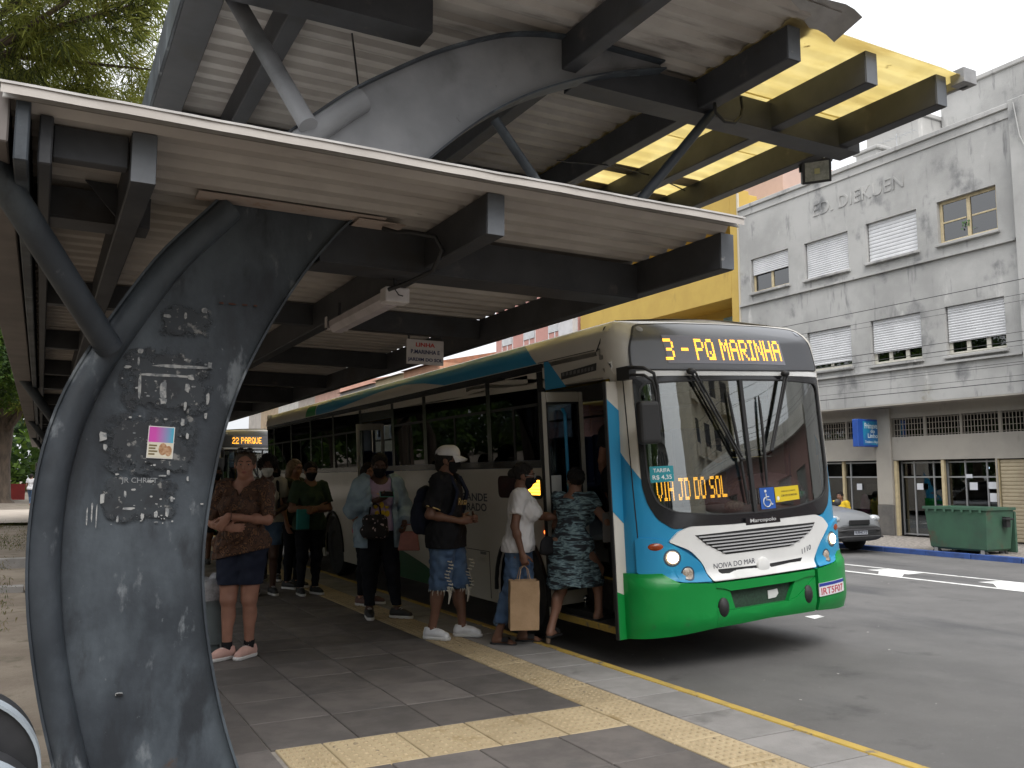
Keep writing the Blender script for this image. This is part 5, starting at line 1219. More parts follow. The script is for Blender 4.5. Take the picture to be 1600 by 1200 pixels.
# ================================================================== STREET THINGS
# green wheeled rubbish container
DG = mat('container_green', (.045, .115, .07), .6, (.04, .09, .06), 3, 7, dirt=[((.09, .065, .045), 2.4, .58, .72, (1, 1, .7)), ((.10, .15, .12), 6, .64, .78)])
dm = thing('rubbish_container', 'dented green four wheeled rubbish container at the blue kerb', 'dumpster', (15.95, 11.25, -.10), R_(0))
b = MB(); rings = []
for x0, x1, y, z in ((.10, .74, .56, .16), (.06, .80, .60, .20), (.0, .86, .66, .94), (-.03, .90, .69, .95), (-.03, .90, .69, 1.0), (.02, .85, .64, 1.0), (.1, .72, .52, .28)):
    r = [(x0, -y, z), (x1, -y, z), (x1, y, z), (x0, y, z)]; rings.append(r + [r[0]])
b.grid(rings); b.add(rings[0][:4], [(0, 1, 2, 3)]); b.add(rings[-1][:4], [(0, 1, 2, 3)])
b.build('body', DG, dm, smooth=30)
b = MB()
for k in range(7): b.box(-.045, -.031, -.58 + k * .19, -.54 + k * .19, .90, .95)
b.build('rim_lug', DG, dm)
b = MB(); b.box(.90, .95, -.66, .66, .12, .92); b.build('open_lid', DG, dm, bevel=.015)
b = MB(); b.box(.50, .62, -.74, -.66, .62, .82); b.tube([(.45, -.70, .78), (.45, -.76, .78), (.68, -.76, .78), (.68, -.70, .78)], .018, 8); b.build('lift_bracket', BLACKR, dm)
for x in (.12, .72):
    for y in (-.5, .5):
        q = MB(); q.lathe([(.03, -.03), (.085, -.03), (.09, -.02), (.09, .02), (.085, .03), (.03, .03)], 16, Matrix.Translation((x, y, .09)) @ Matrix.Rotation(R_(90), 4, 'Y')); w = q.build('caster_wheel', TYRE, dm, smooth=40)
        q = MB(); q.box(x - .045, x - .035, y - .04, y + .04, .08, .19); q.box(x + .035, x + .045, y - .04, y + .04, .08, .19); q.box(x - .045, x + .045, y - .05, y + .05, .19, .20); q.build('caster_fork', ALU, w)
# silver hatchback
SILV = mat('car_silver', (.25, .26, .275), .3, (.23, .24, .255), 2, 4, metal=.3, coat=.5)
CPL = mat('car_black_plastic', (.03, .03, .032), .6, (.04, .04, .042), 8, 4)
car = thing('parked_car', 'silver hatchback with black bumper parked at the blue kerb behind the bus', 'car', (15.10, 12.85, -.10), 0)
def sect(hw, zb, zt, n=7, p=3.2):
    """closed body section in x,z"""
    out = []; zc = (zb + zt) / 2; hz = (zt - zb) / 2
    for k in range(4 * n): a = 2 * math.pi * k / (4 * n); c, s = math.cos(a), math.sin(a); out.append((hw * math.copysign(abs(c) ** (2 / p), c), zc + hz * math.copysign(abs(s) ** (2 / p), s)))
    return out
b = MB(); rows = []
for y, hw, zb, zt in ((.0, .55, .42, .62), (.03, .68, .34, .72), (.12, .76, .28, .80), (.35, .81, .24, .88), (.75, .83, .22, .95), (1.15, .84, .22, 1.00), (1.6, .84, .22, 1.02), (2.6, .84, .22, 1.02), (3.5, .83, .24, 1.0), (3.85, .78, .3, .98), (3.95, .7, .38, .9)):
    s = sect(hw, zb, zt); rows.append([(x, y, z) for x, z in s + [s[0]]])
b.grid(rows); b.add([q for q in rows[0][:-1]], [tuple(range(28))]); b.add([q for q in rows[-1][:-1]], [tuple(range(28))]); b.build('body', SILV, car, smooth=50)
b = MB(); rows = []
for y, hw, zt in ((1.12, .70, .98), (1.6, .66, 1.36), (1.95, .63, 1.47), (2.8, .63, 1.49), (3.4, .61, 1.44), (3.85, .60, 1.0)):
    s = sect(hw, .9, zt, 5, 4); rows.append([(x, y, z) for x, z in s + [s[0]]])
b.grid(rows); b.build('cabin', BLACKG, car, smooth=40)
b = MB(); b.grid([[(x, y, z) for x in (-.60, -.3, 0, .3, .60)] for y, z in ((1.72, 1.43), (1.95, 1.485), (2.8, 1.505), (3.45, 1.455))]); b.build('roof', SILV, car, smooth=60)
b = MB(); rows = []
for y, hw, zb, zt in ((-.035, .5, .30, .56), (-.02, .66, .27, .58), (.08, .79, .25, .58), (.3, .835, .24, .54)):
    s = sect(hw, zb, zt, 7, 4); rows.append([(x, y, z) for x, z in s + [s[0]]])
b.grid(rows); b.add(rows[0][:-1], [tuple(range(28))]); b.build('front_bumper', CPL, car, smooth=50)
b = MB(); b.box(-.3, .3, -.045, -.01, .60, .70); b.build('radiator_grille', mat('grille_black'), car, bevel=.01)
b = MB(); b.tube([(-.72, .0, .34), (-.5, -.11, .36), (.5, -.11, .36), (.72, .0, .34)], .02, 8); b.tube([(-.62, -.02, .48), (-.4, -.10, .50), (.4, -.10, .50), (.62, -.02, .48)], .016, 8); b.build('bull_bar', CPL, car, smooth=60)
for s in (-1, 1):
    q = MB(); q.ball((s * .60, .12, .72), (.15, .12, .075), 14, 8); q.build('headlight', mat('headlight_clear', (.52, .54, .55), .12, (.3, .32, .33), 30, 2, coat=.6), car, smooth=180)
    q = MB(); q.ball((s * .93, 1.35, 1.02), (.10, .06, .08), 10, 6); q.build('door_mirror', CPL, car, smooth=180)
    for y in (.78, 3.2):
        Mw = Matrix.Translation((s * .74, y, .29)) @ Matrix.Rotation(R_(90) * s, 4, 'Y')
        q = MB(); q.lathe([(.17, -.08), (.27, -.09), (.29, -.06), (.29, .06), (.27, .09), (.19, .10)], 22, Mw); o = q.build('wheel', TYRE, car, smooth=40)
        q = MB(); q.lathe([(0, .06), (.04, .065), (.06, .04), (.17, .07), (.195, .10), (.20, .08)], 20, Mw); q.build('rim', mat('alloy', (.4, .4, .41), .3, metal=.7), o, smooth=40)
        q = MB(); q.tube([(s * .835, y - .36 * math.cos(a), .29 + .36 * math.sin(a)) for a in np.linspace(.1, math.pi - .1, 12)], .035, 6); q.build('arch_trim', CPL, car, smooth=60)
b = MB(); b.box(-.2, .2, -.058, -.05, .40, .51); b.build('number_plate', mat('plate_grey', (.52, .54, .60), .5), car)
b = MB(); b.box(-.2, .2, -.0605, -.059, .485, .51); b.build('plate_band', mat('plate_blue'), car)
put_text('plate_lettering', 'IUB4C12', .1, mat('plate_ink', (.05, .05, .08), .6), car, (0, -.0600, .445), (1, 0, 0), (0, 0, 1), width=.34)
# second bus waiting behind: a copy with its own sign
bus2 = copy_tree(bus)
bus2['label'] = 'second city bus waiting behind the first with lit 22 PARQUE sign'
bus2.location = (4.16, 24.1, .10); bus2.rotation_euler = (0, R_(-1), R_(0))
for ch in list(bus2.children):
    if ch.name.split('.')[0] in ('led_letter', 'route_board', 'route_letter', 'fare_sticker', 'fare_lettering', 'access_sticker', 'access_symbol', 'notice_sticker', 'notice_lettering', 'notice_dot', 'dash_cloth', 'water_bottle', 'torn_sticker', 'repeater_lamp'):
        for c2 in list(ch.children): bpy.data.objects.remove(c2)
        bpy.data.objects.remove(ch)
led_text('led_letter', '22 PARQUE', -.82, -.05, 2.285, 2.455, bus2, .0135)
for o in (bus, bus2): o['group'] = 'city buses at the platform'
# ================================================================== PEOPLE
class Field:
    """signed distance grid; primitives are blended in with a smooth minimum"""
    def __init__(s, lo, hi, h):
        s.lo = np.array(lo, float); s.h = h; s.n = np.ceil((np.array(hi) - s.lo) / h).astype(int) + 1
        s.F = np.full(s.n, 1.0, np.float32)
        s.ax = [(s.lo[i] + h * np.arange(s.n[i])).astype(np.float32) for i in range(3)]
    def sl(s, lo, hi):
        a = np.clip(np.floor((np.array(lo) - s.lo) / s.h).astype(int), 0, s.n); b = np.clip(np.ceil((np.array(hi) - s.lo) / s.h).astype(int) + 1, 0, s.n)
        return tuple(slice(int(i), int(j)) for i, j in zip(a, b))
    def grids(s, q): return s.ax[0][q[0]][:, None, None], s.ax[1][q[1]][None, :, None], s.ax[2][q[2]][None, None, :]
    def put(s, prim, k=.02, infl=0.0, sub=False):
        kind = prim[0]; m = .05 + k + max(infl, 0)
        if kind == 'c':
            a, b, ra, rb = np.array(prim[1], float), np.array(prim[2], float), prim[3] + infl, prim[4] + infl
            r = max(ra, rb) + m; q = s.sl(np.minimum(a, b) - r, np.maximum(a, b) + r)
            if any(i.stop <= i.start for i in q): return
            X, Y, Z = s.grids(q); d = b - a; L2 = max(float(d @ d), 1e-9)
            t0 = ((X - a[0]) * d[0] + (Y - a[1]) * d[1] + (Z - a[2]) * d[2]) / L2; t = np.clip(t0, 0, 1)
            D = np.sqrt((X - a[0] - t * d[0]) ** 2 + (Y - a[1] - t * d[1]) ** 2 + (Z - a[2] - t * d[2]) ** 2) - (ra + (rb - ra) * t)
            if len(prim) > 5 and prim[5]: D = np.maximum(D, (t0 - 1) * math.sqrt(L2))
        elif kind == 'e':
            c = np.array(prim[1], float); r = np.array(prim[2], float) + infl; R = prim[3] if len(prim) > 3 else None
            e = max(r) + m; q = s.sl(c - e, c + e)
            if any(i.stop <= i.start for i in q): return
            X, Y, Z = s.grids(q); X, Y, Z = X - c[0], Y - c[1], Z - c[2]
            if R is not None:
                X, Y, Z = [R[0, i] * X + R[1, i] * Y + R[2, i] * Z for i in range(3)]
            k0 = np.sqrt((X / r[0]) ** 2 + (Y / r[1]) ** 2 + (Z / r[2]) ** 2); k1 = np.sqrt((X / r[0] ** 2) ** 2 + (Y / r[1] ** 2) ** 2 + (Z / r[2] ** 2) ** 2)
            D = k0 * (k0 - 1) / np.maximum(k1, 1e-6)
        A = s.F[q]
        if sub:
            D = -D; hh = np.clip(.5 - .5 * (A - D) / k, 0, 1); s.F[q] = A * (1 - hh) + D * hh + k * hh * (1 - hh)
        else:
            hh = np.clip(.5 + .5 * (A - D) / k, 0, 1); s.F[q] = A * (1 - hh) + D * hh - k * hh * (1 - hh)
    def cut(s, f):
        X, Y, Z = s.ax[0][:, None, None], s.ax[1][None, :, None], s.ax[2][None, None, :]
        s.F = np.maximum(s.F, np.broadcast_to(f(X, Y, Z), s.F.shape)).astype(np.float32)
    def wrinkle(s, amp, seed, wl=.09, zst=1.0):
        r = np.random.RandomState(seed); X, Y, Z = s.ax[0][:, None, None], s.ax[1][None, :, None], s.ax[2][None, None, :]
        m = np.abs(s.F) < .04; W = np.zeros(s.F.shape, np.float32)
        for i in range(7):
            v = r.normal(size=3); v /= np.linalg.norm(v); v *= 2 * math.pi / (wl * r.uniform(.5, 1.6)); ph = r.uniform(0, 6.3)
            W += np.sin(v[0] * X + v[1] * Y + v[2] * zst * Z + ph + 1.3 * np.sin(7 * X + 9 * Z + ph)).astype(np.float32)
        s.F = np.where(m, s.F + amp * W / 2.6, s.F)
    def mesh(s):
        F = s.F; S = F < 0; n = F.shape
        c = [S[i:n[0] - 1 + i, j:n[1] - 1 + j, k:n[2] - 1 + k] for i in (0, 1) for j in (0, 1) for k in (0, 1)]
        tot = sum(x.astype(np.int8) for x in c); act = (tot > 0) & (tot < 8); I = np.argwhere(act)
        idx = np.full(act.shape, -1, np.int32); idx[act] = np.arange(len(I)); acc = np.zeros((len(I), 3)); cnt = np.zeros(len(I))
        for ax in range(3):
            o = [a for a in range(3) if a != ax]
            for u in (0, 1):
                for v in (0, 1):
                    p = I.copy(); p[:, o[0]] += u; p[:, o[1]] += v; q = p.copy(); q[:, ax] += 1
                    fa = F[p[:, 0], p[:, 1], p[:, 2]]; fb = F[q[:, 0], q[:, 1], q[:, 2]]; m = (fa < 0) != (fb < 0)
                    t = np.where(m, fa / np.where(m, fa - fb, 1), 0); pt = p.astype(float); pt[:, ax] += t
                    acc[m] += pt[m]; cnt[m] += 1
        V = s.lo + s.h * acc / cnt[:, None]; Q = []
        for ax in range(3):
            a1, a2 = (ax + 1) % 3, (ax + 2) % 3; s0 = [slice(0, n[i]) for i in range(3)]; s1 = list(s0); s0[ax] = slice(0, n[ax] - 1); s1[ax] = slice(1, n[ax])
            A, B = S[tuple(s0)], S[tuple(s1)]; E = np.argwhere(A != B); E = E[(E[:, a1] > 0) & (E[:, a2] > 0) & (E[:, a1] < n[a1] - 1) & (E[:, a2] < n[a2] - 1)]
            flip = A[E[:, 0], E[:, 1], E[:, 2]]
            def ci(d1, d2): e = E.copy(); e[:, a1] -= d1; e[:, a2] -= d2; return idx[e[:, 0], e[:, 1], e[:, 2]]
            q = np.stack([ci(1, 1), ci(0, 1), ci(0, 0), ci(1, 0)], 1); q[~flip] = q[~flip][:, ::-1]; Q.append(q)
        return V, np.concatenate(Q)
def np_obj(name, V, Q, m, parent):
    me = bpy.data.meshes.new(name); me.vertices.add(len(V)); me.vertices.foreach_set('co', V.astype(np.float32).ravel())
    me.loops.add(Q.size); me.loops.foreach_set('vertex_index', Q.astype(np.int32).ravel()); me.polygons.add(len(Q))
    me.polygons.foreach_set('loop_start', np.arange(0, Q.size, 4, dtype=np.int32))
    for q in (m if isinstance(m, list) else [m]): me.materials.append(q)
    me.update(calc_edges=True); me.validate(); me.shade_smooth()
    return inst(me, name, parent)
def rotz(a): c, s = math.cos(a), math.sin(a); return np.array([[c, -s, 0], [s, c, 0], [0, 0, 1.]])
def rotx(a): c, s = math.cos(a), math.sin(a); return np.array([[1., 0, 0], [0, c, -s], [0, s, c]])
EYEW = mat('eye_white', (.22, .19, .18), .3); EYED = mat('eye_dark', (.015, .01, .008), .2); LIP = mat('lips', (.26, .08, .07), .5)
MASKB = mat('mask_black', (.014, .014, .016), .85, bump=.3, bscale=200, spec=.12); MASKW = mat('mask_white', (.52, .52, .50), .85); MASKT = mat('mask_teal', (.20, .33, .33), .85)
HAIRK = mat('hair_black', (.010, .009, .009), .7, spec=.15, col2=(.022, .019, .018), scale=60, bump=.6, bscale=120, stretch=(1, 1, .25)); HAIRB = mat('hair_brown', (.035, .02, .013), .5, (.06, .035, .02), 50, 5, bump=.5, bscale=120); HAIRY = mat('hair_blonde', (.22, .14, .075), .55, (.13, .085, .045), 40, 5, bump=.5, bscale=100)
def skin(n, c): return mat('skin_' + n, c, .5, tuple(x * .82 for x in c), 9, 5, spec=.35, bump=.12, bscale=160)
SK_P = skin('fair', (.33, .165, .115)); SK_L = skin('light', (.36, .20, .14)); SK_B = skin('brown', (.16, .078, .05)); SK_D = skin('dark', (.085, .044, .032)); SK_M = skin('tan', (.24, .125, .085))
class Human:
    def __init__(s, label, loc, heading, H=1.7, skin_=None, J=None, g=1.0, bust=0.0, belly=0.0, head=(0, 0), lean=(0, 0), h=.008, curl=.5, group=None, palm=None, hipw=1.0, toe=(10, 10), bare=False, limb=1.0):
        s.k = H / 1.70; s.h = h; s.g = g
        if isinstance(loc, tuple) or isinstance(loc, Vector): s.root = thing('person', label, 'person', loc, heading, group)
        else: s.root = loc
        s.root.scale = (s.k,) * 3
        P = dict(hipR=(.092, 0, .90), hipL=(-.092, 0, .90), kneR=(.098, .025, .48), kneL=(-.098, .025, .48), ankR=(.10, -.01, .085), ankL=(-.10, -.01, .085),
                 shoR=(.172, -.012, 1.395), shoL=(-.172, -.012, 1.395), elbR=(.225, -.03, 1.11), elbL=(-.225, -.03, 1.11), wriR=(.235, .05, .87), wriL=(-.235, .05, .87), nek=(0, -.012, 1.45), hed=(0, -.005, 1.49))
        P = {a: np.array(v, float) for a, v in P.items()}
        P['shoR'][0] *= .75 + .25 * g; P['shoL'][0] *= .75 + .25 * g
        for a in ('shoR', 'shoL', 'elbR', 'elbL', 'wriR', 'wriL', 'nek', 'hed'): P[a][:2] += np.array(lean) * (P[a][2] - .95) / .55
        for a, v in (J or {}).items(): P[a] = np.array(v, float)
        s.P = P; s.lean = np.array([lean[0], lean[1]]); s.R = rotz(R_(head[0])) @ rotx(R_(head[1]))
        L = s.lean; tor = []
        def at(x, y, z): f = max(0, (z - .95) / .55); return (x + L[0] * f, y + L[1] * f, z)
        hm = (P['hipR'] + P['hipL']) / 2
        tor.append(('c', P['hipR'] + (-.005, -.005, .03), P['hipL'] + (.005, -.005, .03), .108 * hipw * (.6 + .4 * g), .108 * hipw * (.6 + .4 * g)))
        for sx in (-1, 1): tor.append(('e', (hm[0] + sx * .07 * hipw, hm[1] - .055, .90), (.085 * hipw, .075, .09)))
        tor.append(('e', at(0, .0, 1.06), (.135 * g, .098 * g, .16)))
        if belly: tor.append(('e', at(0, .06 + belly * .3, 1.05), (.12 * g, .06 + belly, .13)))
        tor.append(('e', at(0, -.005, 1.27), (.152 * (.5 + .5 * g), .105 * (.6 + .4 * g), .17)))
        tor.append(('c', P['shoR'] * (.8, 1, 1) + (0, 0, -.012), P['shoL'] * (.8, 1, 1) + (0, 0, -.012), .062, .062))
        if bust:
            for sx in (-1, 1): tor.append(('e', at(sx * .072, .085, 1.235), (.07, .055 + bust, .072)))
        s.tor = tor; s.neck = [('c', P['nek'] + (0, 0, -.05), P['hed'] + (0, 0, .03), .056, .052), ('c', P['nek'] + (.06, -.01, -.035), P['hed'] + (0, -.02, 0), .04, .045), ('c', P['nek'] + (-.06, -.01, -.035), P['hed'] + (0, -.02, 0), .04, .045)]
        s.leg = {}; s.arm = {}
        lm = limb * (.7 + .3 * g)
        for S in 'RL':
            H_, K_, A_ = P['hip' + S], P['kne' + S], P['ank' + S]; back = np.array([0, -.022, 0])
            s.leg[S] = [('c', H_, K_, .092 * lm, .058 * lm), ('c', H_ * .7 + K_ * .3, K_, .08 * lm, .056 * lm), ('c', K_, A_, .052 * lm, .036), ('e', K_ * .68 + A_ * .32 + back, (.05 * lm, .052 * lm, .11)), ('e', K_ + (0, .018, 0), (.046 * lm, .046 * lm, .055))]
            a, b, c = P['sho' + S], P['elb' + S], P['wri' + S]
            s.arm[S] = [('c', a, b, .050 * lm, .038 * lm), ('e', a + (0, 0, -.012), (.056 * lm, .058 * lm, .062)), ('c', b, c, .039 * lm, .026), ('e', b * .7 + c * .3, (.041 * lm,) * 3)]
        s.curl = curl if isinstance(curl, dict) else {'R': curl, 'L': curl}; s.palm = palm or {}
        s.toe = {'R': -toe[0], 'L': toe[1]}
        F = Field((-.62, -.62, -.03), (.62, .80, 1.76), h)
        if not np.all(np.isfinite(F.F[0, 0, 0])): pass
        for q in s.tor + s.neck: F.put(q, .035)
        for S in 'RL':
            for q in s.leg[S]: F.put(q, .02)
            for q in s.arm[S]: F.put(q, .018)
            s.hand(F, S)
            d = s.fdir(S); A_ = P['ank' + S]; z0 = A_[2] - .085
            F.put(('c', A_, (A_[0] - d[0] * .03, A_[1] - d[1] * .03, z0 + .035), .036, .034), .02)
            F.put(('c', (A_[0] - d[0] * .02, A_[1] - d[1] * .02, z0 + .034), (A_[0] + d[0] * .13, A_[1] + d[1] * .13, z0 + .024), .034, .024), .025)
            if bare:
                for j in range(5):
                    sx = (j - 2) * .017; e = np.array([d[1], -d[0]]) * sx; F.put(('c', (A_[0] + d[0] * .12 + e[0], A_[1] + d[1] * .12 + e[1], z0 + .02), (A_[0] + d[0] * (.175 - abs(j - 1.5) * .008) + e[0], A_[1] + d[1] * (.175 - abs(j - 1.5) * .008) + e[1], z0 + .015), .012, .010), .008)
        # head
        hp = s.hp
        F.put(('e', hp(0, -.008, .125), (.077, .096, .090), s.R), .03); F.put(('e', hp(0, .030, .062), (.060, .064, .082), s.R), .03)
        F.put(('e', hp(0, .058, .012), (.030, .028, .022), s.R), .025); F.put(('c', hp(-.03, .075, .128), hp(.03, .075, .128), .020, .020), .02)
        F.put(('c', hp(0, .090, .112), hp(0, .110, .074), .009, .0145), .010)
        for sx in (-1, 1):
            F.put(('e', hp(sx * .031, .099, .104), (.017, .016, .009), s.R), .009, sub=True)
            F.put(('e', hp(sx * .036, .072, .072), (.028, .024, .024), s.R), .02)
            F.put(('e', hp(sx * .079, .0, .092), (.011, .022, .032), s.R), .008)
        F.put(('c', hp(-.016, .088, .040), hp(.016, .088, .040), .011, .011), .01)
        V, Q = F.mesh(); s.body = np_obj('body', V, Q, skin_, s.root)
        b = MB()
        for sx in (-1, 1):
            b.m(0).ball(hp(sx * .031, .0805, .103), .0104, 10, 8); b.m(1).ball(hp(sx * .031, .0868, .103), (.0056, .0056, .0056), 8, 6)
        b.build('eyes', [EYEW, EYED], s.root, smooth=180)
        b = MB()
        for sx in (-1, 1): b.tube([hp(sx * .012, .1005, .126), hp(sx * .03, .0985, .133), hp(sx * .05, .083, .127)], [.0035, .004, .0025], 6)
        b.build('eyebrows', HAIRK, s.root, smooth=180)
    def hp(s, x, y, z): return tuple(s.P['hed'] + s.R @ np.array([x, y, z]))
    def fdir(s, S): a = R_(s.toe[S]); return np.array([-math.sin(a), math.cos(a)])
    def hand(s, F, S):
        w, e = s.P['wri' + S], s.P['elb' + S]; sx = 1 if S == 'R' else -1
        d = (w - e) / np.linalg.norm(w - e)
        if 'd' + S in s.palm: d = np.array(s.palm['d' + S], float); d /= np.linalg.norm(d)
        n = np.array(s.palm.get(S, (-sx, .15, 0)), float); n -= d * (n @ d); n /= np.linalg.norm(n); u = np.cross(d, n) * sx   # n: palm normal, u: towards the thumb side
        if S == 'L': u = -np.cross(n, d) if False else np.cross(d, n) * -1
        thumb = -u if s.palm.get('flip' + S) else u
        R = np.stack([thumb, d, n], 1); k = s.curl[S]
        F.put(('c', w, w + d * .03, .026, .026), .015); F.put(('e', w + d * .052, (.040, .048, .017), R), .015)
        for j, (o, l) in enumerate(((.028, .070), (.010, .078), (-.009, .073), (-.027, .058))):
            p = w + d * .088 + thumb * o; a = 0
            for i, f in enumerate((.45, .32, .23)):
                a += k * (.75, 1.0, .8)[i]; v = d * math.cos(a) + n * math.sin(a); p2 = p + v * l * f; F.put(('c', p, p2, .0092 - i * .0006, .0086 - i * .0006), .004); p = p2
        p = w + d * .03 + thumb * .03
        for i, (f, a) in enumerate(((.042, .75), (.03, .45), (.024, .25))):
            v = d * math.cos(a) + thumb * math.sin(a) * .8 + n * (.25 + k * .35); v /= np.linalg.norm(v); p2 = p + v * f; F.put(('c', p, p2, .012 - i * .001, .0105 - i * .001), .006); p = p2
    def new(s, lo=(-.62, -.62, -.04), hi=(.62, .80, 1.84), h=None): return Field(lo, hi, h or s.h)
    def done(s, F, name, m, label=None):
        V, Q = F.mesh(); o = np_obj(name, V, Q, m, s.root)
        if label: o['label'] = label
        return o
    def top(s, name, m, hem=.84, sleeve=.55, t=.014, neck=.085, wr=.006, seed=1, vneck=0, loose=.0, sl_t=.018, hemf=None, flare=0, open_=0, h=None):
        F = s.new(h=h); P = s.P
        for q in s.tor: F.put(q, .04, t + loose)
        if hem < .84:
            F.put(('c', (P['hipR'] + (0, 0, .02)), (P['hipR'] + (0, 0, -.2)), .112 + t + flare * .4, .105 + t + flare), .04); F.put(('c', (P['hipL'] + (0, 0, .02)), (P['hipL'] + (0, 0, -.2)), .112 + t + flare * .4, .105 + t + flare), .04)
        if neck < .07: F.put(s.neck[0], .03, .012)
        for S in 'RL':
            a, b, c = P['sho' + S], P['elb' + S], P['wri' + S]
            F.put(('e', a + (0, 0, -.01), (.058, .060, .062)), .03, t)
            if sleeve > 0:
                f = min(1, sleeve); F.put(('c', a, a + (b - a) * f, .052 + sl_t, .043 + sl_t * 1.25, sleeve <= 1), .02)
                if sleeve > 1: F.put(('c', b, b + (c - b) * (sleeve - 1), .043 + sl_t, .031 + sl_t, True), .02)
        F.wrinkle(wr, seed)
        hf = hemf or (lambda X, Y: hem)
        F.cut(lambda X, Y, Z: hf(X, Y) - Z)
        n = P['nek']; F.cut(lambda X, Y, Z: neck - np.sqrt((X - n[0]) ** 2 + ((Y - n[1] - .02) * .9) ** 2 + ((Z - n[2] - .01) * .8) ** 2))
        if vneck: F.cut(lambda X, Y, Z: np.where(Y > n[1], (.055 - np.abs(X - n[0]) - np.maximum(0, (n[2] - Z)) * (.055 / vneck)), -1.0))
        if open_: F.cut(lambda X, Y, Z: np.where(Y - s.lean[1] * (Z - .95) / .55 > .02, (open_ + .06 * np.maximum(0, 1.2 - Z)) - np.abs(X), -1.0) + 0 * Z)
        return s.done(F, name, m)
    def pants(s, name, m, end=.1, t=.010, top=.905, wr=.004, seed=2, flare=0.0, h=None, endf=None):
        F = s.new(h=h)
        for q in s.tor[:3]: F.put(q, .03, t)
        for S in 'RL':
            K_, A_ = s.P['kne' + S], s.P['ank' + S]
            for q in s.leg[S]: F.put(q, .025, t)
            if flare: F.put(('c', K_, A_, .055, .05 + flare), .02, t)
        F.wrinkle(wr, seed, .11)
        F.cut(lambda X, Y, Z: Z - top)
        ef = endf or (lambda X, Y: end + 0 * X)
        F.cut(lambda X, Y, Z: ef(X, Y) - Z)
        return s.done(F, name, m)
    def shoes(s, m, sole, name='shoe', high=.0, kind='sneaker', h=.006):
        for S in 'RL':
            d = s.fdir(S); A_ = s.P['ank' + S]; z0 = A_[2] - .085; e = np.array([d[1], -d[0]])
            pt = lambda f, z, o=0: (A_[0] + d[0] * f + e[0] * o, A_[1] + d[1] * f + e[1] * o, z0 + z)
            F = Field((A_[0] - .25, A_[1] - .25, z0 - .02), (A_[0] + .25, A_[1] + .25, z0 + .22), h)
            if kind == 'sneaker':
                F.put(('c', pt(-.035, .045), pt(.145, .038), .042, .034), .03); F.put(('c', pt(-.03, .06), pt(-.02, .105 + high), .045, .046), .03); F.put(('e', pt(.055, .06), (.045, .07, .035), np.stack([np.r_[e, 0], np.r_[d, 0], [0, 0, 1]], 1)), .03)
                F.cut(lambda X, Y, Z: z0 + .022 - Z); F.cut(lambda X, Y, Z: Z - z0 - .105 - high)
                sh = s.done(F, name, m)
                F = Field((A_[0] - .25, A_[1] - .25, z0 - .02), (A_[0] + .25, A_[1] + .25, z0 + .1), h)
                F.put(('c', pt(-.04, .02), pt(.15, .02), .047, .042), .01); F.cut(lambda X, Y, Z: Z - z0 - .03); F.cut(lambda X, Y, Z: z0 - Z)
                s.done(F, 'sole', sole)
                if sh.name.startswith('shoe'):
                    b = MB()
                    for i in range(4): b.tube([pt(.035 + i * .022, .103 - i * .010, -.022), pt(.04 + i * .022, .109 - i * .011, 0), pt(.035 + i * .022, .103 - i * .010, .022)], .0032, 5)
                    b.build('laces', sole, s.root, smooth=60)
            else:
                F.put(('c', pt(-.04, .012), pt(.15, .012), .040, .040), .01); F.cut(lambda X, Y, Z: Z - z0 - .016); F.cut(lambda X, Y, Z: z0 - .012 - Z); s.done(F, 'sole', sole)
                b = MB(); b.grid([[pt(.05 + i * .016, (.03 + .035 * math.sin(math.pi * j / 8)), (j / 4 - 1) * .046) for j in range(9)] for i in range(5)]); b.grid([[pt(.05 + i * .016, (.036 + .035 * math.sin(math.pi * j / 8)), (j / 4 - 1) * .046) for j in range(9)] for i in range(5)]); b.build('strap', m, s.root, smooth=60)
    def mask(s, m, low=0):
        F = Field(np.array(s.P['hed']) - .2, np.array(s.P['hed']) + (.2, .2, .25), .005); hp = s.hp
        F.put(('e', hp(0, .030, .062), (.060, .064, .082), s.R), .03, .007); F.put(('e', hp(0, .058, .012), (.030, .028, .022), s.R), .025, .008); F.put(('c', hp(0, .095, .096), hp(0, .110, .062), .010, .020), .03, .004)
        for sx in (-1, 1): F.put(('e', hp(sx * .036, .072, .072), (.028, .024, .024), s.R), .02, .006)
        R = s.R; c = np.array(s.P['hed'])
        def lz(X, Y, Z): return R[0, 2] * (X - c[0]) + R[1, 2] * (Y - c[1]) + R[2, 2] * (Z - c[2])
        def ly(X, Y, Z): return R[0, 1] * (X - c[0]) + R[1, 1] * (Y - c[1]) + R[2, 1] * (Z - c[2])
        F.cut(lambda X, Y, Z: lz(X, Y, Z) - .088 - .25 * np.maximum(0, ly(X, Y, Z) - .08) + low); F.cut(lambda X, Y, Z: .03 - ly(X, Y, Z)); F.cut(lambda X, Y, Z: -.03 - lz(X, Y, Z))
        o = s.done(F, 'face_mask', m); b = MB()
        for sx in (-1, 1):
            b.tube([hp(sx * .064, .045, .08), hp(sx * .076, .012, .10), hp(sx * .082, -.018, .105), hp(sx * .080, -.022, .08), hp(sx * .07, .02, .05), hp(sx * .062, .04, .045)], .002, 5)
        b.build('mask_strap', m, s.root, smooth=60); return o
    def hair(s, m, kind='short', seed=3):
        hp = s.hp; F = Field(np.array(s.P['hed']) - (.32, .34, .42), np.array(s.P['hed']) + (.32, .30, .40), .0065); R = s.R
        if kind == 'afro':
            for i in range(26):
                r = random.Random(seed * 50 + i); a, e = r.uniform(0, 6.3), r.uniform(-.3, 1.5); v = np.array([math.cos(a) * math.cos(e), math.sin(a) * math.cos(e) - .25, math.sin(e)]) * .075; F.put(('e', hp(v[0], v[1] - .02, .135 + v[2]), (.055,) * 3), .02)
        else:
            F.put(('e', hp(0, -.016, .132), (.089, .107, .099), R), .02)
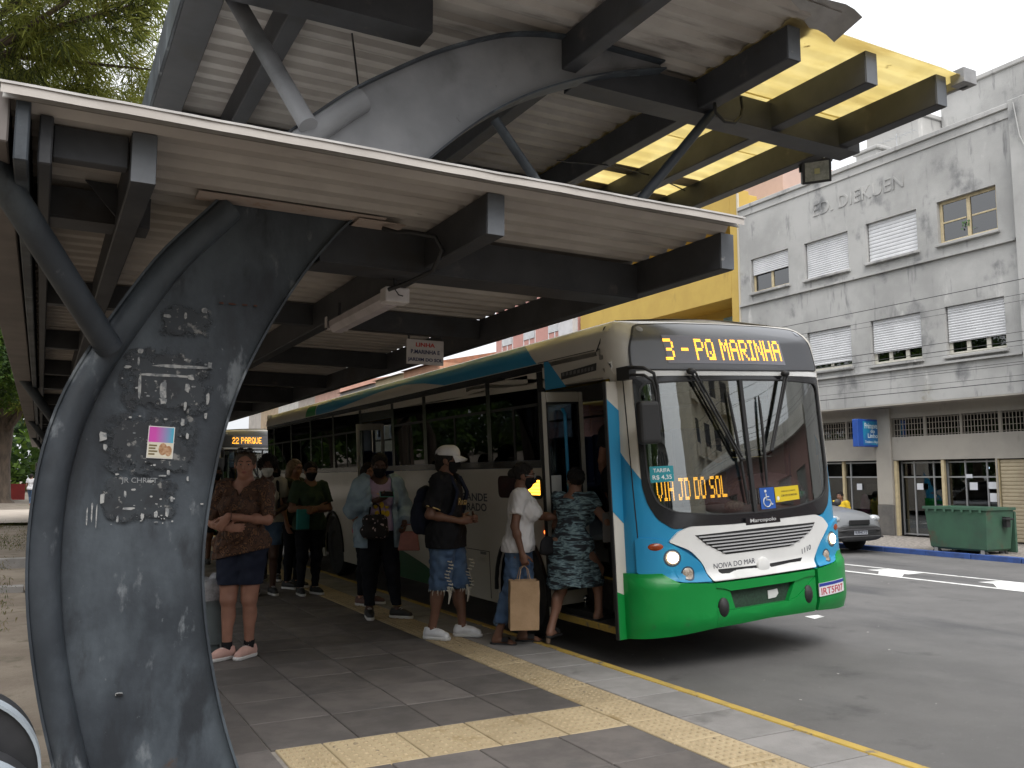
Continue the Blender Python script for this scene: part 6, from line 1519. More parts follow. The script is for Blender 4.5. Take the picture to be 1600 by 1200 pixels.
        if kind in ('bun', 'tied'): F.put(('e', hp(0, -.118, .12 if kind == 'bun' else .10), (.048, .042, .046), R), .025)
        if kind in ('long', 'shoulder'):
            L_ = .34 if kind == 'long' else .2
            F.put(('c', hp(0, -.06, .10), hp(0, -.085, .10 - L_), .078, .07), .04)
            for sx in (-1, 1): F.put(('c', hp(sx * .066, -.015, .11), hp(sx * .085, -.035, .08 - L_ * .75), .034, .03), .04)
        if kind == 'short': F.put(('c', hp(0, -.05, .10), hp(0, -.06, .03), .062, .05), .03)
        F.wrinkle(.004 if kind != 'afro' else .012, seed, .035 if kind != 'afro' else .03)
        # keep the face clear
        F.put(('e', hp(0, .092, .072 if kind in ('short', 'afro') else .084), (.066, .072, .080 if kind in ('short', 'afro') else .092), R), .012, sub=True)
        return s.done(F, 'hair', m)
def wpt(h_, p):
    """figure coordinates -> world"""
    return h_.root.matrix_basis @ Vector(p)

BLKC = mat('black_cotton', (.012, .012, .014), .9, (.018, .018, .020), 5, 5, bump=.3, bscale=180, spec=.12); BLKJ = mat('black_trousers', (.010, .011, .015), .9, (.016, .017, .022), 4, 5, bump=.25, bscale=160, spec=.12); NAVY = mat('navy_cotton', (.014, .017, .03), .9, (.02, .024, .04), 5, 5, spec=.12)
DENL = mat('denim_light', (.30, .40, .48), .9, (.20, .275, .35), 7, 7, bump=.5, bscale=220); DENB = mat('denim_blue', (.045, .085, .165), .9, (.075, .125, .21), 6, 7, bump=.5, bscale=220, dirt=((.16, .22, .29), 3.2, .58, .78)); WTEE = mat('white_tee', (.62, .60, .60), .9, (.56, .54, .545), 6, 5, bump=.25, bscale=150)
WSHOE = mat('white_shoe', (.66, .66, .67), .6, (.58, .58, .6), 9, 5); PSHOE = mat('pink_shoe', (.55, .34, .29), .7, (.48, .29, .25), 12, 5); BSHOE = mat('black_shoe', (.012, .012, .013), .6); WSOLE = mat('white_sole', (.58, .57, .56), .7); DSOLE = mat('dark_sole', (.05, .045, .04), .7)
def pattern(name, base, spots, scale, kind='voronoi', th=(.25, .32), stretch=(1, 1, 1), rough=.85):
    m = mat(name, base, rough); t = m.node_tree; N = t.nodes; K = t.links.new
    tc = N.new('ShaderNodeTexCoord'); mp = N.new('ShaderNodeMapping'); mp.inputs['Scale'].default_value = stretch; K(tc.outputs['Object'], mp.inputs[0])
    wn = N.new('ShaderNodeTexNoise'); wn.inputs['Scale'].default_value = 9; K(mp.outputs[0], wn.inputs[0]); ad = N.new('ShaderNodeMix'); ad.data_type = 'RGBA'; ad.blend_type = 'LINEAR_LIGHT'; ad.inputs[0].default_value = .06; K(mp.outputs[0], ad.inputs[6]); K(wn.outputs[1], ad.inputs[7])
    if kind == 'voronoi': v = N.new('ShaderNodeTexVoronoi'); v.inputs['Scale'].default_value = scale; K(ad.outputs[2], v.inputs[0]); out = v.outputs['Distance']
    else: v = N.new('ShaderNodeTexNoise'); v.inputs['Scale'].default_value = scale; v.inputs['Detail'].default_value = 2.5; K(ad.outputs[2], v.inputs[0]); out = v.outputs[0]
    r = N.new('ShaderNodeValToRGB'); K(out, r.inputs[0]); r.color_ramp.interpolation = 'LINEAR'
    r.color_ramp.elements[0].position = spots[0][0]; r.color_ramp.elements[0].color = tuple(spots[0][1]) + (1,)
    r.color_ramp.elements[1].position = spots[-1][0]; r.color_ramp.elements[1].color = tuple(spots[-1][1]) + (1,)
    for p_, c_ in spots[1:-1]: e = r.color_ramp.elements.new(p_); e.color = tuple(c_) + (1,)
    K(r.outputs[0], N['Principled BSDF'].inputs['Base Color']); return m
LEO = pattern('leopard_print', (.1, .05, .03), [(.0, (.022, .009, .006)), (.22, (.036, .014, .008)), (.27, (.17, .08, .034)), (.40, (.075, .032, .015)), (.48, (.013, .006, .005)), (.62, (.065, .028, .014))], 24)
TEAL = pattern('teal_zebra_print', (.1, .2, .2), [(.40, (.013, .016, .022)), (.47, (.05, .085, .105)), (.53, (.20, .29, .31)), (.58, (.08, .13, .155)), (.66, (.014, .018, .026))], 9, 'noise', stretch=(.8, .8, 3.2))
FLOR = pattern('floral_bag_print', (.02, .02, .02), [(.0, (.55, .42, .42)), (.20, (.50, .40, .42)), (.27, (.014, .012, .014)), (1, (.012, .011, .013))], 24)
# ---- woman in leopard print by the post
A = Human('woman in brown leopard blouse and black shorts standing alone with folded arms', (1.50, 7.52, 0), R_(146), 1.68, SK_P,
          dict(elbL=(-.235, .06, 1.13), wriL=(.03, .235, 1.165), elbR=(.245, .03, 1.10), wriR=(.06, .20, 1.07), ankR=(.075, .07, .085), ankL=(-.07, -.04, .085), kneR=(.08, .06, .48), kneL=(-.075, .0, .48)), g=1.08, bust=.045, belly=.05, head=(20, -4), h=.007, curl=.45, toe=(25, -12), hipw=1.0,
          palm=dict(dL=(.55, .1, -.8), L=(.2, -1, -.2), dR=(-.9, .1, .0), R=(0, -1, 0)), limb=1.08)
A.top('blouse', LEO, sleeve=.92, sl_t=.018, t=.017, hem=.6, hemf=lambda X, Y: .845 - .22 * X, loose=.006, vneck=.13, neck=.10, wr=.009, flare=.03)
A.pants('shorts', NAVY, end=.60, t=.02, flare=.02); A.shoes(PSHOE, WSOLE); A.hair(HAIRB, 'tied')
b = MB()
for S in 'RL':
    d = A.P['ank' + S]; b.tube([d + np.array((0, 0, -.01)), d + np.array((0, .0, .055))], .044, 14)
b.build('socks', BLKC, A.root, smooth=60)
b = MB()
for sx in (-1, 1): b.ball(A.hp(sx * .036, .082, .222), (.034, .020, .022), 12, 6)
b.tube([A.hp(-.07, .062, .220), A.hp(-.085, .0, .18), A.hp(-.086, -.04, .15)], .003, 5); b.tube([A.hp(.07, .062, .220), A.hp(.085, .0, .18), A.hp(.086, -.04, .15)], .003, 5); b.tube([A.hp(-.01, .095, .225), A.hp(.01, .095, .225)], .003, 5); b.build('sunglasses', BLACKG, A.root, smooth=180)
b = MB(); b.tube([A.hp(-.021, .099, .041), A.hp(-.008, .104, .0435), A.hp(.008, .104, .0435), A.hp(.021, .099, .041)], [.002, .0055, .0055, .002], 6); b.tube([A.hp(-.018, .098, .036), A.hp(0, .103, .033), A.hp(.018, .098, .036)], [.002, .006, .002], 6); b.build('lips', LIP, A.root, smooth=180)
b = MB(); wv = A.P['wriL']; dv = (A.P['wriL'] - A.P['elbL']); dv /= np.linalg.norm(dv); e1 = np.cross(dv, (0, 0, 1)); e1 /= np.linalg.norm(e1); e2 = np.cross(dv, e1)
b.tube([wv - dv * .02 + (e1 * math.cos(t_) + e2 * math.sin(t_)) * .031 for t_ in np.linspace(0, 6.283, 17)[:-1]], .004, 6, closed=True); b.build('bracelet', mat('bead_brown', (.08, .03, .02), .4), A.root)

# ---- young man in white cap
A = Human('man in white cap, black mask and frayed blue denim shorts waiting with clasped hands', (3.36, 7.55, 0), R_(-133), 1.74, SK_B,
          dict(elbR=(.235, -.085, 1.10), wriR=(.13, .17, 1.045), elbL=(-.235, -.06, 1.10), wriL=(-.05, .22, 1.055), ankR=(.10, -.10, .085), ankL=(-.10, .12, .085), kneR=(.10, -.02, .48), kneL=(-.10, .09, .48)), head=(4, -3), h=.007, toe=(12, 4), curl=.9, palm=dict(R=(-1, .1, 0), L=(1, -.1, 0), dR=(-.55, .8, .1), dL=(.5, .6, .05)))
A.top('jersey', BLKC, sleeve=.80, sl_t=.03, t=.016, hem=.80, flare=.035, loose=.022, wr=.006, vneck=.09, neck=.085)
A.pants('denim_shorts', DENB, end=.43, t=.03, flare=.035, wr=.008, endf=lambda X, Y: .435 + .012 * np.sin(X * 160) * np.sin(Y * 140))
A.shoes(WSHOE, WSOLE); A.hair(HAIRK, 'short'); A.mask(MASKB)
GOLD = mat('jersey_gold_trim', (.42, .30, .12), .7)
b = MB()
for S in 'RL':
    a_, c_ = A.P['sho' + S], A.P['elb' + S]; u_ = (c_ - a_) / np.linalg.norm(c_ - a_); p_ = a_ + (c_ - a_) * .79; e1 = np.cross(u_, (0, 1, 0)); e1 /= np.linalg.norm(e1); e2 = np.cross(u_, e1)
    b.tube([p_ + (e1 * math.cos(t_) + e2 * math.sin(t_)) * .0795 for t_ in np.linspace(0, 6.283, 25)[:-1]], .006, 6, closed=True)
n_ = A.P['nek']; b.tube([n_ + np.array((.066 * math.cos(t_), .02 + .075 * math.sin(t_), .008 - .07 * max(0, math.sin(t_)))) for t_ in np.linspace(0, 6.283, 25)[:-1]], .005, 6, closed=True)
b.build('gold_trim', GOLD, A.root, smooth=60)
put_text('chest_lettering', 'Rosa', .1, GOLD, A.root, (.03, .158, 1.215), (-1, .15, 0), (0, 0, 1), width=.17, shear=.2)
FRAY = mat('frayed_cotton', (.48, .45, .38), .95)
b = MB(); rf = random.Random(8)
for S, sx in (('R', 1), ('L', -1)):
    k_ = A.P['kne' + S]
    for i in range(26):
        t_ = rf.uniform(0, 6.28); q = np.array((k_[0] + .105 * math.cos(t_), k_[1] + .105 * math.sin(t_), .44)); b.tube([q, q + (rf.uniform(-.01, .01), rf.uniform(-.01, .01), -rf.uniform(.015, .05))], [.0028, .0016], 4)
    for i in range(10):
        z_ = .44 + i * .028; y_ = k_[1] + .075 + .02 * math.sin(i); x_ = k_[0] + .085 * (1 if S == 'R' else .2); b.tube([(x_ - .03, y_ + .035, z_ + .15 * 0), (x_, y_ + .05, z_ - .008), (x_ + .03, y_ + .02, z_ + .004)], .005, 5)
    q = np.array((k_[0] + .06, k_[1] + .09, .47)); b.tube([q, q + (0, .02, -.07), q + (.01, .01, -.15)], [.012, .014, .004], 6)
b.build('fray_threads', FRAY, A.root, smooth=60)
F = Field(np.array(A.P['hed']) - (.2, .2, 0), np.array(A.P['hed']) + (.2, .26, .34), .0055); R = A.R; c = np.array(A.P['hed'])
F.put(('e', A.hp(0, -.008, .140), (.094, .112, .098), R), .02); F.put(('e', A.hp(0, .05, .165), (.075, .06, .07), R), .03)
F.cut(lambda X, Y, Z: .140 - (R[2, 2] * (Z - c[2]) + R[1, 2] * (Y - c[1]) + R[0, 2] * (X - c[0])) - 0 * Y)
A.done(F, 'cap', WTEE)
b = MB(); b.grid([[A.hp(.078 * math.sin(a) * (1 - .06 * r), .055 + .05 * math.cos(a) + .085 * r * math.cos(a) ** .7, .150 - .030 * r - .035 * math.sin(a) ** 2 * r) for a in np.linspace(-1.35, 1.35, 13)] for r in np.linspace(0, 1, 6)])
b.grid([[A.hp(.078 * math.sin(a) * (1 - .06 * r), .055 + .05 * math.cos(a) + .085 * r * math.cos(a) ** .7, .144 - .030 * r - .035 * math.sin(a) ** 2 * r) for a in np.linspace(-1.35, 1.35, 13)] for r in np.linspace(0, 1, 6)]); b.build('cap_peak', WTEE, A.root, smooth=60)
bp_ = thing('backpack', 'dark navy backpack on the back of the man in the white cap', 'backpack', A.root.location, R_(-133)); bp_.scale = A.root.scale
F = Field((-.3, -.5, .8), (.3, .1, 1.55), .009); F.put(('e', (0, -.21, 1.13), (.165, .105, .23)), .02); F.put(('e', (0, -.27, 1.04), (.13, .07, .13)), .03); F.wrinkle(.006, 4, .12); V, Q = F.mesh(); np_obj('pack', V, Q, NAVY, bp_)
b = MB()
for sx in (-1, 1): b.tube([(sx * .11, -.13, 1.38), (sx * .125, -.03, 1.475), (sx * .13, .08, 1.43), (sx * .14, .145, 1.30), (sx * .16, .10, 1.12), (sx * .15, -.08, .98)], .021, 6)
b.build('strap', NAVY, bp_, smooth=60)

# ---- woman in white tee with paper bag
A = Human('woman in white tee and cropped blue jeans stepping to the bus with a paper bag', (3.84, 7.02, 0), R_(-122), 1.585, SK_B,
          dict(ankR=(.09, -.20, .085), ankL=(-.08, .03, .085), kneR=(.10, -.08, .49), kneL=(-.09, .07, .49), hipR=(.095, -.01, .90), hipL=(-.095, .01, .90), elbR=(.235, -.03, 1.11), wriR=(.25, .04, .86), elbL=(-.22, .2, 1.19), wriL=(-.14, .45, 1.17)), g=1.10, bust=.03, head=(-4, -8), lean=(0, .035), h=.007, toe=(15, -5), curl={'R': 1.1, 'L': .3}, hipw=1.06, bare=True)
A.top('tee', WTEE, sleeve=.62, sl_t=.022, t=.013, hem=.86, wr=.005, loose=.014)
A.pants('jeans', DENB, end=.20, t=.012, flare=.022, wr=.007, endf=lambda X, Y: .205 + .012 * np.sin(X * 190) * np.sin(Y * 170)); A.shoes(BSHOE, BSHOE, kind='slide'); A.hair(HAIRK, 'tied'); A.mask(MASKB)
b = MB()
for S in 'RL':
    k_ = A.P['ank' + S] * .75 + A.P['kne' + S] * .25
    for i in range(30):
        t_ = rf.uniform(0, 6.28); q = np.array((k_[0] + .068 * math.cos(t_), k_[1] + .068 * math.sin(t_), .205)); b.tube([q, q + (rf.uniform(-.01, .01), rf.uniform(-.01, .01), -rf.uniform(.012, .035))], [.0028, .0014], 4)
b.build('frayed_hem', mat('frayed_denim', (.12, .17, .24), .95), A.root)
b = MB()
for sx in (-1, 1): b.tube([A.hp(sx * .034 + .026 * math.cos(t_), .112, .104 + .019 * math.sin(t_)) for t_ in np.linspace(0, 6.283, 13)[:-1]], .0018, 5, closed=True); b.tube([A.hp(sx * .06, .11, .108), A.hp(sx * .078, .02, .108)], .0018, 5)
b.build('glasses', ALU, A.root)
KRAFT = mat('kraft_paper', (.38, .25, .145), .85, (.33, .215, .12), 9, 6, bump=.35, bscale=25)
wb_ = wpt(A, A.P['wriR']) if False else A.root.location + Matrix.Rotation(R_(-122), 3, 'Z') @ (Vector(A.P['wriR']) * A.k)
pb_ = thing('paper_bag', 'brown kraft paper bag hanging from the hand of the woman in white', 'paper bag', (wb_.x + .01, wb_.y - .01, .16), R_(-112))
b = MB(); w_, d_, h_ = .085, .125, .415; rows = []
for i in range(9):
    z_ = h_ * i / 8; r = []
    for (x_, y_) in ((-w_, -d_), (0, -d_), (w_, -d_), (w_, 0), (w_, d_), (0, d_), (-w_, d_), (-w_, 0), (-w_, -d_)): r.append((x_ + .008 * mnoise.noise((x_ * 20, y_ * 20, z_ * 9)) - (.012 if y_ == 0 and i > 3 else 0) * math.copysign(1, x_), y_ + .006 * mnoise.noise((x_ * 20, y_ * 20, z_ * 7 + 5)), z_))
    rows.append(r)
b.grid(rows); b.add([rows[0][j] for j in (0, 2, 4, 6)], [(0, 1, 2, 3)]); b.build('bag_body', KRAFT, pb_, smooth=25)
b = MB()
for x_ in (-w_, w_): b.tube([(x_, -.05, h_), (x_ * .5, -.03, h_ + .10), (x_ * .3, 0, h_ + .125), (x_ * .5, .03, h_ + .10), (x_, .05, h_)], .004, 5)
b.build('bag_handle', KRAFT, pb_)

# ---- woman in teal dress climbing aboard
A = Human('woman in teal patterned dress climbing into the bus with one foot on the platform', (4.24, 6.80, .0), R_(-66), 1.54, SK_M,
          dict(hipR=(.10, .03, .93), hipL=(-.09, .0, .92), kneR=(.17, .24, .70), ankR=(.20, .20, .30), kneL=(-.115, .0, .50), ankL=(-.13, -.15, .15), elbR=(.36, .12, 1.18), wriR=(.47, .30, 1.10), elbL=(-.24, .10, 1.12), wriL=(-.20, .32, 1.08)), g=1.15, bust=.03, head=(55, -4), lean=(0, .12), h=.0075, curl=.8, hipw=1.12, toe=(5, 5), limb=1.0)
F = A.new()
for q in A.tor: F.put(q, .04, .018)
for S in 'RL':
    a_, c_ = A.P['sho' + S], A.P['elb' + S]; F.put(('e', a_, (.06, .062, .064)), .03, .016); F.put(('c', a_, a_ + (c_ - a_) * .45, .068, .072, True), .02)
F.put(('c', (0, .02, .95), (.0, -.01, .50), .155, .185), .05); F.put(('c', (.05, .05, .92), (.12, .17, .58), .13, .14), .05); F.put(('c', (-.06, -.01, .92), (-.10, -.05, .52), .12, .13), .05)
F.wrinkle(.012, 9, .12, .35); n_ = A.P['nek']
F.cut(lambda X, Y, Z: .535 + .12 * np.maximum(0, X) + .02 * np.sin(22 * X) - Z); F.cut(lambda X, Y, Z: .078 - np.sqrt((X - n_[0]) ** 2 + ((Y - n_[1] - .02) * .9) ** 2 + ((Z - n_[2] - .01) * .8) ** 2)); A.done(F, 'dress', TEAL)
A.shoes(BSHOE, BSHOE, kind='slide'); A.hair(HAIRK, 'bun'); A.mask(MASKT)
b = MB()
for S in 'RL':
    d_ = A.fdir(S); q = A.P['ank' + S]; b.tube([(q[0] - d_[0] * .05, q[1] - d_[1] * .05, q[2] - .07), (q[0] - d_[0] * .06, q[1] - d_[1] * .06, q[2] - .07 - .07)], [.026, .022], 10)
b.build('block_heel', mat('heel_brown', (.13, .09, .06), .6), A.root, smooth=60)
hb = thing('shoulder_bag', 'small black shoulder bag at the hip of the woman in the teal dress', 'bag', (4.02, 6.83, .86), R_(-66)); F = Field((-.2, -.2, -.2), (.2, .2, .2), .01); F.put(('e', (0, .0, 0), (.035, .10, .085)), .02); F.put(('c', (0, -.07, -.05), (0, .07, -.05), .03, .03), .03); V, Q = F.mesh(); np_obj('pouch', V, Q, BLKC, hb)

# ---- passenger in black just inside the door
A = Human('person in black with long dark hair standing on the bus steps inside the door', (4.80, 6.72, .565), R_(-58), 1.62, SK_P, dict(elbR=(.245, -.06, 1.12), wriR=(.27, -.02, .89)), g=1.22, bust=.02, head=(10, -6), h=.009, hipw=1.1, limb=1.12)
A.top('black_tee', BLKC, sleeve=.55, sl_t=.025, t=.018, hem=.80, flare=.03); F = A.new(); F.put(A.tor[0], .03, .03); F.put(('c', (0, -.01, .95), (0, 0, .55), .16, .19), .04); F.cut(lambda X, Y, Z: .62 - Z); A.done(F, 'skirt', BLKC); A.shoes(BSHOE, BSHOE); A.hair(HAIRK, 'long')

# ---- woman in denim jacket reading her phone
A = Human('woman in light denim jacket and lemon print tee looking down at her phone', (3.20, 8.98, 0), R_(172), 1.71, SK_D,
          dict(elbR=(.285, -.03, 1.12), wriR=(.06, .23, 1.225), elbL=(-.29, -.02, 1.12), wriL=(-.235, .19, .985), ankL=(-.19, .10, .085), kneL=(-.14, .08, .48), ankR=(.085, .02, .085)), g=1.16, bust=.035, head=(-8, -16), h=.0075, toe=(6, 48), curl=.9, hipw=1.12, palm=dict(R=(-.2, -.3, 1), dR=(-.8, .35, .25), L=(1, 0, 0), dL=(.1, .5, -.6)), limb=1.05)
LAV = mat('lavender_tee', (.40, .30, .44), .9, (.36, .27, .40), 6, 4)
A.top('tee', LAV, sleeve=0, t=.012, hem=.90, neck=.095, wr=.004, seed=5)
F = A.new()
o_ = A.top('jacket', DENL, sleeve=1.88, sl_t=.036, t=.036, hem=.73, flare=.035, loose=.008, neck=.105, wr=.010, seed=6, open_=.115)
LEM = mat('lemon_print', (.62, .42, .02), .85, (.5, .36, .03), 30, 3)
b = MB()
for x_, z_ in ((.05, 1.26), (-.045, 1.25), (.06, 1.165), (.0, 1.17), (-.06, 1.165), (.045, 1.08), (-.015, 1.085), (-.065, 1.08)):
    y_ = .165 if z_ > 1.2 else .148; b.ball((x_, y_ - abs(x_) * .25, z_), (.026, .007, .034), 10, 6)
b.build('lemon_print', LEM, A.root, smooth=180)
A.pants('trousers', BLKJ, end=.13, t=.014); A.shoes(BSHOE, WSOLE); A.hair(HAIRK, 'afro' if False else 'tied'); A.mask(MASKB)
b = MB()
for S in 'L':
    q = A.P['ankL']; b.tube([q + np.array((.046 * math.cos(t_), .046 * math.sin(t_), .045)) for t_ in np.linspace(0, 6.283, 15)[:-1]], .005, 5, closed=True)
b.build('anklet', GOLD, A.root)
def fpt(A_, p, deg): return A_.root.location + Matrix.Rotation(R_(deg), 3, 'Z') @ (Vector(p) * A_.k)
q = fpt(A, (-.02, .30, 1.285), 172); ph = thing('phone', 'pale teal phone held up by the woman in the denim jacket', 'phone', q, R_(172))
b = MB(); Mx = Matrix.Rotation(R_(-55), 4, 'X'); b.box(-.075, .075, -.036, .036, -.005, .005, Mx); b.build('phone_case', mat('phone_teal', (.08, .30, .27), .4), ph, bevel=.003); b = MB(); b.box(-.068, .068, -.031, .031, .0052, .006, Mx); b.build('screen', mat('phone_screen', (.02, .02, .025), .1), ph)
q = fpt(A, (.085, .225, .965), 172); fb = thing('floral_bag', 'black quilted lunch bag with pale flower print hanging from her forearm', 'bag', q, R_(172)); F = Field((-.22, -.2, -.2), (.22, .2, .22), .009)
F.put(('c', (-.075, 0, -.06), (.075, 0, -.06), .075, .075), .03); F.put(('c', (-.065, 0, .05), (.065, 0, .05), .065, .065), .04); F.wrinkle(.005, 3); V, Q = F.mesh(); np_obj('pouch', V, Q, FLOR, fb); b = MB(); b.tube([(-.06, 0, .11), (-.05, 0, .19), (.0, 0, .23), (.05, 0, .19), (.06, 0, .11)], .009, 6); b.build('bag_handle', BLKC, fb, smooth=60)
q = fpt(A, (-.275, .24, .80), 172); hb = thing('pink_handbag', 'small flat dusty pink handbag hanging from her left hand', 'bag', q, R_(150)); b = MB(); b.prism([(-.115, -.10), (.115, -.10), (.085, .10), (-.085, .10)], -.03, .03, Matrix.Rotation(R_(90), 4, 'X')); b.build('bag_body', mat('dusty_pink', (.36, .14, .12), .45, (.30, .12, .10), 12, 3), hb, bevel=.012, seg=2)
b = MB(); b.tube([(-.06, 0, .10), (-.04, 0, .17), (.04, 0, .17), (.06, 0, .10)], .007, 6); b.build('bag_handle', mat('dusty_pink'), hb, smooth=60)

# ---- people further back in the queue
Q1 = 'people queueing further back beside the bus'
A = Human('person in pink top with dark hair turned away behind the woman in denim', (3.42, 9.95, 0), R_(-150), 1.63, SK_P, g=1.05, head=(-25, -5), h=.010, group=Q1); A.top('pink_top', mat('pink_tee', (.52, .17, .22), .9, (.46, .15, .2), 6, 4), sleeve=.6, sl_t=.022, hem=.85); A.pants('trousers', BLKJ, end=.12); A.shoes(mat('brown_shoe', (.10, .045, .035), .6), WSOLE); A.hair(HAIRK, 'shoulder')
A = Human('person in dark green tee and black mask with arms folded over a teal folder', (3.05, 11.15, 0), R_(-172), 1.655, SK_M, dict(elbR=(.265, .02, 1.10), wriR=(-.02, .22, 1.12), elbL=(-.265, .02, 1.10), wriL=(.03, .24, 1.08)), g=1.16, bust=.01, head=(-12, -4), h=.009, group=Q1, belly=.02); A.top('green_tee', mat('dark_green_tee', (.022, .045, .025), .9, (.03, .055, .032), 5, 4), sleeve=.75, sl_t=.026, hem=.83); A.pants('trousers', BLKJ, end=.1); A.shoes(BSHOE, WSOLE); A.hair(HAIRK, 'short'); A.mask(MASKB)
q = fpt(A, (.16, .16, .98), -172); fo = thing('teal_folder', 'teal cloth folder tucked under the folded arms of the person in green', 'folder', q, R_(-172)); b = MB(); b.box(-.085, .085, -.02, .02, -.13, .12); b.build('folder_body', mat('teal_cloth', (.02, .20, .21), .8, (.018, .17, .18), 8, 4), fo, bevel=.012, seg=2)
A = Human('fair haired woman with bare arms and dark sleeveless top behind the person in green', (3.04, 11.9, 0), R_(-140), 1.70, SK_P, dict(elbR=(.23, -.03, 1.11), wriR=(.22, .05, .86)), g=1.0, head=(-10, -5), h=.010, group=Q1); A.top('sleeveless_top', mat('olive_top', (.045, .05, .03), .9), sleeve=.12, hem=.84); A.pants('trousers', BLKJ, end=.1); A.shoes(BSHOE, WSOLE); A.hair(HAIRY, 'shoulder')
A = Human('woman with rounded black curls, white mask and cream tee', (2.55, 11.35, 0), R_(172), 1.71, SK_D, dict(elbR=(.25, -.02, 1.11), wriR=(.14, .19, 1.0), elbL=(-.25, -.02, 1.11), wriL=(-.1, .2, 1.02)), g=1.05, bust=.02, head=(-6, -3), h=.009, group=Q1); A.top('cream_tee', mat('cream_tee', (.36, .33, .27), .9, (.32, .29, .24), 6, 4), sleeve=.62, sl_t=.022, hem=.86); A.pants('shorts', DENB, end=.62, t=.018); A.shoes(BSHOE, WSOLE); A.hair(HAIRK, 'afro'); A.mask(MASKW)
bk_ = thing('backpack', 'black backpack straps on the shoulders of the woman in the white mask', 'backpack', A.root.location, R_(172)); b = MB()
for sx in (-1, 1): b.tube([(sx * .10, -.12, 1.36), (sx * .115, -.02, 1.46), (sx * .12, .09, 1.40), (sx * .13, .135, 1.25), (sx * .15, .08, 1.06)], .018, 6)
b.build('strap', BLKC, bk_, smooth=60); b = MB(); b.ball((0, -.2, 1.15), (.15, .09, .22), 14, 8); b.build('pack', BLKC, bk_, smooth=180)
A = Human('person all in black standing dim between the curly haired woman and the one in green', (2.98, 12.9, 0), R_(165), 1.66, SK_D, g=1.1, h=.011, group=Q1); A.top('black_tee', BLKC, sleeve=.7, hem=.82); A.pants('trousers', BLKJ, end=.1); A.shoes(BSHOE, WSOLE); A.hair(HAIRK, 'long'); A.mask(MASKB)
A = Human('man in dark cap, black tee and shorts in shadow past the woman in leopard print', (2.70, 15.9, 0), R_(-175), 1.66, SK_B, dict(ankL=(-.12, .14, .085), kneL=(-.11, .14, .5)), g=1.05, h=.011, group=Q1); A.top('black_tee', BLKC, sleeve=.6, sl_t=.024, hem=.82); A.pants('shorts', BLKJ, end=.55, t=.02, flare=.02); A.shoes(BSHOE, BSHOE); A.hair(HAIRK, 'short'); A.mask(MASKB)
A = Human('person carrying a white plastic bag far back under the shelter', (2.35, 17.5, 0), R_(20), 1.62, SK_M, g=1.1, h=.012, group=Q1); A.top('dark_top', NAVY, sleeve=.6, hem=.84); A.pants('trousers', mat('grey_trousers', (.10, .10, .11), .9), end=.1); A.shoes(BSHOE, WSOLE); A.hair(HAIRK, 'bun')
cbg = thing('carrier_bag', 'white plastic carrier bag hanging beside a person far back', 'bag', (2.62, 17.42, .62)); F = Field((-.2, -.2, -.25), (.2, .2, .3), .012); F.put(('e', (0, 0, 0), (.11, .08, .16)), .02); F.put(('c', (0, 0, .1), (0, 0, .24), .05, .015), .04); F.wrinkle(.012, 3, .08); V, Q = F.mesh(); np_obj('bag_body', V, Q, mat('white_plastic', (.5, .5, .5), .4), cbg)
# ---- seated: driver, two riders, someone by the shop; a walker in the park
def seated(label, loc, deg, H, sk, shirt, hair, mask=None, group=None, arms=None, h=.011, g=1.1):
    J = dict(kneR=(.11, .42, .90), kneL=(-.11, .42, .90), ankR=(.11, .46, .47), ankL=(-.11, .46, .47)); J.update(arms or {})
    A_ = Human(label, loc, R_(deg), H, sk, J, g=g, head=(0, -4), h=h, group=group); A_.top('shirt', shirt, sleeve=.7, sl_t=.024, hem=.86); A_.pants('trousers', BLKJ, end=.5, top=1.0); A_.hair(HAIRK, hair)
    if mask: A_.mask(mask)
    return A_
A = seated('bus driver in grey blue shirt and black mask behind the windscreen', (6.05, 6.92, .22), 176, 1.70, SK_M, mat('driver_shirt', (.10, .13, .18), .85), 'short', MASKB, None, dict(elbR=(.30, .12, 1.10), wriR=(.14, .40, 1.16), elbL=(-.30, .12, 1.10), wriL=(-.16, .40, 1.14)), .009)
A = seated('dark haired rider seated by the open bus window', (6.25, 10.45, .20), 180, 1.66, SK_M, mat('rider_shirt', (.30, .22, .24), .85), 'short')
A = seated('rider with pale cap and shirt seated in the middle of the bus', (6.3, 9.5, .22), 180, 1.66, SK_P, mat('rider_pale', (.36, .35, .36), .85), 'short')
A = seated('person in yellow top sitting low in front of the shop window', (18.95, 16.7, -.52), 110, 1.62, SK_M, mat('yellow_tee', (.62, .42, .02), .85), 'short', None, None, None, .014)
A = Human('man in white striped shirt and jeans walking away across the park', (-.44, 55.5, .0), R_(-25), 1.72, SK_M, dict(ankR=(.1, -.2, .1), ankL=(-.1, .22, .085), kneL=(-.1, .16, .5)), h=.016); A.top('shirt', mat('striped_shirt', (.5, .5, .52), .9), sleeve=.6, hem=.84, h=.016); A.pants('jeans', DENB, end=.1, h=.016); A.hair(HAIRK, 'short')
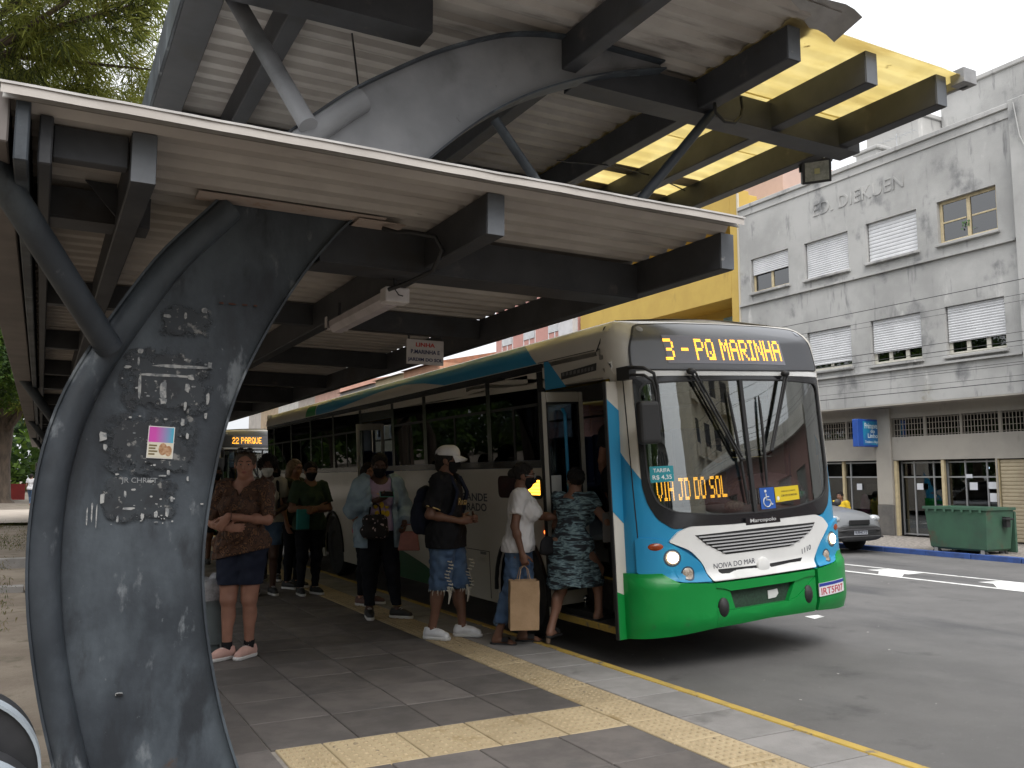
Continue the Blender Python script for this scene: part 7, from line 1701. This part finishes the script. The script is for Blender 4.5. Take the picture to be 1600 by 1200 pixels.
# ================================================================== TREES
BARK = mat('bark', (.10, .075, .055), .95, (.055, .042, .032), 5, 8, bump=1.2, bscale=14, stretch=(1, 1, .3))
def leafm(n, c, t=.7):
    m = mat(n, c, .7, tuple(x * .6 for x in c), .9, 4, spec=.2)
    nt_ = m.node_tree; p = nt_.nodes['Principled BSDF']; o = [q for q in nt_.nodes if q.type == 'OUTPUT_MATERIAL'][0]
    tr_ = nt_.nodes.new('ShaderNodeBsdfTranslucent'); mx_ = nt_.nodes.new('ShaderNodeMixShader'); mx_.inputs[0].default_value = t
    nt_.links.new(p.inputs['Base Color'].links[0].from_socket, tr_.inputs[0]); nt_.links.new(p.outputs[0], mx_.inputs[1]); nt_.links.new(tr_.outputs[0], mx_.inputs[2]); nt_.links.new(mx_.outputs[0], o.inputs[0]); return m
NEED = [leafm('needle_olive', (.29, .32, .075)), leafm('needle_green', (.27, .31, .07)), leafm('needle_ochre', (.33, .31, .075)), leafm('needle_dark', (.08, .10, .035))]
LEAFG = [leafm('leaf_bright', (.10, .17, .028), .45), leafm('leaf_mid', (.06, .11, .022), .4), leafm('leaf_dark', (.03, .06, .016), .3)]
def blades(name, tufts, mats, per, length, width, seed, droop=.5, parent=None):
    """tufts: rows (x, y, z, dx, dy, dz, material, radius) -> thin leaf blades fanned round each tuft axis"""
    r = np.random.RandomState(seed); T = np.array(tufts, float); n = len(T) * per; Ti = np.repeat(T, per, 0)
    d = Ti[:, 3:6] + r.normal(size=(n, 3)) * .55; d[:, 2] -= droop * r.uniform(.2, 1, n); d /= np.linalg.norm(d, axis=1)[:, None]
    p = Ti[:, :3] + r.normal(size=(n, 3)) * Ti[:, 7:8] * .5; L_ = length * r.uniform(.5, 1.2, n)[:, None]
    s = np.cross(d, r.normal(size=(n, 3))); s /= np.linalg.norm(s, axis=1)[:, None]; w = width * r.uniform(.7, 1.3, n)[:, None]
    e = p + d * L_; e[:, 2] -= L_[:, 0] * .12; mid = p + d * L_ * .5
    V = np.stack([p - s * w * .3, mid - s * w, e, mid + s * w], 1).reshape(-1, 3)
    me = bpy.data.meshes.new(name); me.vertices.add(len(V)); me.vertices.foreach_set('co', V.astype(np.float32).ravel())
    me.loops.add(n * 4); me.loops.foreach_set('vertex_index', np.arange(n * 4, dtype=np.int32)); me.polygons.add(n); me.polygons.foreach_set('loop_start', np.arange(0, n * 4, 4, dtype=np.int32))
    for q in mats: me.materials.append(q)
    me.polygons.foreach_set('material_index', np.repeat(T[:, 6].astype(np.int32), per)); me.update(calc_edges=True)
    return inst(me, name, parent)
def tree(label, loc, h, crown_c, crown_r, nb, seed, mats, per=40, length=.34, width=.011, trunk_r=.3, tuft_r=.16, droop=.5, group=None, ntuft=26, name='tree', fork=.45, weights=(.4, .35, .15, .1)):
    t = thing(name, label, 'tree', loc, 0, group); r = random.Random(seed); b = MB()
    top = Vector((crown_c[0] * .5, crown_c[1] * .5, h * fork)); pts = [Vector((0, 0, -.1)), Vector((r.uniform(-.1, .1), r.uniform(-.1, .1), h * fork * .5)), top]
    b.tube([pts[0], pts[0] + Vector((0, 0, .35)), pts[1], pts[2]], [trunk_r * 1.5, trunk_r * 1.05, trunk_r * .9, trunk_r * .7], 12)
    tufts = []; nm = len(mats)
    for k in range(nb):
        a = r.uniform(0, 6.28); e = r.uniform(-.5, 1.3); u = r.uniform(.45, 1) ** .6
        end = Vector((crown_c[0] + crown_r[0] * math.cos(a) * math.cos(e) * u, crown_c[1] + crown_r[1] * math.sin(a) * math.cos(e) * u, crown_c[2] + crown_r[2] * math.sin(e) * u))
        st = pts[1].lerp(top, r.uniform(.55, 1)); mid = st.lerp(end, .5) + Vector((0, 0, h * .05 * r.uniform(.2, 1.5)))
        b.tube([st, st.lerp(mid, .5) + Vector((0, 0, h * .01)), mid, mid.lerp(end, .55), end], [trunk_r * .32, trunk_r * .24, trunk_r * .15, trunk_r * .08, trunk_r * .03], 6)
        mi = r.choices(range(nm), weights[:nm])[0]
        for j in range(ntuft):
            f = r.uniform(.35, 1.02); q = (mid.lerp(end, (f - .3) / .7) if f > .3 else mid) + Vector((r.gauss(0, 1), r.gauss(0, 1), r.gauss(0, .7))) * (.10 + .09 * crown_r[0] * .6)
            d = (q - Vector(crown_c)).normalized() * .6 + Vector((r.uniform(-.4, .4), r.uniform(-.4, .4), r.uniform(-.1, .5)))
            tufts.append((*q, *d, mi if r.random() < .7 else r.randrange(nm), tuft_r))
    b.build('trunk', BARK, t, smooth=60); blades('crown', tufts, mats, per, length, width, seed, droop, t)
    return t
tree('olive green fine needled tree leaning over the upper shelter roof', (-5.2, 17.5, 0), 15, (3.9, -.5, 10.2), (4.7, 4.2, 4.8), 70, 4, NEED, 42, .44, .0115, .38, .2, .55, None, 30, 'needle_tree')
tree('bright green leafy tree at the far left under the roof edge', (-4.6, 31, 0), 9.5, (1.9, 0, 5.2), (3.5, 3.2, 3.3), 52, 12, LEAFG, 34, .16, .045, .22, .35, .15, None, 26, 'leafy_tree', weights=(.6, .3, .1))
tree('large old tree with a thick trunk behind the walking man', (-2.2, 63, 0), 17, (.3, 0, 9.3), (6.5, 6, 6.2), 60, 21, [NEED[1], NEED[0], NEED[3]], 30, .7, .05, .62, .6, .5, None, 26, 'park_tree', .30, (.5, .3, .2))
GP = 'trees added in the park to the west to block sky light'  # mostly out of view, added to block sky light from the west
base_ = tree('unseen dense green tree added west of the shelter to block sky light', (-13, 9, 0), 12, (0, 0, 7), (4.6, 4.6, 4.2), 34, 31, LEAFG, 30, .30, .09, .3, .6, .2, GP, 26, 'park_tree', weights=(.3, .4, .3))
for k, (x, y, s) in enumerate(((-11, 20, 1.0), (-15, -3, 1.05), (-10, 33, .9), (-17, 28, 1.2), (-9.5, 46, 1.0), (-21, 12, 1.2), (-14, 58, 1.2), (-12, -14, 1.1), (-5.5, 84, 1.3), (3.0, 100, 1.3), (-22, 44, 1.2))):
    c_ = copy_tree(base_); c_['label'] = 'dense park tree added to block sky light, ' + ('beyond the middle of the shelter', 'south of the shelter end', 'past the bright leafy tree', 'deep in the park past the shelter middle', 'this side of the thick old trunk', 'deepest in the park west', 'near the old thick trunk, further west', 'far south by the road', 'behind the red wall', 'at the far end of the street', 'half way to the park edge')[k]; c_.location = (x, y, 0); c_.rotation_euler = (0, 0, k * 1.7); c_.scale = (s, s, s)
# low red wall and white post far across the park
b = MB(); b.box(-4.5, -.9, -.15, .15, 0, 1.1); o = b.build('red_wall', mat('red_wall_paint', (.30, .035, .03), .8, (.24, .03, .028), 2, 5), None, loc=(0, 70, .02)); tag(o, 'low red wall far across the park behind the thick trunk', 'wall')
ps = thing('white_post', 'white painted post beside the far end of the shelter', 'post', (.02, 34, 0)); b = MB(); b.box(-.09, .09, -.09, .09, 0, 2.6); b.build('shaft', mat('post_white', (.55, .54, .5), .8), ps); b = MB(); b.box(-.2, -.09, -.1, .1, 1.7, 2.0); b.build('meter_box', mat('post_white'), ps)
# thin grass in the bare park ground
gr_ = np.random.RandomState(5); tf = []
while len(tf) < 2600:
    x, y = gr_.uniform(-7, -.25), gr_.uniform(9, 32)
    if mnoise.noise((x * .5, y * .28, 2)) > .02: tf.append((x, y, -.02, gr_.uniform(-.5, .5), gr_.uniform(-.5, .5), 1.2, gr_.randint(0, 2), .12))
tag(blades('grass', tf, [leafm('grass_green', (.09, .12, .03)), leafm('grass_dry', (.20, .17, .07))], 7, .07, .005, 3, -.2), kind='stuff')

# belt of trees closing the far park edge, partly added to block horizon sky
r_ = np.random.RandomState(14); tb_ = []
for i in range(5200):
    f = r_.uniform(0, 1); a = -2.6 + f * 3.35; d = r_.uniform(62, 92) + 30 * max(0, f - .75); x, y = -2 + d * math.sin(a - .62) * 1.0, 40 + d * math.cos(a - .62)
    if x > 9: continue
    hmax = 8 + 3.5 * mnoise.noise((f * 22, 0, 0)); z = r_.uniform(0, 1) ** .8 * hmax
    tb_.append((x, y, z, r_.uniform(-1, 1), r_.uniform(-1, 1), r_.uniform(-.3, .8), r_.randint(0, 3), 1.3))
tag(blades('tree_belt', tb_, LEAFG, 14, 1.1, .34, 8, .2), kind='stuff')
for k, (x, y, s) in enumerate(((-7, 52, .8), (-16, 70, 1.2), (-6.5, 70, 1.0), (-24, 25, 1.1), (-26, 0, 1.2), (-9, 2, .75), (-8.5, 27, .7))):  # further added trees, keeping low sky light off the shelter and bus glass
    c_ = copy_tree(base_); c_['label'] = 'low spreading park tree added to block sky light, ' + ('beside the pale path', 'near the park edge', 'just behind the red wall', 'west of the bare ground', 'south-west across the park', 'closest to the near post', 'next to the flower bed edging')[k]; c_.location = (x, y, -.8); c_.rotation_euler = (0, 0, k * 2.3 + .6); c_.scale = (s, s, s * .9)
